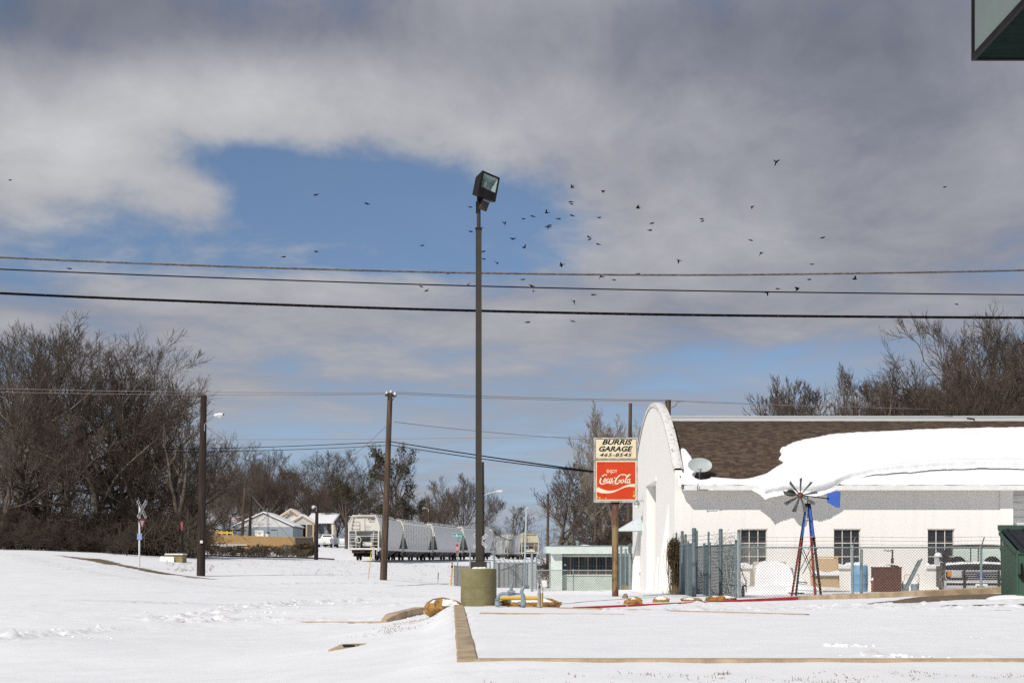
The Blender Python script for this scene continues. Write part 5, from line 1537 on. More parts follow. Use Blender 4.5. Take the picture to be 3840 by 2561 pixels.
# ------------------------------------------------------------------ windmill
def windmill():
    D = 39.4
    feet = [(2965, 2238, D - .5), (3074, 2238, D - .45), (3057, 2236, D + .6), (2990, 2236, D + .6)]
    c = P(3028, 2236, D)
    b = Vector((c.x, D, gz(c.x, D)))
    t = thing('windmill', 'ornamental garden windmill with blue and red legs and blue tail vane', 'windmill', b)
    apex = P(3029, 1897, D)
    def leg(px, py, dd, off, mats):
        f = P(px, py, D + dd); f.z = b.z - .08; top = apex + Vector((off[0], off[1], 0))
        zs = (P(0, 2012, D).z, )
        k = (zs[0] - f.z) / (top.z - f.z); mid = f.lerp(top, k)
        for a, bb, m in ((f, mid, mats[0]), (mid, top, mats[1])):
            d_ = (bb - a).normalized(); side = Vector((1, 0, 0)) * (1 if off[0] < 0 else -1)
            mb = MB(b)
            # angle iron: two flanges
            mb.bar(a + Vector((0, .022, 0)), bb + Vector((0, .022, 0)), .062, .006, up=(0, 1, 0))
            lg = mb.build('leg', m, t, smooth=False)
            mb = MB(b); mb.bar(a - side * .028, bb - side * .028, .006, .05, up=(0, 1, 0)); mb.build('flange', MT['black'], lg, smooth=False)
    leg(2968, 2238, -.35, (-.05, -.03), (MT['mill_red'], MT['mill_blue']))
    leg(3080, 2238, -.35, (.05, -.03), (MT['black'], MT['mill_blue']))
    leg(3058, 2236, .5, (.04, .04), (MT['mill_red'], MT['mill_blue']))
    leg(2984, 2236, .5, (-.04, .04), (MT['black'], MT['mill_blue']))
    def br(p0, p1, d0, d1, w=.022, m='black'):
        MB(b).bar(P(*p0, D + d0), P(*p1, D + d1), w, .012).build('brace', MT[m], t)
    br((3010, 1951), (3046, 1951), -.1, -.1); br((2978, 2212), (3086, 2216), -.35, -.35, .03)
    br((2992, 2152), (3049, 2040), -.2, -.1); br((3010, 2056), (3030, 2100), -.1, 0); br((3028, 2100), (3078, 2190), 0, -.3)
    br((3058, 2015), (3030, 2060), -.1, .1); br((3020, 2012), (3050, 2012), -.15, -.15, .014, 'trim_tan'); br((3064, 2056), (3010, 2150), -.2, .3); br((3003, 2060), (3066, 2200), .2, .4, .016, 'rust')
    MB(b).box(apex + Vector((0, 0, .03)), (.14, .14, .09)).build('cap', MT['black'], t)
    MB(b).tube(apex, P(3029, 1860, D), .014, n=8).tube(apex, P(3029, 1955, D), .01, n=8).build('mast', MT['black'], t)
    hub = P(3001, 1857, D - .12)
    MB(b).bar(hub, P(3108, 1869, D + .05), .028, .028).build('tail_boom', MT['black'], t)
    v = [P(px, py, D + .05) for px, py in ((3101, 1851), (3139, 1841), (3152, 1843), (3150, 1903), (3135, 1902), (3101, 1882))]
    MB(b).prism(v, (0, .008, 0)).build('tail_vane', MT['mill_blue'], t, smooth=False)
    # rotor, turned partly edge-on
    ax = Vector((-.45, -.86, .1)).normalized()
    e1 = ax.cross(Vector((0, 0, 1))).normalized(); e2 = e1.cross(ax).normalized()
    R = Matrix((e1, e2, ax)).transposed()
    hb = MB(b).lathe([(.05, -.04), (.085, -.03), (.085, .03), (.05, .05)], hub, 18, R).build('hub', MT['rust'], t)
    MB(b).lathe([(.035, .045), (.035, .055)], hub, 12, R).build('hub_cap', MT['terracotta'], hb)
    for k in range(9):
        a = k * 2 * PI / 9 + .18
        rd = e1 * math.cos(a) + e2 * math.sin(a); tg = -e1 * math.sin(a) + e2 * math.cos(a)
        tw = (tg * math.cos(.65) + ax * math.sin(.65))
        r0, r1 = .09, .50
        p = [hub + rd * r0 - tw * .022, hub + rd * r0 + tw * .022, hub + rd * r1 + tw * .062, hub + rd * (r1 - .03) - tw * .058]
        MB(b).prism(p, ax * .004).build('blade', MT['mill_blade'], t, smooth=False)
    p = P(2972, 1880, D); 
windmill()

# ------------------------------------------------------------------ yard clutter
def mound(name, c, rx, ry, h, parent, org, m=None, n=14, seed=0):
    mb = MB(org); rows = []; r = random.Random(seed); ph = r.uniform(0, 6)
    for j in range(n + 1):
        f = j / n
        rows.append([Vector(c) + Vector((rx * math.sin(f * PI / 2) * (1 + .08 * math.sin(3 * a + ph)) * math.cos(a), ry * math.sin(f * PI / 2) * math.sin(a), h * math.cos(f * PI / 2) ** .8 - .02)) for a in [2 * PI * i / 24 for i in range(25)]])
    mb.grid(rows)
    return tag(mb.build(name, m or MT['snow'], parent), kind='stuff')
def armchair():
    D = 43.5; b = on(2893, D); b.z -= .02
    t = thing('armchair', 'tan armchair buried under a big rounded heap of snow', 'armchair', b)
    MB(b).box(b + Vector((0, .05, .3)), (1.0, .7, .6)).build('seat', MT['cream_seat'], t)
    MB(b).box(b + Vector((0, .38, .55)), (1.0, .18, .9)).build('backrest', MT['cream_seat'], t)
    for sx, m in ((-1, 'cream_seat'), (1, 'galv')):
        mb = MB(b); x = b.x + sx * .555
        prof = [(-.1, .1), (-.34, .2), (-.38, .5), (-.34, .72), (-.2, .82), (.0, .78), (.3, .8), (.3, .1)]
        mb.prism([(x - .05, b.y + yy, b.z + zz) for yy, zz in prof], (.1, 0, 0)); mb.build('armrest', MT[m], t)
    # snow heap, sagging over both arms
    mb = MB(b); rows = []; nx, ny = 22, 16
    for j in range(ny + 1):
        v = j / ny; row = []
        for i in range(nx + 1):
            u = i / nx * 2 - 1
            wx = .56 - .10 * math.exp(-((v - .38) / .16) ** 2) + .12 * max(0, .3 - v)
            x = u * wx
            y = -.52 + v * .9 + .05 * math.cos(u * 2)
            z = 1.02 * (1 - .22 * abs(u) ** 3) * (min(1, .42 + v * 2.3) if v < .3 else 1.0) - .15 * max(0, (v - .8)) * 3 + .02 * math.sin(u * 7 + v * 5)
            if v == 0: z = -.05
            row.append(b + Vector((x, y, z)))
        rows.append(row)
    mb.grid(rows)
    mb.grid([[r_[0] for r_ in rows], [r_[0] + Vector((.1, 0, -.35)) for r_ in rows]]); mb.grid([[r_[-1] + Vector((-.1, 0, -.3)) for r_ in rows], [r_[-1] for r_ in rows]])
    tag(mb.build('snow_heap', MT['snow'], t), kind='stuff')
    mound('snow_drift', b + Vector((0, -.3, 0)), 1.0, .8, .33, t, b, seed=2)
armchair()

def clutter():
    # small cart at the corner post
    b = on(2786, 39.2)
    t = thing('hand_cart', 'small black hand cart with one wheel at the fence corner', 'cart', b)
    MB(b).span(b + Vector((-.3, -.05, .28)), b + Vector((.08, .35, .33))).build('tray', MT['black'], t)
    MB(b).lathe([(.13, -.03), (.16, -.02), (.16, .02), (.13, .03)], b + Vector((0, 0, .13)), 18, Euler((0, rad(90), 0)).to_matrix()).build('wheel', MT['tyre'], t)
    MB(b).bar(b + Vector((.09, 0, .12)), b + Vector((.09, .05, .46)), .025, .025).build('upright', MT['rust'], t)
    MB(b).path([b + Vector((.06, 0, .45)), b + Vector((-.03, 0, .7)), b + Vector((-.09, 0, .86))], .012, 6).build('handle', MT['rust'], t)
    mound('snow_cap', b + Vector((-.11, .1, .32)), .17, .2, .14, t, b)
    # wicker bench on its side
    D = 45.6; b = on(3090, D)
    t = thing('wicker_bench', 'wicker garden bench with a yellow frame against the garage wall', 'bench', b)
    def q(px, py, dy=0): return P(px, py, D + dy)
    MB(b).prism([q(3040, 2092, .3), q(3138, 2094, .3), q(3142, 2150, 0), q(3042, 2148, 0)], (0, .015, 0)).build('backrest', MT['wicker'], t, smooth=False)
    MB(b).prism([q(3042, 2158, 0), q(3143, 2158, 0), q(3146, 2202, 0), q(3044, 2198, 0)], (0, .015, 0)).build('seat_front', MT['wicker'], t, smooth=False)
    for p0, p1, d0, d1 in (((3036, 2087), (3140, 2089), .3, .3), ((3036, 2087), (3042, 2200), .3, -.02), ((3140, 2089), (3147, 2205), .3, -.02), ((3040, 2155), (3146, 2155), -.03, -.03)):
        MB(b).bar(q(*p0, d0), q(*p1, d1), .035, .035).build('frame_rail', MT['wicker_frame'], t)
    mb = MB(b); mb.grid([[q(3042 + i * 13, 2148 - (3 + 3 * math.sin(i)) * (j == 1) - 4 * (j > 0), -.12 + .16 * j) for i in range(9)] for j in range(3)]); mb.grid([[q(3042 + i * 13, 2156, -.12) for i in range(9)], [q(3042 + i * 13, 2148, -.12) for i in range(9)]])
    tag(mb.build('snow_ledge', MT['snow'], t), kind='stuff')
    # hoop under a snow hump
    b = on(3010, 42.5); b.z = P(0, 2192, 42.5).z
    t = thing('planter_hoop', 'dark green round hoop with a dome of snow behind the windmill', 'hoop', b)
    mb = MB(b); mb.path([b + Vector((.14 * math.cos(a), .1 * math.sin(a), .08 - .02 * math.cos(a))) for a in [2 * PI * i / 20 for i in range(21)]], .014, 6, caps=False); mb.build('ring', mat('ring_green', (.02, .06, .05), None, 5, .5), t)
    mound('snow_dome', b + Vector((0, .12, .0)), .16, .15, .22, t, b)
    mound('base_drift', b + Vector((0, .1, -.2)), .5, .4, .24, t, b)
    # blue barrel
    D = 45.0; b = on(3223, D); w = 62 / (F / D) / 2; zt = P(0, 2118, D).z
    t = thing('plastic_barrel', 'light blue plastic barrel with snow on its lid', 'barrel', b); h = zt - b.z
    MB(b).lathe([(w * .93, -.1), (w * .97, .0), (w, h * .3), (w * 1.02, h * .31), (w * 1.02, h * .34), (w, h * .36), (w, h * .64), (w * 1.02, h * .65), (w * 1.02, h * .68), (w, h * .70), (w * .97, h * .95), (w * .88, h), (.02, h)], b, 28).build('drum', MT['barrel_blue'], t)
    mound('snow_cap', b + Vector((0, 0, h)), w * .9, w * .9, .12, t, b)
    # terracotta pot
    D = 44.6; b = on(3282, D); s = F / D
    t = thing('flower_pot', 'small terracotta flower pot capped with snow', 'flower pot', b); h = P(0, 2175, D).z - b.z
    MB(b).lathe([(.09, -.05), (.10, 0), (.13, h * .8), (.14, h * .8), (.14, h), (.12, h), (.10, h * .7)], b, 20).build('pot', MT['terracotta'], t)
    mound('snow_cap', b + Vector((0, 0, h)), .12, .12, .13, t, b)
    # brown steel box
    D = 44.2; a = P(3285, 2125, D); c = P(3381, 2202, D); b = Vector(((a.x + c.x) / 2, D, gz(a.x, D)))
    t = thing('steel_box', 'rust brown steel box with a snow-covered top', 'box', b)
    MB(b).span((a.x, D, b.z - .1), (c.x, D + .6, a.z)).build('body', MT['rust_box'], t)
    MB(b).span((a.x - .015, D - .015, a.z - .03), (c.x + .015, D + .615, a.z)).build('rim', MT['rust'], t)
    mb = MB(b); rows = []
    for j in range(7):
        rows.append([(a.x + .05 + (c.x - a.x - .1) * i / 12, D + .02 + .56 * j / 6, a.z - .01 + .14 * (math.sin(PI * (i / 12)) ** .5) * (math.sin(PI * min(1, .12 + j / 6 * .8)) ** .5)) for i in range(13)])
    mb.grid(rows); tag(mb.build('snow_cap', MT['snow'], t), kind='stuff')
    # rusty jack stand
    D = 44.9; b = Vector((P(3346, 0, D).x, D, P(0, 2125, D).z - .12))
    t = thing('pipe_jack', 'rusty pipe jack with a bent crank arm on the brown box', 'jack', b)
    MB(b).tube(b, P(3346, 2092, D), .045, n=10).build('base', MT['rust'], t)
    MB(b).tube(P(3346, 2094, D), P(3347, 2060, D), .026, n=10).build('shaft', MT['rust'], t)
    MB(b).path([P(3347, 2063, D), P(3326, 2065, D), P(3318, 2060, D), P(3316, 2066, D)], .016, 8).build('crank', MT['rust'], t)
    # leaning steel channel
    D = 40.6; p0, p1 = P(3386, 2225, D), P(3450, 2098, D + .35)
    mb = MB(p0); mb.bar(p0, p1, .10, .015); mb.bar(p0 + Vector((.05, -.02, .03)), p1 + Vector((.05, -.02, .03)), .015, .06); mb.bar(p0 + Vector((-.05, -.02, -.03)), p1 + Vector((-.05, -.02, -.03)), .015, .06)
    tag(mb.build('steel_channel', MT['galv'], loc=p0), 'grey steel channel leaning at an angle behind the fence', 'steel channel')
    D = 39.6; p0 = on(3230, D, .1)
    t = thing('pipe_bollard', 'plain round grey pipe bollard behind the fence beside the blue barrel', 'bollard', p0)
    MB(p0).tube(p0, P(3230, 2062, D), .043, n=14).build('pipe', MT['galv'], t)
    MB(p0).lathe([(.043, 0), (.035, .03), (.01, .04)], P(3230, 2062, D), 14).build('cap', MT['galv'], t)
    # wire rack and can
    D = 45.9; b = on(3420, D)
    t = thing('wire_rack', 'pale wire rack propped against the garage wall', 'rack', b)
    a, c = P(3392, 2154, D), P(3446, 2196, D)
    for p0, p1 in (((a.x, a.z), (c.x, a.z)), ((c.x, a.z), (c.x, c.z)), ((a.x, a.z), (a.x, c.z)), ((a.x, c.z), (c.x, c.z))):
        MB(b).tube((p0[0], D, p0[1]), (p1[0], D, p1[1]), .012, n=6).build('frame_rod', MT['wicker_frame'], t)
    for k in range(1, 9): MB(b).tube((a.x + (c.x - a.x) * k / 9, D, a.z), (a.x + (c.x - a.x) * k / 9, D, c.z), .004, n=4).build('rod', MT['white_sign'], t)
    for px, w, D, lab in ((3431, 15, 43.8, 'round grey metal can with a snow cap near the leaning channel'), (3395, 13, 44.4, 'low grey tub filled with snow beside the brown box')):
        b = on(px, D); r_ = w / (F / D); b.z = P(0, 2203, D).z
        t = thing('metal_can', lab, 'can', b)
        MB(b).lathe([(r_ * .95, -.15), (r_, 0), (r_, .05), (r_ * 1.04, .055), (r_ * 1.04, .07), (r_, .075), (r_, .12), (r_ * .9, .12)], b, 20).build('drum', MT['galv'], t)
        mound('snow_cap', b + Vector((0, 0, .11)), r_ * .95, r_ * .95, .15, t, b)
clutter()

# ------------------------------------------------------------------ parked truck
def truck():
    D = 41.0; X = (3678 - 1920) * D / F
    t = thing('pickup_truck', 'black and chrome old pickup truck facing the fence', 'truck', (X, D, -.33), rz=rad(-14))
    def B(a, b_): return MB().span(a, b_)
    bk, ch = MT['truck_black'], MT['chrome']
    # hood and fenders
    mb = MB(); rows = []
    for y, w, z, zc in ((0.02, .96, .98, 1.00), (.0, .97, 1.03, 1.06), (.12, .98, 1.10, 1.14), (.7, .99, 1.15, 1.19), (1.25, .98, 1.19, 1.22)):
        rows.append([(-w, y, .62), (-w, y, .85), (-w * .985, y, z - .03), (-w * .9, y, z + .005), (-w * .5, y, zc), (0, y, zc + .012), (w * .5, y, zc), (w * .9, y, z + .005), (w * .985, y, z - .03), (w, y, .85), (w, y, .62)])
    mb.grid(rows); mb.build('hood', bk, t)
    for s in (-1, 1):
        B((s * .985 - .02, .0, .45), (s * .985 + .02, 1.3, .66)).build('fender', bk, t)
        B((s * .97 - .03, 1.25, .45), (s * .97 + .03, 2.75, 1.20)).build('door', bk, t)
        mb = MB(); mb.prism([(s * .93, 1.28, 1.2), (s * .95, 2.72, 1.2), (s * .78, 2.55, 1.70), (s * .78, 1.85, 1.70)], (s * .01, 0, 0)); mb.build('side_glass', MT['clear_glass'], t, smooth=False)
        MB().bar((s * .92, 1.22, 1.20), (s * .76, 1.80, 1.70), .085, .07).build('pillar', bk, t)
        MB().bar((s * .95, 2.72, 1.20), (s * .78, 2.58, 1.70), .09, .08).build('pillar', bk, t)
    # roof with drip edge
    mb = MB(); rows = []
    for y, z in ((1.72, 1.685), (1.78, 1.725), (2.1, 1.765), (2.5, 1.755), (2.66, 1.70)):
        rows.append([(-.81, y, 1.665), (-.79, y, z - .02), (-.62, y, z + .005), (0, y, z + .02), (.62, y, z + .005), (.79, y, z - .02), (.81, y, 1.665)])
    mb.grid(rows); mb.add(rows[0], [(6, 5, 4, 3, 2, 1, 0)]); mb.add(rows[-1], [(0, 1, 2, 3, 4, 5, 6)])
    mb.build('roof', mat('truck_faded_roof', (.075, .06, .05), (.03, .026, .024), 3, .5), t)
    MB().prism([(-.84, 1.24, 1.22), (.84, 1.24, 1.22), (.72, 1.76, 1.69), (-.72, 1.76, 1.69)], (0, .006, .004)).build('windscreen', MT['clear_glass'], t, smooth=False)
    MB().bar((-.85, 1.23, 1.21), (.85, 1.23, 1.21), .05, .04).build('windscreen_seal', bk, t)
    MB().bar((-.73, 1.75, 1.695), (.73, 1.75, 1.695), .05, .04).build('header_rail', bk, t)
    # rear wall and sliding window
    B((-.95, 2.66, .5), (.95, 2.74, 1.22)).build('cab_rear', bk, t)
    rw = MB().prism([(-.86, 2.70, 1.22), (.86, 2.70, 1.22), (.74, 2.62, 1.69), (-.74, 2.62, 1.69)], (0, .006, 0)).build('rear_window', MT['clear_glass'], t, smooth=False)
    for x in (-.10, .12): MB().bar((x, 2.68, 1.22), (x, 2.60, 1.69), .035, .03).build('slider_rail', MT['black'], rw)
    for x in (-.50, .50):
        mb = MB(); mb.lathe([(.26, -.09), (.27, .0), (.26, .09)], (x, 2.35, 1.16), 20, Euler((rad(90), 0, 0)).to_matrix()); mb.build('headrest', MT['black'], t)
    B((-.85, 1.3, 1.05), (.85, 1.6, 1.20)).build('dashboard', MT['black'], t)
    B((-.85, 2.2, .7), (.85, 2.6, 1.15)).build('seat', MT['black'], t)
    mb = MB(); mb.span((-1.0, 2.8, .45), (-.9, 5.2, 1.12)); mb.span((.9, 2.8, .45), (1.0, 5.2, 1.12)); mb.span((-.9, 5.1, .45), (.9, 5.2, 1.12)); mb.span((-.9, 2.8, .45), (.9, 2.88, 1.1)); mb.span((-.9, 2.88, .5), (.9, 5.1, .58)); mb.build('bed', bk, t)
    tag(MB().span((-.89, 2.89, .58), (.89, 5.09, .9)).build('bed_snow', MT['snow'], t), kind='stuff')
    # snow in the cowl
    mb = MB(); rows = []
    for j, (y, z) in enumerate(((.78, 1.19), (.86, 1.245), (1.05, 1.275), (1.22, 1.26))):
        rows.append([(-.92 + 1.84 * i / 16, y + .05 * math.sin(i * 1.3), z - .05 * (abs(i - 8) / 8) ** 2 + .008 * math.sin(i * 2.1)) for i in range(17)])
    mb.grid(rows); tag(mb.build('cowl_snow', MT['snow'], t), kind='stuff')
    for x0, x1 in ((-.55, .02), (.15, .72)): MB().bar((x0, 1.06, 1.285), (x1, .90, 1.245), .018, .012).build('wiper', MT['black'], t)
    # grille
    gr = B((-.98, -.012, .60), (.98, .04, 1.0)).build('grille', MT['black'], t)
    B((-.98, -.05, .985), (.98, -.01, 1.025)).build('chrome_trim', ch, gr)
    B((-.95, -.05, .705), (.95, -.015, .735)).build('chrome_trim', ch, gr)
    for k in range(5):
        z = .95 - k * .052
        B((-.50, -.05, z - .007), (.50, -.013, z + .007)).build('grille_bar', ch, gr)
    B((-.12, -.07, .83), (.12, -.05, .90)).build('emblem', mat('blue_oval', (.03, .06, .22), None, 5, .3), gr)
    for s in (-1, 1):
        h = B((s * .68 - .13, -.06, .83), (s * .68 + .13, -.013, 1.0)).build('headlight', MT['lamp_glass'], t)
        mb = MB(); mb.span((s * .68 - .16, -.055, .80), (s * .68 + .16, -.013, .825)); mb.span((s * .53 - .012, -.056, .8), (s * .53 + .012, -.013, 1.0)); mb.build('bezel', ch, h)
        B((s * .87 - .055, -.055, .84), (s * .87 + .055, -.013, 1.0)).build('turn_signal', MT['amber'], t)
        MB().path([(s * .97, -.03, .98), (s * .975, -.03, .80), (s * .93, -.04, .735), (s * .8, -.04, .72), (s * .5, -.04, .72)], .014, 6).build('chrome_edge', ch, t)
    # bumper
    bp = MB(); bp.prism([(-1.0, -.14, .68), (-.96, -.22, .70), (-.96, -.24, .48), (-1.0, -.14, .44), (-1.0, -.05, .44), (-1.0, -.05, .70)], (0, 0, 0)) if False else None
    b1 = MB(); rows = []
    for x in (-1.02, -.97, -.9, 0, .9, .97, 1.02):
        y = -.20 if abs(x) < .95 else (-.16 if abs(x) < 1 else -.05)
        rows.append([(x, y + .1, .72), (x, y + .01, .715), (x, y, .66), (x, y - .01, .64), (x, y - .005, .50), (x, y + .04, .455), (x, y + .12, .45)])
    b1.grid(rows); b1.build('bumper', MT['truck_silver'], t)
    B((-.96, -.222, .595), (.96, -.205, .655)).build('rub_strip', MT['black'], t)
    for s in (-1, 1): B((s * .47 - .03, -.27, .44), (s * .47 + .03, -.205, 1.02)).build('bumper_guard', MT['black'], t)
    pl = B((-.165, -.235, .47), (.165, -.222, .635)).build('licence_plate', MT['white_sign'], t)
    lettering('lettering', 'ES7-6761', (0, -.238, .535), .085, MT['ink'], pl, sx=.82, bold=.002)
    lettering('lettering', 'TEXAS', (0, -.238, .61), .032, MT['ink'], pl)
    for s in (-1, 1):
        for y in (.75, 4.1):
            w = MB().lathe([(.30, -.11), (.36, -.09), (.37, 0), (.36, .09), (.30, .11)], (s * .86, y, .37), 24, Euler((0, rad(90), 0)).to_matrix()).build('wheel', MT['tyre'], t)
            MB().lathe([(.2, -.115), (.2, .115)], (s * .86, y, .37), 20, Euler((0, rad(90), 0)).to_matrix()).build('rim', ch, w)
        mi = MB().bar((s * .95, 1.35, 1.22), (s * 1.12, 1.30, 1.30), .03, .03).build('mirror_arm', ch, t)
        MB().box((s * 1.16, 1.28, 1.30), (.14, .06, .26)).build('side_mirror', ch, mi)
        tag(MB().lathe([(.11, 0), (.10, .08), (.03, .12)], (s * 1.12, 1.3, 1.42), 12).build('mirror_snow', MT['snow'], t), kind='stuff')
    MB().path([(-1.0, .2, .9), (-1.1, .15, .75), (-1.06, .1, .55), (-1.02, .0, .46)], .012, 5).path([(-1.0, .3, 1.0), (-1.14, .2, .95), (-1.12, .15, .6)], .01, 5).build('torn_trim', MT['fence_grey'], t)
truck()

# ------------------------------------------------------------------ dumpster
def dumpster():
    c = P(3817, 2236, 32.2); g = gz(c.x, 32.5) - .02
    t = thing('dumpster', 'dark green steel dumpster with a black plastic lid', 'dumpster', (c.x, 32.2, g), rz=rad(-4))
    W, Dp, hf, hb = 1.9, 1.35, 1.06, 1.52
    gm = MT['dumpster']
    MB().prism([(0, 0, 0), (0, Dp, 0), (0, Dp + .1, hb), (0, .04, hf)], (.02, 0, 0)).build('side_panel', gm, t, smooth=False)
    MB().prism([(W - .02, 0, 0), (W - .02, Dp, 0), (W - .02, Dp + .1, hb), (W - .02, .04, hf)], (.02, 0, 0)).build('side_panel', gm, t, smooth=False)
    MB().add([(0, 0, 0), (W, 0, 0), (W, .04, hf), (0, .04, hf), (0.02, .02, 0), (W, .02, 0), (W, .06, hf), (.02, .06, hf)], [(0, 1, 2, 3), (7, 6, 5, 4), (3, 2, 6, 7)]).build('front_panel', gm, t, smooth=False)
    MB().prism([(0, Dp, 0), (0, Dp + .1, hb + .14), (0, Dp + .13, hb + .14), (0, Dp + .03, 0)], (W, 0, 0)).build('back_panel', gm, t, smooth=False)
    MB().prism([(-.05, Dp + .06, hb + .02), (-.05, Dp + .16, hb + .08), (-.05, Dp + .16, hb + .18), (-.05, Dp + .06, hb + .16)], (W + .1, 0, 0)).build('top_beam', gm, t, smooth=False)
    MB().bar((-.02, .02, hf - .02), (-.02, Dp + .1, hb - .02), .05, .07).build('rim', gm, t)
    MB().bar((-.01, .0, .02), (-.01, 0.03, hf), .05, .04).build('corner_post', gm, t)
    MB().bar((-.01, .02, hf - .01), (W, .02, hf - .01), .05, .08).build('rim', gm, t)
    MB().prism([(.02, -.06, hf + .02), (.02, Dp + .02, hb + .03), (.02, Dp + .02, hb + .07), (.02, -.06, hf + .07)], (W - .04, 0, 0)).build('lid', MT['dumpster_lid'], t, smooth=False)
    for k in range(5):
        x = .15 + k * .36; MB().bar((x, -.05, hf + .085), (x, Dp, hb + .085), .05, .03).build('lid_rib', MT['dumpster_lid'], t)
    mb = MB(); mb.span((.06, -.05, .42), (.10, -.005, .78)); mb.span((.0, -.05, .52), (.12, -.008, .55)); mb.build('latch', MT['black'], t)
    MB().path([(.08, -.05, .8), (.09, -.07, .62), (.11, -.06, .5), (.12, -.05, .38)], .016, 6).build('latch_rod', MT['black'], t)
    lettering('lettering', '354', (-.008, 1.22, 1.28), .13, mat('faded_lettering', (.42, .40, .34), None, 20, .8), t, rot=(0, rad(90), rad(-90)), sx=.8)
    mound('snow_drift', Vector((-.1, .15, -.06)), .55, .5, .16, t, (0, 0, 0))
    mound('snow_drift', Vector((.6, -.2, -.06)), .6, .3, .12, t, (0, 0, 0))
dumpster()

# ------------------------------------------------------------------ canopy corner overhead
def canopy():
    D = 12.0; c = P(3642, 230, D)
    O = Vector((8.6, 7.5, gz(8.6, 7.5) - .1))
    t = thing('canopy', 'corner of a dark green overhead canopy with pale side panels', 'canopy', O)
    zt = c.z + .75
    MB(O).span((c.x + .012, 4, c.z + .012), (11, D - .012, c.z + .04)).build('soffit', MT['canopy_green'], t)
    MB(O).span((c.x + .014, 4.0, c.z + .05), (c.x + .03, D - .05, zt - .04)).build('side_panel', MT['canopy_panel'], t)
    MB(O).span((c.x + .05, D - .03, c.z + .05), (11, D - .012, zt - .04)).build('far_panel', MT['canopy_panel'], t)
    fr = MT['black']
    for a, b in (((c.x, 4, c.z), (c.x + .03, D, c.z + .05)), ((c.x, D - .03, c.z + .05), (c.x + .03, D, zt)), ((c.x, 4, zt - .03), (c.x + .03, D - .03, zt)), ((c.x + .03, D - .03, c.z), (11, D, c.z + .05))):
        MB(O).span(a, b).build('frame_bar', fr, t)
    MB(O).span((c.x, 4, zt), (11, D, zt + .03)).build('roof_deck', MT['canopy_green'], t)
    for x, y in ((c.x + .085, D - .07), (c.x + .13, D - .45)):
        MB(O).lathe([(.008, -.012), (.008, 0)], (x, y, c.z + .012), 8).build('rivet', MT['black'], t)
    MB(O).span((8.45, 7.35, O.z), (8.75, 7.65, c.z + .03)).build('column', MT['canopy_green'], t)
canopy()
# ------------------------------------------------------------------ utility poles and lamps
def street_lamp_arm(t, O, p0, p1, head, m_arm, flip=1):
    """bracket from p0 to p1, cobra head reaching to 'head'"""
    p0, p1, head = Vector(p0), Vector(p1), Vector(head)
    k = (head - p1).length
    a = MB(O).path([p0 + Vector((0, 0, -.35)), p0, p0.lerp(p1, .5) + Vector((0, 0, .04)), p1], .03, 8).build('lamp_arm', m_arm, t)
    d = (head - p1).normalized()
    R = d.to_track_quat('X', 'Z').to_matrix()
    mb = MB(O); rows = []
    for i in range(9):
        f = i / 8; w = .05 + .13 * math.sin(PI * min(1, .12 + .8 * f)); h = .05 + .07 * math.sin(PI * min(1, .15 + .75 * f))
        c = p1 + d * (k * f)
        rows.append([c + R @ Vector((0, w * math.cos(a_), h * math.sin(a_))) for a_ in [2 * PI * j / 12 for j in range(13)]])
    mb.grid(rows); hd = mb.build('lamp_head', MT['white_sign'], t)
    MB(O).lathe([(.14, .02), (.13, -.08), (.08, -.15), (.01, -.17)], p1 + d * (k * .62) + Vector((0, 0, -.02)), 14).build('globe', MT['mint_light'], hd)
    MB(O).lathe([(.04, 0), (.04, .08)], p1 + d * (k * .3) + Vector((0, 0, .06)), 8).build('photocell', MT['black'], hd)

def pole(label, bx, by, tx, ty, D, r0, r1, m, name='utility_pole', group=None):
    a = on(bx, D, .3); b_ = P(tx, ty, D)
    t = thing(name, label, 'utility pole', a, group=group)
    MB(a).tube(a, b_, r0, r1, n=14).build('shaft', m, t)
    return t, a, b_
t, O, top = pole('dark creosoted wooden pole with a curved street lamp', 753, 2160, 764, 1482, 78, .235, .165, MT['wood_dark'])
street_lamp_arm(t, O, P(767, 1592, 77.8), P(806, 1558, 77.3), P(838, 1554, 77.1), MT['galv'])
MB(O).span(P(751, 2026, 77.75), P(760, 2036, 77.7)).build('tag', MT['white_sign'], t)
t, O, top = pole('brown wooden utility pole with a crossarm and insulators', 1437, 2172, 1463, 1473, 78, .20, .14, MT['wood_pole'])
ca = MB(O).bar(P(1446, 1481, 77.7), P(1484, 1484, 78.3), .11, .13).build('crossarm', MT['wood_pole'], t)
MB(O).bar(P(1480, 1488, 78.1), P(1468, 1508, 78), .03, .03).build('brace', MT['galv_dark'], t)
for px, py in ((1450, 1474), (1466, 1470), (1481, 1476)): MB(O).lathe([(.03, -.1), (.07, -.04), (.07, 0), (.05, .03), (.05, .07), (.02, .1)], P(px, py, 78), 10).build('insulator', MT['white_sign'], ca)
t, O, top = pole('plain wooden pole rising behind the red roadside sign', 2355, 2050, 2364, 1512, 100, .17, .12, MT['wood_pole'])
t, O, top = pole('wooden pole with insulators peeking over the garage parapet', 2496, 2100, 2506, 1500, 90, .20, .17, MT['wood_pole'])
ca = MB(O).bar(P(2494, 1508, 90), P(2516, 1510, 90), .14, .16).build('crossarm', MT['wood_pole'], t)
MB(O).path([P(2514, 1530, 89.8), P(2535, 1520, 89.8), P(2538, 1508, 89.8), P(2560, 1503, 89.8)], .035, 5).build('jumper_wire', MT['cable_thin'], t)
t, O, top = pole('thin wooden pole with a street lamp partly hidden by the lot light', 1812, 2095, 1811, 1732, 150, .16, .12, MT['wood_dark'])
street_lamp_arm(t, O, P(1812, 1857, 150), P(1862, 1842, 149.5), P(1886, 1841, 149.3), MT['white_sign'])
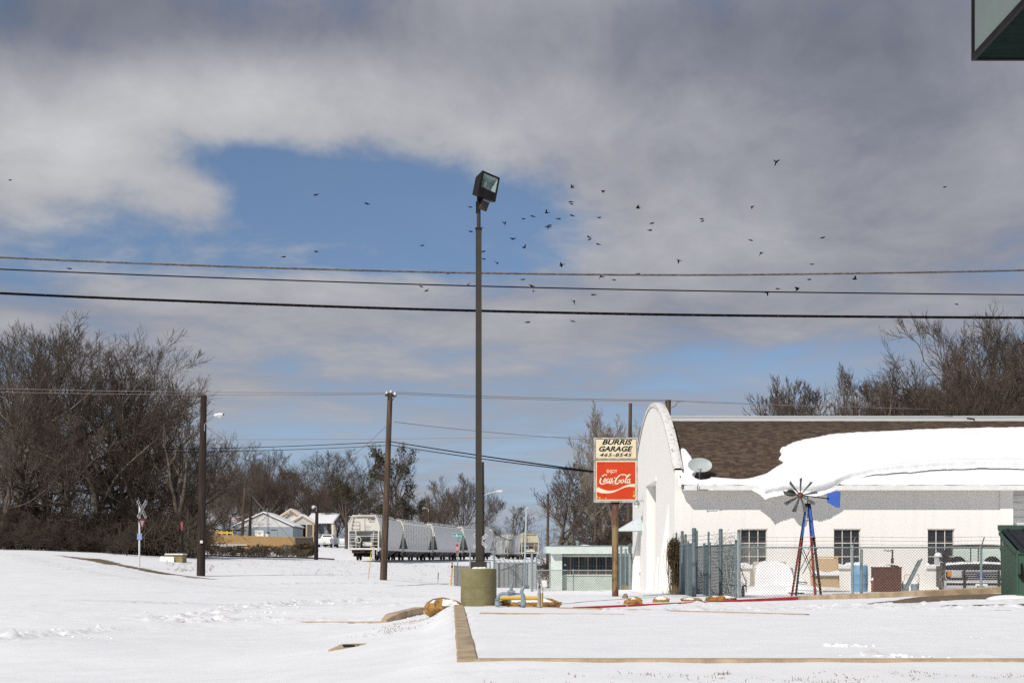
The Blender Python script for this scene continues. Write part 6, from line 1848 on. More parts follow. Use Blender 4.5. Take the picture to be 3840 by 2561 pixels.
t, O, top = pole('short wooden pole with a lamp beyond the hopper cars', 1608, 2090, 1608, 1868, 205, .18, .15, MT['wood_pole'])
street_lamp_arm(t, O, P(1607, 1910, 204.8), P(1594, 1904, 204.5), P(1579, 1905, 204.3), MT['white_sign'])
t, O, top = pole('dark wooden pole with a lamp beside the snowy driveway', 1185, 2094, 1189, 1890, 131, .20, .14, MT['wood_dark'])
street_lamp_arm(t, O, P(1186, 1902, 130.8), P(1181, 1898, 130.7), P(1170, 1902, 130.6), MT['white_sign'])
t, O, top = pole('leaning brown pole in front of the blue-grey house', 904, 2050, 921, 1800, 192, .22, .17, MT['wood_pole'])
t, O, top = pole('dark upright pole in front of the blue-grey house', 935, 2050, 941, 1860, 188, .22, .17, MT['wood_dark'])
t, O, top = pole('slender grey steel pole standing behind the mint office', 2118, 2100, 2120, 1930, 98, .055, .045, MT['galv'], name='steel_pole')
t, O, top = pole('tall thin wooden pole behind the bare tree near the office', 2052, 2100, 2056, 1850, 112, .12, .09, MT['wood_pole'])

# ------------------------------------------------------------------ overhead wires
def wire(label, pts, r, m, n=48, ext=0.0, name='overhead_cable', cat='cable'):
    """pts: (px, py, D) - smooth curve through them"""
    W = [tuple(P(*p)) for p in pts]
    c = curve(W, n // max(1, len(W) - 1))
    mb = MB(c[0]); mb.path(c, r, 5)
    return tag(mb.build(name, m, loc=c[0]), label, cat)
def sag(px0, py0, px1, py1, D0, D1, s, n=7):
    return [(px0 + (px1 - px0) * i / n, py0 + (py1 - py0) * i / n + 4 * s * (i / n) * (1 - i / n), D0 + (D1 - D0) * i / n) for i in range(n + 1)]
wire('thick twisted grey cable, highest of the three across the sky', [(-900, 920, 33), (0, 966, 33), (700, 995, 33), (1400, 1016, 33), (2000, 1028, 33), (2600, 1032, 33), (3200, 1026, 33), (3840, 1014, 33), (4500, 992, 33)], .022, MT['cable_grey'])
wire('thin black cable, middle one of the three across the sky', [(-900, 968, 33.4), (0, 1010, 33.4), (700, 1038, 33.4), (1400, 1062, 33.4), (2100, 1081, 33.4), (2800, 1094, 33.4), (3840, 1106, 33.4), (4500, 1110, 33.4)], .0155, MT['cable_dark'])
wire('heavy black lashed cable, lowest of the three across the sky', [(-900, 1050, 33.2), (0, 1100, 33.2), (700, 1130, 33.2), (1400, 1155, 33.2), (2100, 1173, 33.2), (2800, 1184, 33.2), (3840, 1192, 33.2), (4500, 1192, 33.2)], .031, MT['cable_dark'])
# lashing wire on the heavy cable
hl = curve([tuple(P(*p)) for p in [(-900, 1050, 33.2), (0, 1100, 33.2), (700, 1130, 33.2), (1400, 1155, 33.2), (2100, 1173, 33.2), (2800, 1184, 33.2), (3840, 1192, 33.2), (4500, 1192, 33.2)]], 40)
pts_ = [Vector(p) + Vector((0, .035 * math.cos(i * 2.1), .035 * math.sin(i * 2.1))) for i, p in enumerate(hl)]
mbl = MB(hl[0]); mbl.path(pts_, .004, 3); tag(mbl.build('lashing_wire', MT['cable_grey'], loc=hl[0]), 'thin bright lashing wire spiralling round the heavy black cable', 'wire')
wire('upper thin power line left of the crossarm pole', sag(-300, 1448, 1450, 1472, 95, 78, 8), .016, MT['cable_thin'], name='power_line', cat='wire')
wire('lower thin power line left of the crossarm pole', sag(-300, 1462, 1466, 1478, 95, 78, 9), .014, MT['cable_thin'], name='power_line', cat='wire')
wire('upper power line from the crossarm pole to the pole behind the parapet', sag(1466, 1470, 2506, 1500, 78, 90, 6), .017, MT['cable_thin'], name='power_line', cat='wire')
wire('lower power line from the crossarm pole to the pole behind the parapet', sag(1481, 1477, 2510, 1504, 78, 90, 7), .014, MT['cable_thin'], name='power_line', cat='wire')
wire('power line running from the parapet pole into the right-hand trees', sag(2510, 1502, 3900, 1540, 90, 90, 6), .024, MT['cable_thin'], name='power_line', cat='wire')
wire('faint wire crossing behind both wooden poles', sag(600, 1648, 2300, 1635, 120, 120, 4), .013, MT['cable_thin'], name='telephone_line', cat='wire')
wire('upper telephone line between the two near wooden poles', sag(600, 1684, 1452, 1656, 84, 78, 5), .019, MT['cable_dark'], name='telephone_line', cat='wire')
wire('lower telephone line between the two near wooden poles', sag(600, 1696, 1450, 1670, 84, 78, 5), .016, MT['cable_dark'], name='telephone_line', cat='wire')
wire('thick black drop cable descending to the red roadside sign', sag(1462, 1655, 2228, 1768, 78, 42, 3), .026, MT['cable_dark'])
wire('second black drop cable just below the thick one', sag(1462, 1668, 2228, 1770, 78, 42, 6), .020, MT['cable_dark'])
wire('thin service wire sloping from the crossarm pole to the trees', sag(1478, 1582, 2330, 1655, 78, 100, 8), .016, MT['cable_thin'], name='service_wire', cat='wire')
wire('thin guy wire sloping down left from the crossarm pole', sag(1457, 1590, 1330, 1705, 78, 95, 2), .016, MT['cable_thin'], name='guy_wire', cat='wire')
wire('thin guy wire hanging from the lamp pole into the trees', sag(772, 1598, 860, 1665, 78, 90, 2), .016, MT['cable_thin'], name='guy_wire', cat='wire')
wire('steel guy wire along the railway bank fence', sag(945, 1860, 1110, 2040, 188, 175, 0), .03, MT['cable_thin'], name='guy_wire', cat='wire')

# ------------------------------------------------------------------ signs and markers
def board(mb, c, u, v, w, h, d, n):
    """flat board centred c with axes u (width) v (height), thickness d along n"""
    c, u, v, n = Vector(c), Vector(u), Vector(v), Vector(n)
    q = [c - u * w / 2 - v * h / 2, c + u * w / 2 - v * h / 2, c + u * w / 2 + v * h / 2, c - u * w / 2 + v * h / 2]
    mb.prism([p + n * d / 2 for p in q], -n * d)
def crossbuck(label, bx, D, cx, cy, arm, yaw, post_top, post=True, extra=False):
    b = on(bx, D, .1); t = thing('crossing_sign', label, 'crossing sign', b, rz=0)
    C = P(cx, cy, D)
    MB(b).tube(b, P(bx + 2, post_top, D), .05, n=10).build('post', MT['white_sign'], t)
    Rz = Matrix.Rotation(yaw, 3, 'Z'); n = Rz @ Vector((0, -1, 0))
    for k, (s, wd) in enumerate(((1, 'RAILROAD'), (-1, 'CROSSING'))):
        th = s * rad(52 if abs(yaw) > .3 else 45)
        u = Rz @ Vector((math.cos(th), 0, -math.sin(th))); v = Rz @ Vector((math.sin(th), 0, math.cos(th)))
        if abs(th) and u.z > 0 and False: u, v = -u, -v
        mb = MB(b); board(mb, C + n * (.06 + .02 * k), u, v, arm * 2, .20, .012, n); bo = mb.build('board', MT['white_sign'], t, smooth=False)
        me = text_mesh(wd, .20, 0, .004, 1.0, .002); me.materials.clear(); me.materials.append(MT['ink'])
        M = Matrix((u, -n, v)).transposed().to_4x4()
        o = bpy.data.objects.new('lettering', me); o.matrix_world = Matrix.Translation(C - b + n * (.072 + .02 * k)) @ M
        w_ = max(p.co.x for p in me.vertices) - min(p.co.x for p in me.vertices)
        o.scale = (1.86 * arm / w_, 1, 1); link(o, bo)
    if extra:
        c2 = P(cx, 1965, D); mb = MB(b); u = Rz @ Vector((1, 0, 0)); z = Vector((0, 0, 1))
        tri = [c2 + u * -.36 + z * .33 + n * .07, c2 + z * -.36 + n * .07, c2 + u * .36 + z * .33 + n * .07]
        mb.prism(tri, -n * .01); y_ = mb.build('yield_sign', MT['stop_red'], t, smooth=False)
        mb = MB(b); tri = [c2 + u * -.17 + z * .2 + n * .075, c2 + z * -.16 + n * .075, c2 + u * .17 + z * .2 + n * .075]; mb.prism(tri, -n * .004); mb.build('yield_centre', MT['white_sign'], y_, smooth=False)
        a, e = P(515, 2001, D - .1), P(531, 2022, D - .1)
        bl = MB(b).span((a.x, a.y, e.z), (e.x, a.y + .012, a.z)).build('notice_plate', MT['blue_sign'], t)
        MB(b).span((a.x - .012, a.y + .004, e.z - .012), (e.x + .012, a.y + .016, a.z + .012)).build('plate_edge', MT['white_sign'], bl)
        for k in range(6):
            z_ = a.z - .035 - k * .048; w_ = (.10, .17, .13, .18, .19, .12)[k]
            MB(b).span(((a.x + e.x) / 2 - w_ / 2, a.y - .004, z_ - .008), ((a.x + e.x) / 2 + w_ / 2, a.y - .001, z_ + .008)).build('text_line', MT['white_sign'], bl)
    return t
crossbuck('railroad crossing sign with a yield triangle and blue notice', 522, 80, 529, 1909, .60, rad(66), 1890, extra=True)
crossbuck('railroad crossing sign half hidden behind the lot light pole', 1797, 100, 1801, 2027, .62, rad(6), 2010)

def street_sign():
    D = 80.0; b = on(1714, D, .1)
    t = thing('stop_sign', 'stop sign turned edge-on below a green Bond street blade', 'street sign', b)
    MB(b).tube(b, P(1718, 2004, D), .035, n=10).build('post', MT['galv'], t)
    c = P(1720.5, 2007.5, D)
    Rz = Matrix.Rotation(rad(-8), 3, 'Z'); u = Rz @ Vector((.998, 0, -.055)); v = Vector((.055, 0, .998)); n = Rz @ Vector((0, -1, 0))
    mb = MB(b); board(mb, c + n * .05, u, v, .68, .235, .012, n); bl = mb.build('street_blade', MT['white_sign'], t, smooth=False)
    mb = MB(b); board(mb, c + n * .060, u, v, .655, .21, .010, n); bl2 = mb.build('green_face', MT['green_sign'], bl, smooth=False)
    M = Matrix((u, -n, v)).transposed().to_4x4()
    for s_, dx, dz, sz in (('Bond', .02, -.005, .20), ('1400 W', -.245, -.035, .055), ('St', .265, .04, .07)):
        me = text_mesh(s_, sz, 0, .004, .85, .002); me.materials.clear(); me.materials.append(MT['white_sign'])
        o = bpy.data.objects.new('lettering', me); o.matrix_world = Matrix.Translation(c - b + n * .068 + u * dx + v * dz) @ M; link(o, bl)
    c = P(1718, 2058, D); Rz = Matrix.Rotation(rad(-72), 3, 'Z'); u = Rz @ Vector((1, 0, 0)); z = Vector((0, 0, 1)); n = Rz @ Vector((0, -1, 0))
    for k, (r_, m, dd) in enumerate(((.385, 'white_sign', .04), (.36, 'stop_red', .045))):
        mb = MB(b); mb.prism([c + u * r_ * math.cos(PI / 8 + i * PI / 4) + z * r_ * math.sin(PI / 8 + i * PI / 4) + n * dd for i in range(8)], -n * .01); o_ = mb.build('sign_plate' if k == 0 else 'red_face', MT[m], t, smooth=False)
    me = text_mesh('STOP', .30, 0, .006, .8, .002); me.materials.clear(); me.materials.append(MT['white_sign'])
    o = bpy.data.objects.new('lettering', me); o.matrix_world = Matrix.Translation(c - b + n * .05) @ Matrix((u, -n, z)).transposed().to_4x4(); link(o, t)
street_sign()
def stake(name, label, cat, bx, tx, ty, D, r, mats):
    b = on(bx, D, .08); t = thing(name, label, cat, b); e = P(tx, ty, D)
    k = 0
    for f0, f1, m in mats:
        MB(b).tube(b.lerp(e, f0), b.lerp(e, f1), r, n=10).build('shaft' if k == 0 else 'band', MT[m], t); k += 1
    return t, b
stake('marker_post', 'yellow pipeline marker post with a black band', 'marker post', 1691, 1696, 2110, 76, .05, ((0, .80, 'yellow'), (.80, .9, 'black'), (.9, .97, 'yellow'), (.97, 1, 'black')))
stake('survey_stake', 'thin wooden survey stake in the snow near the stop sign', 'stake', 1641, 1644, 2146, 78, .022, ((0, .5, 'trim_tan'), (.5, 1, 'wood_pole')))
stake('guy_marker', 'leaning yellow guy wire marker beside the crossarm pole', 'marker', 1380, 1393, 2066, 79, .028, ((0, .55, 'trim_tan'), (.55, 1, 'yellow')))
t, b = stake('derail_post', 'white DERAIL marker post in front of the first hopper car', 'marker post', 1400, 1400, 2055, 137, .05, ((0, .25, 'galv'), (.25, 1, 'white_sign')))
a = P(1400, 2074, 136.9)
MB(b).span((a.x - .10, a.y, a.z - .55), (a.x + .10, a.y + .04, a.z + .62)).build('plate', MT['white_sign'], t)
for k, ch in enumerate('DERAIL'): lettering('lettering', ch, (a.x - b.x, a.y - b.y - .006, a.z - b.z + .5 - k * .19), .17, MT['ink'], t, bold=.004)
t, b = stake('switch_stand', 'dark post with a small red target at the wood edge', 'switch stand', 684, 683, 1968, 96, .06, ((0, .85, 'black'), (.85, 1, 'stop_red')))
a = P(683, 1962, 96); MB(b).prism([(a.x - .1, a.y - .08, a.z), (a.x, a.y - .08, a.z + .16), (a.x + .08, a.y - .08, a.z + .02), (a.x + .06, a.y - .08, a.z - .35), (a.x - .06, a.y - .08, a.z - .35)], (0, .02, 0)).build('target', MT['stop_red'], t)

def concrete_box(label, x0, x1, yt, yb, D):
    a, c = P(x0, yt, D), P(x1, yb, D); b = Vector(((a.x + c.x) / 2, D, min(c.z, gz((a.x + c.x) / 2, D)) - .2))
    t = thing('culvert_box', label, 'concrete box', b)
    MB(b).span((a.x, D, b.z), (c.x, D + 1.2, a.z - .04)).build('wall', MT['concrete_old'], t)
    MB(b).span((a.x - .05, D - .05, a.z - .04), (c.x + .05, D + 1.25, a.z + .02)).build('slab', MT['concrete_old'], t)
    tag(MB(b).span((a.x - .03, D - .03, a.z + .02), (c.x + .03, D + 1.2, a.z + .09)).build('snow_cap', MT['snow'], t), kind='stuff')
    mb = MB(b); mb.prism([(a.x - .3, D - .6, b.z + .15), (a.x + (c.x - a.x) * .62, D - .5, b.z + .1), (a.x + (c.x - a.x) * .5, D - .02, a.z - .15), (a.x - .3, D - .02, a.z - .1)], (0, .02, .02)); tag(mb.build('snow_drift', MT['snow'], t), kind='stuff')
concrete_box('mossy concrete culvert box on the snowy bank by the wood', 620, 684, 2080, 2112, 92)
concrete_box('mossy concrete block below the brushy fence', 968, 992, 2066, 2090, 150)

# ------------------------------------------------------------------ railway
def track():
    ctr = [(-60, 118), (-40, 128), (-25, 135.5), (-17.5, 139.5)]
    mb = MB()
    for off in (-.72, .72):
        pts = []
        for x, y in curve([(float(a_), float(b_)) for a_, b_ in ctr], 10): pts.append((x, y + off, gz(x, y + off) + .12))
        mb.path(pts, .07, 4)
    tag(mb.build('railway_track', MT['steel']), 'dark rails along the crest of the snowy bank', 'railway track', kind='structure')
track()

def hopper_proto(name, body_m, end_m, ribbed=False, rust_top=None):
    """covered hopper wagon, near end at local y=0, running along +y; rails at z=0"""
    t = thing(name, 'x', 'hopper car')
    L = 17.6; hw = 1.56
    prof = [(1.47, 1.08), (1.52, 1.35), (1.58, 1.9), (1.60, 2.6), (1.57, 3.3), (1.48, 3.9), (1.38, 4.18)]
    def half(z):
        zs = [p[1] for p in prof]; ws = [p[0] for p in prof]; return float(np.interp(z, zs, ws))
    if ribbed: half = lambda z: 1.5
    ztop = 4.18
    st = [(.75, 2.95), (1.15, 2.6), (2.4, 1.55), (2.9, 1.12), (L - 2.9, 1.12), (L - 2.4, 1.55), (L - 1.15, 2.6), (L - .75, 2.95)]
    rows = []
    for y, zb in st:
        zz = [zb + (ztop - zb) * k / 8 for k in range(9)]
        left = [(-half(z), y, z) for z in zz]; right = [(half(z), y, z) for z in reversed(zz)]
        rows.append(left + [(-.95, y, 4.42), (-.4, y, 4.5), (.4, y, 4.5), (.95, y, 4.42)] + right)
    mb = MB(); n = len(rows[0])
    mb.grid(rows); body = mb.build('body', body_m, t)
    # end sheets: upright upper panel and the slope sheet below it
    for e, (y, zb) in ((0, st[0]), (1, st[-1])):
        mb = MB(); r_ = rows[0] if e == 0 else rows[-1]
        mb.add(r_, [tuple(range(n)) if e else tuple(range(n - 1, -1, -1))]); mb.build('end_sheet', end_m, t, smooth=False)
        seq = [rows[i] for i in ((0, 1, 2, 3) if e == 0 else (7, 6, 5, 4))]
        mb = MB(); mb.grid([[q[0] for q in seq], [q[-1] for q in seq]]); mb.build('slope_sheet', MT['slope_sheet'], t, smooth=False)
    # side sills and roof edge
    for s in (-1, 1):
        MB().span((s * 1.50 - .06, .55, 1.0), (s * 1.50 + .06, L - .55, 1.28)).build('side_sill', body_m, t)
        MB().span((s * 1.36 - .07, .7, 4.12), (s * 1.36 + .07, L - .7, 4.26)).build('roof_rail', end_m, t)
        if ribbed:
            for k in range(17):
                y = 1.0 + k * (L - 2.0) / 16
                MB().span((s * 1.50 - .07, y - .10, 1.2 if 2.6 < y < L - 2.6 else 2.4), (s * 1.50 + .07, y + .10, 4.15)).build('rib', body_m, t)
    # roof walkway and hatches
    MB().span((-.55, .5, 4.6), (.55, L - .5, 4.64)).build('running_board', MT['train_chute'], t)
    for k in range(5):
        y = 2.2 + k * 3.3; MB().span((-.75, y - .9, 4.46), (.75, y + .9, 4.58)).build('hatch', MT['train_grey'], t)
    for s in (-1, 1):
        mb = MB()
        for k in range(12): mb.span((s * .6 - .02, 1 + k * 1.42 - .02, 4.5), (s * .6 + .02, 1 + k * 1.42 + .02, 4.72))
        mb.span((s * .6 - .02, .9, 4.70), (s * .6 + .02, L - .9, 4.74)); mb.build('walkway_rail', MT['train_grey'], t)
        tag(MB().span((s * .8 - .25, .9, 4.44), (s * .8 + .25, L - .9, 4.485)).build('roof_snow', MT['snow'], t), kind='stuff')
    # end framing
    for y, yo in ((.75, .12), (L - .75, L - .12)):
        d = 1 if y < L / 2 else -1
        MB().span((-1.55, min(yo, yo + d * .95), 1.05), (1.55, max(yo, yo + d * .95), 1.14)).build('end_platform', end_m, t)
        tag(MB().span((-1.35, min(yo + d * .05, yo + d * .85), 1.14), (1.35, max(yo + d * .05, yo + d * .85), 1.22)).build('platform_snow', MT['snow'], t), kind='stuff')
        for s in (-1, 1):
            MB().bar((s * 1.50, yo + d * .05, .9), (s * 1.50, yo + d * .15, 3.7), .12, .12).build('corner_post', end_m, t)
            MB().bar((s * 1.50, yo + d * .15, 3.7), (s * 1.15, yo + d * .45, 4.45), .12, .12).build('corner_post', end_m, t)
            MB().bar((s * .62, yo + d * 1.6, 1.15), (s * .95, yo + d * .62, 3.1), .12, .12).build('end_strut', end_m, t)
            MB().span((s * 1.35 - .03, yo - d * .0, .55), (s * 1.35 + .03, yo + d * .06, 1.05)).build('stirrup', end_m, t)
        MB().bar((-1.2, yo + d * .45, 4.47), (1.2, yo + d * .45, 4.47), .12, .12).build('top_beam', end_m, t)
        MB().bar((0, yo + d * .58, 2.95), (0, yo + d * .58, 4.4), .08, .05).build('centre_stiffener', end_m, t)
        for s in (-1, 1):
            for k in range(9 if s * d < 0 else 4):
                z = 1.5 + k * .36
                x0, x1 = (s * 1.5, s * .78); MB().tube((x0, yo + d * .08, z), (x1, yo + d * .08, z), .028, n=5).build('ladder_rung', end_m, t)
            MB().bar((s * .76, yo + d * .07, 1.1), (s * .76, yo + d * .07, 4.3 if s * d < 0 else 2.6), .07, .05).build('ladder_rail', end_m, t)
        MB().bar((-1.5, yo + d * .07, 2.42), (1.5, yo + d * .07, 2.42), .05, .05).build('hand_rail', end_m, t)
        w = MB(); w.path([(-.55 * d + .3 * math.cos(a_), yo + d * .05, 2.05 + .3 * math.sin(a_)) for a_ in [2 * PI * i / 16 for i in range(17)]], .04, 5, caps=False); w.build('brake_wheel', end_m, t)
        MB().tube((-.2, yo + d * .9, 1.62), (.75, yo + d * .9, 1.62), .24, n=14).build('air_reservoir', end_m, t)
        MB().box((-.55 * d, yo + d * .4, 1.6), (.4, .35, .5)).build('brake_gear', MT['train_chute'], t)
        MB().span((-.22, min(yo - d * .6, yo + d * .2), .75), (.22, max(yo - d * .6, yo + d * .2), 1.02)).build('coupler', MT['train_dark'], t)
        MB().span((-1.2, min(yo + d * .2, yo + d * 3), .72), (1.2, max(yo + d * .2, yo + d * 3), 1.04)).build('bolster', MT['train_dark'], t)
    # discharge chutes
    for k in range(4):
        y = 3.9 + k * 3.2
        mb = MB(); a_, b_ = 1.35, .35
        mb.add([(-1.4, y - a_, 1.1), (1.4, y - a_, 1.1), (1.4, y + a_, 1.1), (-1.4, y + a_, 1.1), (-.5, y - b_, .35), (.5, y - b_, .35), (.5, y + b_, .35), (-.5, y + b_, .35)],
               [(0, 4, 5, 1), (1, 5, 6, 2), (2, 6, 7, 3), (3, 7, 4, 0), (4, 7, 6, 5)]); mb.build('chute', MT['train_chute'], t, smooth=False)
    # bogies
    for yc in (2.2, L - 2.2):
        bg = MB(); bg.span((-1.15, yc - 1.3, .38), (-1.0, yc + 1.3, .72)); bg.span((1.0, yc - 1.3, .38), (1.15, yc + 1.3, .72)); bg.span((-1.1, yc - .25, .45), (1.1, yc + .25, .75))
        bo = bg.build('bogie', MT['train_dark'], t)
        for dy in (-.88, .88):
            MB().tube((-.9, yc + dy, .46), (.9, yc + dy, .46), .08, n=8).build('axle', MT['train_dark'], bo)
            for s in (-1, 1): MB().lathe([(.44, -.07), (.46, -.06), (.46, .04), (.50, .05), (.50, .07)], (s * .78, yc + dy, .46), 20, Euler((0, rad(90 * s), 0)).to_matrix()).build('wheel', MT['train_dark'], bo)
    return t

def place_car(t, a, b, zr0):
    """near end at a, far end at b (x, y)"""
    d = Vector((b[0] - a[0], b[1] - a[1], 0))
    t.location = (a[0], a[1], zr0); t.rotation_euler = (0, 0, math.atan2(-d.x, d.y)); return t
def trains():
    rail = [(-14.85, 142.0), (-13.75, 160.2), (-11.4, 178.2), (-8.2, 196.0), (-4.1, 213.4)]
    zr_ = [P(0, 2100, 142).z, .90, .95, 1.0, 1.03]
    G = 'covered hopper cars on the siding'
    c1 = hopper_proto('hopper_car', MT['train_grey'], MT['train_white']); tag(c1, 'cream covered hopper car with its numbered end facing the crossarm pole', 'hopper car', G)
    place_car(c1, rail[0], rail[1], zr_[0])
    lettering('lettering', 'XOMX', (.72, .738, 4.1), .26, MT['ink'], c1, bold=.006)
    lettering('lettering', '430129', (.72, .738, 3.85), .19, MT['ink'], c1)
    for k in range(4): MB().span((.05, .735, 3.45 - k * .14), (.05 + (.5, .62, .55, .45)[k], .742, 3.47 - k * .14)).build('stencil_line', MT['train_chute'], c1)
    c2 = hopper_proto('hopper_car', MT['train_grey'], MT['train_white'], ribbed=True); tag(c2, 'grey covered hopper car with vertical side ribs', 'hopper car', G); place_car(c2, rail[1], rail[2], zr_[1])
    c3 = hopper_proto('hopper_car', MT['train_silver'], MT['train_white']); tag(c3, 'smooth silver covered hopper car coupled to the ribbed one', 'hopper car', G); place_car(c3, rail[2], rail[3], zr_[2])
    c4 = copy_tree(c3); tag(c4, 'smooth silver covered hopper car, last one before the light pole', 'hopper car', G); place_car(c4, rail[3], rail[4], zr_[3])
    c5 = hopper_proto('hopper_car', MT['train_streak'], MT['train_rust']); tag(c5, 'distant hopper car with a rust-stained end near the mint office', 'hopper car', G); place_car(c5, (3.2, 250), (.6, 267.6), 1.02)
    c6 = hopper_proto('hopper_car', MT['train_streak'], MT['train_white'], ribbed=True); tag(c6, 'distant dark-streaked hopper car behind the rusty one', 'hopper car', G); place_car(c6, (.55, 268), (-2.3, 285.6), 1.05)
    # graffiti on the far wagon
    for k, (c_) in enumerate(((.25, .06, .10), (.12, .12, .35), (.35, .20, .22), (.18, .10, .3))):
        MB().span((-1.62, 4.2 + k * .9, 1.3), (-1.60, 4.9 + k * .9, 2.5 - .2 * (k % 2))).build('graffiti', mat('graffiti_paint', c_, (.45, .46, .46), 3, .7), c5)
trains()

# ------------------------------------------------------------------ houses and yard beyond the tracks
def gable_house(t, O, x0, x1, y0, y1, zb, ze, zp_, m_wall, m_gable, over=.4):
    """gable end faces the camera"""
    MB(O).span((x0, y0, zb), (x1, y1, ze)).build('wall', m_wall, t)
    xm = (x0 + x1) / 2
    MB(O).prism([(x0, y0 - .01, ze), (x1, y0 - .01, ze), (xm, y0 - .01, zp_)], (0, y1 - y0 + .01, 0)).build('gable', m_gable, t, smooth=False)
    k = (zp_ - ze) / (xm - x0)
    for s in (-1, 1):
        xe = xm + s * (xm - x0 + over); ze2 = ze - over * k
        mb = MB(O); mb.prism([(xe, y0 - over, ze2), (xm, y0 - over, zp_), (xm, y0 - over, zp_ + .14), (xe, y0 - over, ze2 + .14)], (0, y1 - y0 + 2 * over, 0)); rf = mb.build('roof', MT['shingle_c'], t, smooth=False)
        mb = MB(O); mb.prism([(xe, y0 - over + .03, ze2 + .14), (xm, y0 - over + .03, zp_ + .14), (xm, y0 - over + .03, zp_ + .3), (xe, y0 - over + .03, ze2 + .3)], (0, y1 - y0 + 2 * over - .06, 0)); tag(mb.build('roof_snow', MT['snow'], rf, smooth=False), kind='stuff')
def houses():
    D = 205.0; s = F / D
    a, b_ = P(878, 1975, D), P(1098, 1975, D); zg = gz((a.x + b_.x) / 2, D) - .3; zpk = P(0, 1925, D).z
    O = Vector(((a.x + b_.x) / 2, D, zg)); t = thing('house', 'blue-grey block house with a white snowy gable', 'house', O)
    gable_house(t, O, a.x, b_.x, D, D + 10, zg, a.z, zpk, MT['siding_blue'], MT['siding_white'], .2)
    d = MB(O).span(P(956, 1988, D - .05), P(989, 2020, D - .02)).build('door', MT['white_paint'], t)
    MB(O).span(P(970, 1997, D - .07), P(976, 2004, D - .055)).build('wreath', MT['trim_tan'], d)
    w = MB(O).span(P(1016, 1987, D - .04), P(1040, 2014, D - .02)).build('window', MT['siding_blue'], t)
    MB(O).span(P(1016, 1986, D - .06), P(1040, 1988, D - .03)).build('frame', MT['black'], w)
    MB(O).lathe([(.16, -.03), (.22, 0), (.16, .03)], P(967, 1960, D - .1), 16, Euler((rad(90), 0, 0)).to_matrix()).build('gable_vent', MT['siding_white'], t)
    MB(O).tube(P(1002, 2015, D - .3), P(1002, 1905, D - .3), .05, n=6).build('antenna_mast', MT['galv'], t)
    # white house behind
    D2 = 222.0
    a, b_ = P(1030, 1952, D2), P(1150, 1952, D2); zg = gz(b_.x, D2) - .3; zpk = P(0, 1913, D2).z
    O = Vector(((a.x + b_.x) / 2, D2, zg)); t = thing('house', 'white clapboard house with tan trim, porch and carport', 'house', O)
    gable_house(t, O, a.x, b_.x, D2, D2 + 9, zg, a.z, zpk, MT['siding_tan'], MT['siding_white'], .25)
    v = MB(O).span(P(1077, 1919, D2 - .1), P(1098, 1933, D2 - .04)).build('gable_vent', MT['trim_tan'], t)
    MB(O).span(P(1080, 1921, D2 - .14), P(1095, 1931, D2 - .11)).build('louvre', MT['siding_white'], v)
    for px0, px1 in ((1032, 1090), (1090, 1148)):
        p0, p1 = (P(px0, 1950 if px0 < 1090 else 1912, D2 - .5), P(px1, 1912 if px0 < 1090 else 1950, D2 - .5)); MB(O).bar(p0, p1, .1, .28).build('rake_board', MT['trim_tan'], t)
    # porch
    Dp = D2 - 3
    pg = MB(O).prism([P(1091, 1966, Dp), P(1178, 1966, Dp), P(1134, 1940, Dp)], (0, 3, 0)).build('porch_gable', MT['siding_white'], t, smooth=False)
    for p0, p1 in (((1084, 1964), (1134, 1935)), ((1134, 1935), (1183, 1964))):
        MB(O).bar(P(*p0, Dp - .1), P(*p1, Dp - .1), .1, .25).build('rake_board', MT['trim_tan'], t)
        m_ = MB(O); q0, q1 = P(*p0, Dp - .2), P(*p1, Dp - .2); m_.prism([q0 + Vector((0, 0, .13)), q1 + Vector((0, 0, .13)), q1 + Vector((0, 0, .33)), q0 + Vector((0, 0, .33))], (0, 3.2, 0)); tag(m_.build('porch_snow', MT['snow'], t, smooth=False), kind='stuff')
    for px in (1118, 1150, 1175): MB(O).bar(P(px, 1966, Dp), P(px - 1, 2030, Dp), .22, .22).build('porch_post', MT['trim_tan'], t)
    MB(O).span(P(1126, 1968, D2 - .05), P(1149, 2012, D2 - .02)).build('doorway', MT['black'], t)
    MB(O).span(P(1100, 1966, D2 - .03), P(1178, 2030, D2 + .01)).build('porch_wall', MT['siding_tan'], t)
    # carport
    c0, c1 = P(1150, 1963, D2), P(1256, 1966, D2)
    cr = MB(O); cr.prism([(c0.x, D2 - 2, c0.z), (c1.x, D2 - 2, c0.z), (c1.x, D2 + 6, P(0, 1930, D2 + 6).z), (c0.x, D2 + 6, P(0, 1930, D2 + 6).z)], (0, 0, .12)); cr.build('carport_roof', MT['white_paint'], t, smooth=False)
    cr = MB(O); cr.prism([(c0.x, D2 - 2, c0.z + .12), (c1.x, D2 - 2, c0.z + .12), (c1.x, D2 + 6, P(0, 1930, D2 + 6).z + .12), (c0.x, D2 + 6, P(0, 1930, D2 + 6).z + .12)], (0, 0, .2)); tag(cr.build('carport_snow', MT['snow'], t, smooth=False), kind='stuff')
    for px in (1247, 1252): MB(O).bar(P(px, 1966, D2 - 1.8), P(px, 2034, D2 - 1.8), .22, .22).build('carport_post', MT['white_paint'] if px < 1250 else MT['trim_tan'], t)
    MB(O).span(P(1195, 1966, D2 + 5), P(1215, 2000, D2 + 5.1)).build('shed_wall', MT['siding_blue'], t)
    # far white house behind the trees
    D3 = 262.0
    a, b_ = P(885, 1946, D3), P(1010, 1946, D3); O = Vector(((a.x + b_.x) / 2, D3, gz(a.x, D3))); t = thing('house', 'low white house seen through branches behind the blue-grey one', 'house', O)
    gable_house(t, O, a.x, b_.x, D3, D3 + 8, O.z - .3, a.z, P(0, 1930, D3).z, MT['siding_white'], MT['siding_white'])
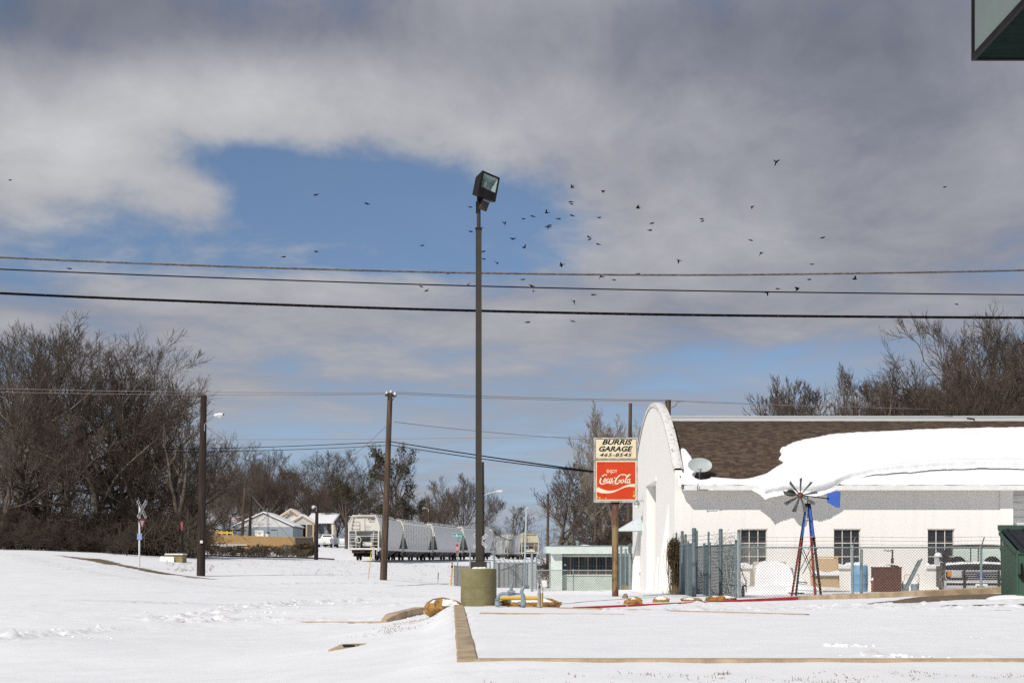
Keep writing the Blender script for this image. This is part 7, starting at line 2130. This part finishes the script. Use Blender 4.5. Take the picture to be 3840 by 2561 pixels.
    # wooden privacy fence
    def picket_run(label, x0, y0, x1, y1, D0, D1, ht, m):
        a, b_ = on(x0, D0, .1), on(x1, D1, .1); t = thing('wooden_fence', label, 'fence', a)
        n = int((b_ - a).length / .145); mb = MB(a); r = random.Random(x0)
        for k in range(n):
            p = a.lerp(b_, (k + .5) / n); top = P(0, y0 + (y1 - y0) * k / n, D0 + (D1 - D0) * k / n).z + r.uniform(-.03, .03)
            z0 = gz(p.x, p.y) - .1
            mb.box((p.x, p.y + r.uniform(-.015, .015), (z0 + top) / 2), (.135, .025, top - z0))
        tag(mb.build('pickets', m, t, smooth=False), kind='stuff')
        MB(a).bar(Vector((a.x, a.y + .06, P(0, y0 + 8, D0).z)), Vector((b_.x, b_.y + .06, P(0, y1 + 8, D1).z)), .05, .09).build('rail', m, t)
    picket_run('orange cedar privacy fence in front of the houses', 760, 2003, 1104, 2014, 186, 178, 1.8, MT['fence_wood'])
    picket_run('weathered grey section at the end of the cedar fence', 1104, 2012, 1174, 2012, 178, 182, 1.8, MT['fence_grey'])
    # yellow hand rail deck
    D = 196; b = on(840, D); t = thing('deck_rail', 'yellow wooden deck railing behind the cedar fence', 'railing', b)
    for y in (1987, 1997): MB(b).bar(P(810, y, D), P(874, y, D), .1, .2).build('rail', MT['yellow'], t)
    for px in (812, 832, 852, 872): MB(b).bar(P(px, 1987, D), P(px, 2030, D), .12, .12).build('post', MT['yellow'], t)
    # flag
    b = on(868, 200); t = thing('flag', 'red and white striped flag on a thin pole by the houses', 'flag', b)
    MB(b).tube(b, P(868, 1930, 200), .04, n=6).build('staff', MT['galv'], t)
    for k in range(6):
        z0 = P(0, 1936 + k * 2.6, 200).z; x0 = P(869, 0, 200).x
        MB(b).add([(x0, 200, z0), (x0 + .6, 200.1, z0 - .35), (x0 + .7, 200.1, z0 - .46), (x0, 200, z0 - .1)], [(0, 1, 2, 3)]).build('stripe', MT['flag_red'] if k % 2 == 0 else MT['white_sign'], t)
    b = on(1003, 190); t = thing('junction_post', 'grey electric meter pole with white box behind the cedar fence', 'meter pole', b)
    MB(b).tube(b, P(1003, 1993, 190), .06, n=6).build('post', MT['galv'], t); MB(b).span(P(996, 2000, 189.9), P(1006, 2013, 190.0)).build('box', MT['white_sign'], t); MB(b).span(P(1000, 1995, 189.8), P(1012, 1999, 190.0)).build('hood', MT['black'], t)
houses()

def car_like(label, cx, D, by, w, kind, rz=0.0):
    b = P(cx, by, D); b.z = gz(b.x, D) - .02
    t = thing('parked_truck' if kind == 'pickup' else 'parked_car', label, 'pickup' if kind == 'pickup' else 'car', b, rz=rz)
    m = MT['car_white']; hw = w / 2
    if kind == 'pickup':     # rear view, tail gate towards the camera
        MB().span((-hw, 0, .55), (hw, 2.0, 1.25)).build('bed', m, t)
        MB().span((-hw * .93, -.02, .62), (hw * .93, 0, 1.22)).build('tailgate', m, t)
        mb = MB(); mb.grid([[(-hw * x, y, 1.2), (-hw * .98 * x, y, 1.35), (-hw * .74 * x, y, z - .06), (-hw * .6 * x, y, z), (hw * .6 * x, y, z), (hw * .74 * x, y, z - .06), (hw * .98 * x, y, 1.35), (hw * x, y, 1.2)] for y, z, x in ((1.7, 1.3, 1), (2.0, 1.88, 1), (2.3, 1.95, 1), (3.4, 1.93, 1), (4.1, 1.3, 1))]); mb.build('cab', m, t)
        MB().add([(-hw * .72, 1.74, 1.36), (hw * .72, 1.74, 1.36), (hw * .58, 1.96, 1.82), (-hw * .58, 1.96, 1.82)], [(0, 1, 2, 3)]).build('rear_window', MT['glass'], t)
        MB().span((-hw, 4.1, .55), (hw, 5.6, 1.25)).build('hood', m, t)
        MB().span((-hw * .95, -.12, .48), (hw * .95, -.02, .66)).build('bumper', MT['truck_silver'], t)
        MB().span((-.2, -.13, .7), (.2, -.03, .8)).build('licence_plate', MT['truck_silver'], t)
        for s in (-1, 1): MB().span((s * hw * .97 - .06, -.03, .8), (s * hw * .97 + .06, .05, 1.2)).build('tail_light', MT['stop_red'], t)
        tag(MB().span((-hw * .9, .1, 1.24), (hw * .9, 1.6, 1.30)).build('bed_snow', MT['snow'], t), kind='stuff')
    else:
        mb = MB(); mb.grid([[(-hw, y, .3), (-hw * 1.0, y, .62), (-hw * .93, y, z1), (-hw * k, y, z2), (hw * k, y, z2), (hw * .93, y, z1), (hw, y, .62), (hw, y, .3)] for y, z1, z2, k in ((0, .6, .66, .8), (.12, .74, .80, .85), (1.2, .9, .98, .85), (2.0, .95, 1.42, .62), (3.0, .95, 1.45, .62), (3.9, .92, 1.05, .8), (4.5, .8, .9, .8))]); mb.build('body', m, t)
        MB().add([(-hw * .78, 1.28, 1.03), (hw * .78, 1.28, 1.03), (hw * .58, 1.94, 1.40), (-hw * .58, 1.94, 1.40)], [(0, 1, 2, 3)]).build('windscreen', MT['snow'], t)
        MB().span((-hw * .95, -.06, .28), (hw * .95, .02, .5)).build('bumper', m, t)
        for s in (-1, 1): MB().span((s * hw * .8 - .14, -.03, .56), (s * hw * .8 + .14, .02, .70)).build('headlight', MT['lamp_glass'], t)
    for s in (-1, 1):
        for y in (.75, 3.6 if kind != 'pickup' else 4.6):
            w_ = MB().lathe([(.28, -.1), (.34, -.08), (.34, .08), (.28, .1)], (s * (hw - .1), y, .34), 16, Euler((0, rad(90), 0)).to_matrix()).build('wheel', MT['tyre'], t)
car_like('white pickup truck parked tail-first on the snowy driveway', 1215, 206, 2048, 2.0, 'pickup', rad(-6))
car_like('small white car under snow beside the parked pickup', 1284, 216, 2040, 1.75, 'car', rad(5))
car_like('white van deeper in the carport behind the pickup', 1232, 219, 2036, 1.9, 'pickup', rad(0))
# ------------------------------------------------------------------ bare trees
def gen_tree(seed, H=12.0, r0=.22, n1=12, n2=8, n3=6, n4=5, trunk=.30, spread=1.0, up=.10, wob=.13, leaders=3, droop=0.0, thin=1.0):
    r = random.Random(seed)
    T, C = ([], []), ([], [])
    def rot(d, ang):
        _, a, b = frame_from(d); ph = r.uniform(0, 2 * PI)
        return (d * math.cos(ang) + (a * math.cos(ph) + b * math.sin(ph)) * math.sin(ang)).normalized()
    def emit(st, p, q, ra, rb): st[0].append((p.x, p.y, p.z, q.x, q.y, q.z)); st[1].append((ra, rb))
    cfg = {1: (7, n2, .66), 2: (5, n3, .66), 3: (4, n4, .66), 4: (3, 0, .5)}
    def branch(p, d, L, ra, lv):
        ns, nc, ratio = cfg[lv]; st = T if lv == 1 else C
        rb = max(.006 * thin, ra * .32); nodes = []
        for i in range(ns):
            d = (d + Vector((r.gauss(0, wob), r.gauss(0, wob), r.gauss(0, wob * .7) + up - droop * (lv > 2)))).normalized()
            q = p + d * (L / ns); a_ = ra + (rb - ra) * i / ns; b_ = ra + (rb - ra) * (i + 1) / ns
            emit(st, p, q, a_, b_); p = q; nodes.append((p.copy(), d.copy(), b_, (i + 1) / ns))
        for k in range(nc):
            f = .22 + .78 * (k + r.random() * .8) / nc; i = min(ns - 1, int(f * ns)); q, dd, rr, ff = nodes[i]
            base = nodes[i - 1][0].lerp(q, r.random()) if i else q
            ang = r.uniform(.35, .85) * (1.0 if f < .85 else .5)
            branch(base, rot(dd, ang), L * ratio * r.uniform(.7, 1.15) * (1.12 - .5 * ff), max(.010 * thin, rr * .70), lv + 1)
    # trunk then leaders
    p = Vector((0, 0, -.3)); d = Vector((r.gauss(0, .04), r.gauss(0, .04), 1)).normalized(); ht = H * trunk
    for i in range(4):
        d = (d + Vector((r.gauss(0, .05), r.gauss(0, .05), .05))).normalized(); q = p + d * (ht / 4 + (.3 if i == 0 else 0)); emit(T, p, q, r0 * (1.25 if i == 0 else 1 - .06 * i), r0 * (1 - .06 * (i + 1))); p = q
    for l in range(leaders):
        ang = r.uniform(.12, .42) * spread if leaders > 1 else .05
        dl = rot(d, ang); L = (H - ht) * r.uniform(.80, 1.0) * (1.0 if l == 0 else r.uniform(.72, .98)); pp = p.copy(); nd = []; rl = r0 * (.78 if leaders < 3 else .62)
        if l == 0: dl = rot(d, .08)
        ns = 9
        for i in range(ns):
            dl = (dl + Vector((r.gauss(0, .10), r.gauss(0, .10), .06))).normalized(); q = pp + dl * (L / ns); a_ = rl * (1 - .9 * i / ns); b_ = rl * (1 - .9 * (i + 1) / ns)
            emit(T, pp, q, a_, max(b_, .012)); pp = q; nd.append((pp.copy(), dl.copy(), b_, (i + 1) / ns))
        for k in range(n1 // leaders + 1):
            f = .04 + .95 * (k + r.random()) / (n1 // leaders + 1); i = min(ns - 1, int(f * ns)); q, dd, rr, ff = nd[i]
            branch(q, rot(dd, r.uniform(.55, 1.05) * (1.1 if f < .6 else .7)), (H - ht) * (.60 - .36 * f) * spread * r.uniform(.75, 1.15), max(.03, rr * .72), 1)
    out = []
    for st in (T, C):
        S = np.array(st[0]); R = np.array(st[1]); out.append((S[:, :3], S[:, 3:], R[:, 0], R[:, 1]))
    top = max(out[0][1][:, 2].max(), out[1][1][:, 2].max())
    return out, top

TREES = {}
def tree_proto(key, seed, mt, mc, leaves=None, **kw):
    out, top = gen_tree(seed, **kw)
    me = [seg_mesh('trunk', *out[0], mt, n=5), seg_mesh('crown', *out[1], mc, n=3)]
    lv = None
    if leaves:
        r = np.random.RandomState(seed); E = out[1][1]; pick = E[r.choice(len(E), leaves[0])]
        pts = np.repeat(pick, leaves[1], 0) + r.normal(size=(leaves[0] * leaves[1], 3)) * leaves[2]
        n = len(pts); a = r.normal(size=(n, 3)); a /= np.linalg.norm(a, axis=1)[:, None]; b = np.cross(a, r.normal(size=(n, 3))); b /= np.linalg.norm(b, axis=1)[:, None]
        s = leaves[3] * (.6 + r.rand(n, 1) * .8)
        lv = arr_mesh('mistletoe', np.stack([pts - a * s, pts + b * s * .55, pts + a * s, pts - b * s * .55], 1).reshape(-1, 3), np.arange(4 * n).reshape(-1, 4), MT['leaf'])
    TREES[key] = (me, top, lv)
tree_proto('oak', 1, MT['bark_pale'], MT['twig'], H=12, r0=.30, n1=13, n2=7, n3=6, n4=4, trunk=.22, spread=1.4, leaders=3, up=.05)
tree_proto('oak2', 2, MT['bark'], MT['twig_red'], H=12, r0=.28, n1=12, n2=7, n3=6, n4=4, trunk=.2, spread=1.3, leaders=4, up=.06)
tree_proto('vase', 3, MT['bark_pale'], MT['twig'], H=12, r0=.26, n1=12, n2=7, n3=6, n4=4, trunk=.30, spread=1.0, leaders=4, up=.12)
tree_proto('pale', 4, MT['bark_pale'], MT['twig_pale'], H=12, r0=.20, n1=13, n2=7, n3=6, n4=5, trunk=.3, spread=.85, leaders=3, up=.12, thin=1.2)
tree_proto('sparse', 5, MT['bark'], MT['twig'], H=9, r0=.20, n1=11, n2=6, n3=5, n4=4, trunk=.30, spread=1.1, leaders=3, up=.10, wob=.2, thin=1.2)
tree_proto('round', 6, MT['bark'], MT['twig_red'], H=11, r0=.22, n1=16, n2=9, n3=7, n4=6, trunk=.12, spread=1.25, leaders=5, up=.2, wob=.1)
tree_proto('mistle', 7, MT['bark'], MT['twig'], leaves=(34, 52, .30, .14), H=12, r0=.26, n1=13, n2=7, n3=6, n4=5, trunk=.3, spread=1.0, leaders=3)
tree_proto('tall', 8, MT['bark_pale'], MT['twig'], H=15, r0=.30, n1=15, n2=7, n3=6, n4=4, trunk=.32, spread=1.1, leaders=3, up=.08)
tree_proto('brush', 9, MT['twig_dark'], MT['twig_dark'], H=6, r0=.08, n1=21, n2=7, n3=6, n4=5, trunk=.02, spread=1.35, leaders=10, up=.06, wob=.24, thin=1.3)
tree_proto('scrub', 11, MT['twig'], MT['straw_dark'], H=2.0, r0=.03, n1=12, n2=6, n3=5, n4=0, trunk=.04, spread=1.6, leaders=7, up=.05, wob=.3, thin=2.4)
tree_proto('straggly', 10, MT['bark_pale'], MT['twig_red'], H=10, r0=.20, n1=9, n2=6, n3=5, n4=4, trunk=.25, spread=.9, leaders=3, up=.22, wob=.2, thin=1.1)

TR = random.Random(77)
LOOK = {'oak': 'broad dark', 'oak2': 'broad reddish-brown', 'vase': 'upright vase-shaped', 'tall': 'tall slender pale-trunked', 'round': 'bushy round-crowned', 'straggly': 'straggly upswept', 'sparse': 'thin open-branched', 'pale': 'pale-twigged'}
def tree(key, px, topy, D, label, group, name='bare_tree', wide=1.0, rz=None, cat='tree', part=('trunk', 'crown')):
    me, top, lv = TREES[key]
    b = on(px, D, .1); h = P(0, topy, D).z - b.z; s = h / top
    t = thing(name, label, cat, b, rz=TR.uniform(0, 6.28) if rz is None else rz, group=group)
    t.scale = (s * wide, s * wide, s)
    for m, nm in zip(me, part): link(bpy.data.objects.new(nm, m), t)
    if lv: link(bpy.data.objects.new('mistletoe', lv), t)
    return t
GL = 'bare trees of the wood left of the crossing'
LW = '%s bare tree in the dark wood behind the crossing sign'
for i, (k, px, ty, D, w) in enumerate((('tall', 40, 1205, 106, 1.0), ('oak', 360, 1205, 112, 1.15), ('vase', 190, 1225, 116, 1.15), ('oak2', 480, 1240, 118, 1.1), ('vase', -70, 1230, 110, 1.0), ('tall', 270, 1240, 114, 1.0), ('oak', 440, 1225, 113, 1.0), ('tall', 540, 1290, 116, 1.0), ('oak2', 330, 1300, 120, 1.1), ('oak', 100, 1330, 128, 1.1),
                                   ('straggly', 650, 1410, 110, 1.2), ('oak', 600, 1440, 114, 1.0), ('vase', 560, 1420, 128, 1.15), ('oak2', 690, 1560, 118, 1.05), ('oak2', 30, 1440, 102, 1.0), ('oak2', 190, 1480, 104, 1.1),
                                   ('oak2', 560, 1580, 110, 1.0), ('sparse', 300, 1560, 103, 1.1), ('vase', 735, 1640, 130, 1.0), ('sparse', -20, 1600, 99, 1.2), ('oak', -60, 1380, 120, 1.1))):
    tree(k, px, ty, D, LW % LOOK[k], GL, wide=w)
GB = 'undergrowth bushes at the edge of the wood'
LB = 'leafless brown bush in the undergrowth at the foot of the wood'
for i in range(46):
    px = -120 + i * 19 + TR.uniform(-9, 9); D = TR.uniform(96, 108) if px < 560 else TR.uniform(104, 114)
    tree('brush', px, TR.uniform(1860, 1990), D, LB, GB, name='bare_bush', wide=TR.uniform(.9, 1.4), cat='bush', part=('stems', 'twigs'))
GM = 'bare trees behind the houses'
LM = '%s bare tree standing behind the houses beyond the tracks'
for k, px, ty, D, w in (('oak', 840, 1640, 228, 1.1), ('oak2', 760, 1660, 236, 1.1), ('vase', 930, 1650, 240, 1.15), ('round', 1000, 1740, 232, 1.1), ('oak2', 1080, 1700, 244, 1.1), ('oak', 1150, 1690, 238, 1.15), ('vase', 1235, 1670, 240, 1.15),
                        ('oak2', 1300, 1690, 250, 1.1), ('round', 860, 1760, 215, 1.1), ('oak', 960, 1720, 225, 1.0), ('round', 1170, 1800, 228, 1.2), ('round', 1260, 1810, 236, 1.1), ('oak', 1360, 1740, 246, 1.1), ('oak2', 1020, 1690, 255, 1.1), ('oak', 800, 1700, 206, .9), ('oak2', 720, 1740, 200, 1.0), ('oak', 1110, 1740, 262, 1.2), ('vase', 890, 1690, 262, 1.2)):
    tree(k, px, ty, D, LM % LOOK[k], GM, wide=w)
tree('mistle', 1480, 1655, 192, 'bare tree full of green mistletoe behind the crossarm pole', None, wide=.95)
tree('mistle', 1300, 1790, 205, 'bushy tree with mistletoe clumps left of the cream hopper car', None, wide=1.3)
tree('mistle', 1410, 1870, 188, 'low dark tree with mistletoe above the cream hopper car', None, wide=1.5)
tree('mistle', 1530, 1850, 200, 'low mistletoe tree above the ribbed hopper car', None, wide=1.4)
tree('round', 1745, 1772, 252, 'round-crowned bare tree directly behind the lot light pole', None, wide=1.35)
tree('round', 1620, 1860, 262, 'smaller round bare tree above the silver hopper cars', None, wide=1.25)
tree('oak', 1560, 1840, 275, 'hazy bare tree beyond the hopper cars near the short lamp pole', None, wide=1.2)
tree('sparse', 1945, 1895, 262, 'small bare tree above the rusty distant hopper car', None, wide=1.3)
tree('oak2', 1880, 1960, 330, 'low far bare tree right of the lot light pole', None, wide=1.6)
tree('sparse', 2068, 1735, 92, 'open forked bare tree left of the mint office', None, wide=1.05)
tree('straggly', 2125, 1740, 99, 'bare tree with upright twigs just behind the mint office', None, wide=1.15)
tree('pale', 2225, 1590, 104, 'pale-barked bare tree behind the mint office roof', None, wide=.95)
tree('pale', 2265, 1540, 112, 'pale bare tree rising left of the red roadside sign', None, wide=.9)
tree('pale', 2310, 1490, 108, 'tall pale-twigged bare tree behind the red roadside sign', None, wide=.95)
tree('vase', 2270, 1700, 116, 'bare tree deep behind the red roadside sign', None, wide=1.0)
tree('pale', 2410, 1560, 116, 'pale bare tree between the sign and the garage parapet', None, wide=.7)
tree('oak2', 2190, 1800, 125, 'low dense bare tree above the office roof vent', None, wide=1.2)
tree('oak', 2340, 1830, 120, 'dense dark bare tree behind the rusty sign pole', None, wide=1.2)
tree('brush', 2300, 1930, 90, 'tangled leafless bush behind the office and sign pole', None, name='bare_bush', wide=1.6, cat='bush', part=('stems', 'twigs'))
tree('brush', 2050, 2085, 80, 'tangled bush at the foot of the forked tree', None, name='bare_bush', wide=1.3, cat='bush', part=('stems', 'twigs'))
GR = 'bare trees behind the garage roof'
LR = '%s bare tree rising behind the garage roof ridge'
for k, px, ty, D, w in (('tall', 3740, 1125, 92, 1.0), ('oak', 3700, 1150, 96, 1.05), ('oak2', 3600, 1230, 92, 1.1), ('oak', 3830, 1180, 96, 1.1), ('oak2', 3600, 1260, 98, 1.15), ('vase', 3690, 1230, 104, 1.1), ('oak', 3480, 1350, 96, 1.2), ('oak2', 3740, 1330, 88, 1.2), ('round', 3800, 1380, 90, 1.1),
                        ('straggly', 3340, 1380, 92, 1.0), ('straggly', 3180, 1345, 95, .6), ('sparse', 3060, 1400, 96, .8), ('sparse', 2950, 1450, 98, .9), ('oak2', 3880, 1300, 94, 1.1), ('round', 3640, 1420, 92, 1.1), ('vase', 3420, 1400, 102, 1.0), ('round', 3520, 1440, 100, 1.0), ('sparse', 3250, 1400, 100, .9), ('straggly', 3260, 1370, 90, 1.1), ('oak', 3400, 1390, 94, 1.1), ('oak2', 3330, 1440, 92, 1.1), ('sparse', 3130, 1430, 92, 1.1), ('straggly', 2990, 1440, 94, .9), ('sparse', 2900, 1500, 94, 1.0), ('oak2', 3560, 1320, 90, 1.1), ('vase', 3780, 1200, 100, 1.1), ('oak', 3650, 1300, 94, 1.1)):
    tree(k, px, ty, D, LR % LOOK[k], GR, wide=w)

# a far wood that reads as one mass
def far_wood():
    r = np.random.RandomState(12)
    def mass(px0, px1, D0, D1, top, n):
        px = r.uniform(px0, px1, n); D = r.uniform(D0, D1, n); X = (px - 1920) * D / F
        g = base_h(X, D); ty = np.interp(px, [t[0] for t in top], [t[1] for t in top]) + r.normal(size=n) * 22
        zt = EYE + (HOR - ty) * D / F; z = g + (zt - g) * r.rand(n) ** .8
        L = r.uniform(.5, 1.8, n); d = r.normal(size=(n, 3)) * np.array([.6, .6, .5]) + np.array([0, 0, .55]); d /= np.linalg.norm(d, axis=1)[:, None]
        A = np.stack([X, D, z], 1); return A, A + d * L[:, None]
    parts = [mass(-150, 735, 101, 116, [(-150, 1930), (735, 1990)], 9000), mass(-150, 740, 118, 150, [(-150, 1760), (300, 1760), (500, 1790), (740, 1860)], 8000), mass(700, 1420, 240, 300, [(700, 1790), (900, 1750), (1300, 1790), (1420, 1830)], 11000),
             mass(1400, 1860, 262, 310, [(1400, 1840), (1600, 1900), (1860, 1960)], 5000), mass(3450, 3950, 98, 118, [(3450, 1540), (3600, 1490), (3950, 1470)], 3000), mass(2150, 2480, 122, 140, [(2150, 1900), (2250, 1830), (2480, 1850)], 4500), mass(1850, 2200, 300, 360, [(1850, 2000), (2200, 1990)], 2500)]
    A = np.concatenate([p[0] for p in parts]); B = np.concatenate([p[1] for p in parts])
    ra = np.clip(r.gamma(2.0, .010, len(A)), .007, .06)
    me = seg_mesh('far_wood', A, B, ra, ra * .4, MT['twig_dark'])
    tag(link(bpy.data.objects.new('far_wood', me)), 'dense mass of bare branches deep in the woods', 'woods', kind='stuff')
far_wood()

# brush and vines along the bank fence
def bank_fence():
    G = 'brush along the chain-link bank fence'
    for i in range(26):
        px = 775 + i * 15 + TR.uniform(-6, 6)
        tree('scrub', px, TR.uniform(2036, 2060), TR.uniform(142, 156), 'low tangled brush in front of the cedar fence', G, name='brush', wide=1.3, cat='bush', part=('stems', 'twigs'))
    pts = [on(px, 150) for px in (1065, 1100, 1135, 1180)]
    fence('vine_fence', 'sagging chain-link fence overgrown with vines below the cedar fence', pts, P(0, 2052, 150).z, post_r=.05, pitch=.3, wr=.012, arms=(.5, 0, .35))
    t = thing('fence_vine', 'dark dry vine hanging over the sagging bank fence', 'vine', on(1150, 150))
    leaf_cloud('foliage', P(1140, 2062, 149.7), (1.5, .4, .75), 1800, .12, MT['vine'], 31, t, t.location)
    # stacked snowy timber
    b = on(850, 166); t = thing('timber_stack', 'snow-covered stack of timber below the cedar fence', 'timber', b)
    r = random.Random(8)
    for k in range(7):
        p0 = P(775 + r.uniform(0, 40), 2046 + k * 5.5, 165 - k * .8); p1 = P(900 + r.uniform(0, 40), 2046 + k * 5.5, 165 - k * .8)
        beam = MB(b).bar(p0, p1, .3, .14).build('beam', MT['wood_dark'], t)
        tag(MB(b).bar(p0 + Vector((.2, 0, .1)), p1 + Vector((-r.uniform(.2, 1.5), 0, .1)), .28, .1).build('snow_cap', MT['snow'], beam), kind='stuff')
bank_fence()

# ------------------------------------------------------------------ birds
def birds():
    def bird_mesh(kind):
        mb = MB()
        mb.path([(-.13, 0, 0), (-.10, 0, .005), (-.04, 0, .0), (.03, 0, .005), (.085, 0, .015), (.115, 0, .018), (.14, 0, .012)], [.012, .026, .040, .042, .030, .024, .003], 8)
        mb.add([(-.10, -.018, .0), (-.10, .018, .0), (-.22, .030, .002), (-.22, -.030, .002)], [(0, 1, 2, 3)])
        a = {'glide': .15, 'up': 1.05, 'down': -.75, 'fold': None}[kind]
        if a is not None:
            for s in (-1, 1):
                c, d = math.cos(a), math.sin(a); c2, d2 = math.cos(a * .55), math.sin(a * .55)
                p = [(.05, s * .03, .01), (.065, s * (.03 + .10 * c), .01 + .10 * d), (.01, s * (.03 + .10 * c + .11 * c2), .01 + .10 * d + .11 * d2), (-.035, s * (.03 + .10 * c + .09 * c2), .01 + .10 * d + .09 * d2), (-.04, s * (.03 + .09 * c), .01 + .09 * d), (-.05, s * .03, .005)]
                mb.add(p, [(0, 1, 4, 5), (1, 2, 3, 4)])
        else:
            for s in (-1, 1): mb.add([(.05, s * .035, .02), (-.03, s * .05, .02), (-.17, s * .02, .01), (-.05, s * .03, -.02)], [(0, 1, 2, 3)])
        return mb.mesh('blackbird', MT['bird'])
    K = {k: bird_mesh(k) for k in ('glide', 'up', 'down', 'fold')}
    LBL = {'glide': 'small black bird gliding with wings spread wide', 'up': 'small black bird with wings raised in flight', 'down': 'small black bird with wings on the downstroke', 'fold': 'small black bird flying with wings folded shut'}
    sp = [(23,414,'fold'),(725,448,'fold'),(842,468,'fold'),(726,578,'fold'),(652,590,'fold'),(160,617,'fold'),(970,564,'fold'),(1080,476,'fold'),(1081,532,'fold'),(1110,578,'fold'),(1111,595,'fold'),(1142,605,'up'),(1160,513,'up'),(1178,549,'glide'),(1204,569,'up'),
          (1202,503,'fold'),(1223,497,'fold'),(1255,489,'up'),(1258,522,'glide'),(1262,518,'fold'),(1283,503,'fold'),(1313,495,'fold'),(1312,469,'glide'),(1310,464,'fold'),(1313,430,'up'),(1385,439,'down'),(1376,500,'fold'),(1352,545,'glide'),(1354,550,'glide'),(1373,561,'fold'),
          (1289,609,'glide'),(1201,642,'fold'),(1220,657,'glide'),(1224,669,'up'),(1212,740,'fold'),(1315,738,'glide'),(1318,692,'down'),(1362,677,'fold'),(1379,635,'down'),(1410,643,'fold'),(1465,478,'up'),(1497,513,'fold'),(1493,529,'fold'),(1558,598,'down'),(1611,503,'fold'),
          (1613,508,'glide'),(1465,629,'fold'),(1075,654,'up'),(1027,628,'glide'),(967,658,'fold'),(979,668,'glide'),(1724,552,'fold'),(1747,581,'down'),(1727,475,'down'),(1782,372,'down'),(1762,672,'down'),(1785,663,'fold'),(1831,665,'up'),(1858,642,'fold'),(1864,607,'fold'),(1889,546,'fold'),
          (1962,641,'up'),(2169,430,'fold'),(2197,699,'fold')]
    r = random.Random(6)
    for x, y, k in sp:
        p = P(x * 1.63335, y * 1.63335, r.uniform(50, 66))
        o = bpy.data.objects.new('blackbird', K[k]); o.location = p
        if k == 'fold': e = (r.uniform(-.3, .3), r.uniform(-.25, .25), r.choice((0, PI)) + r.uniform(-.6, .6))
        else: e = (r.uniform(-.9, .9), r.uniform(-.5, .5), r.uniform(0, 6.28))
        o.rotation_euler = e; o.scale = (.68,) * 3
        tag(link(o), LBL[k], 'bird', 'flock of black birds in the sky')
birds()
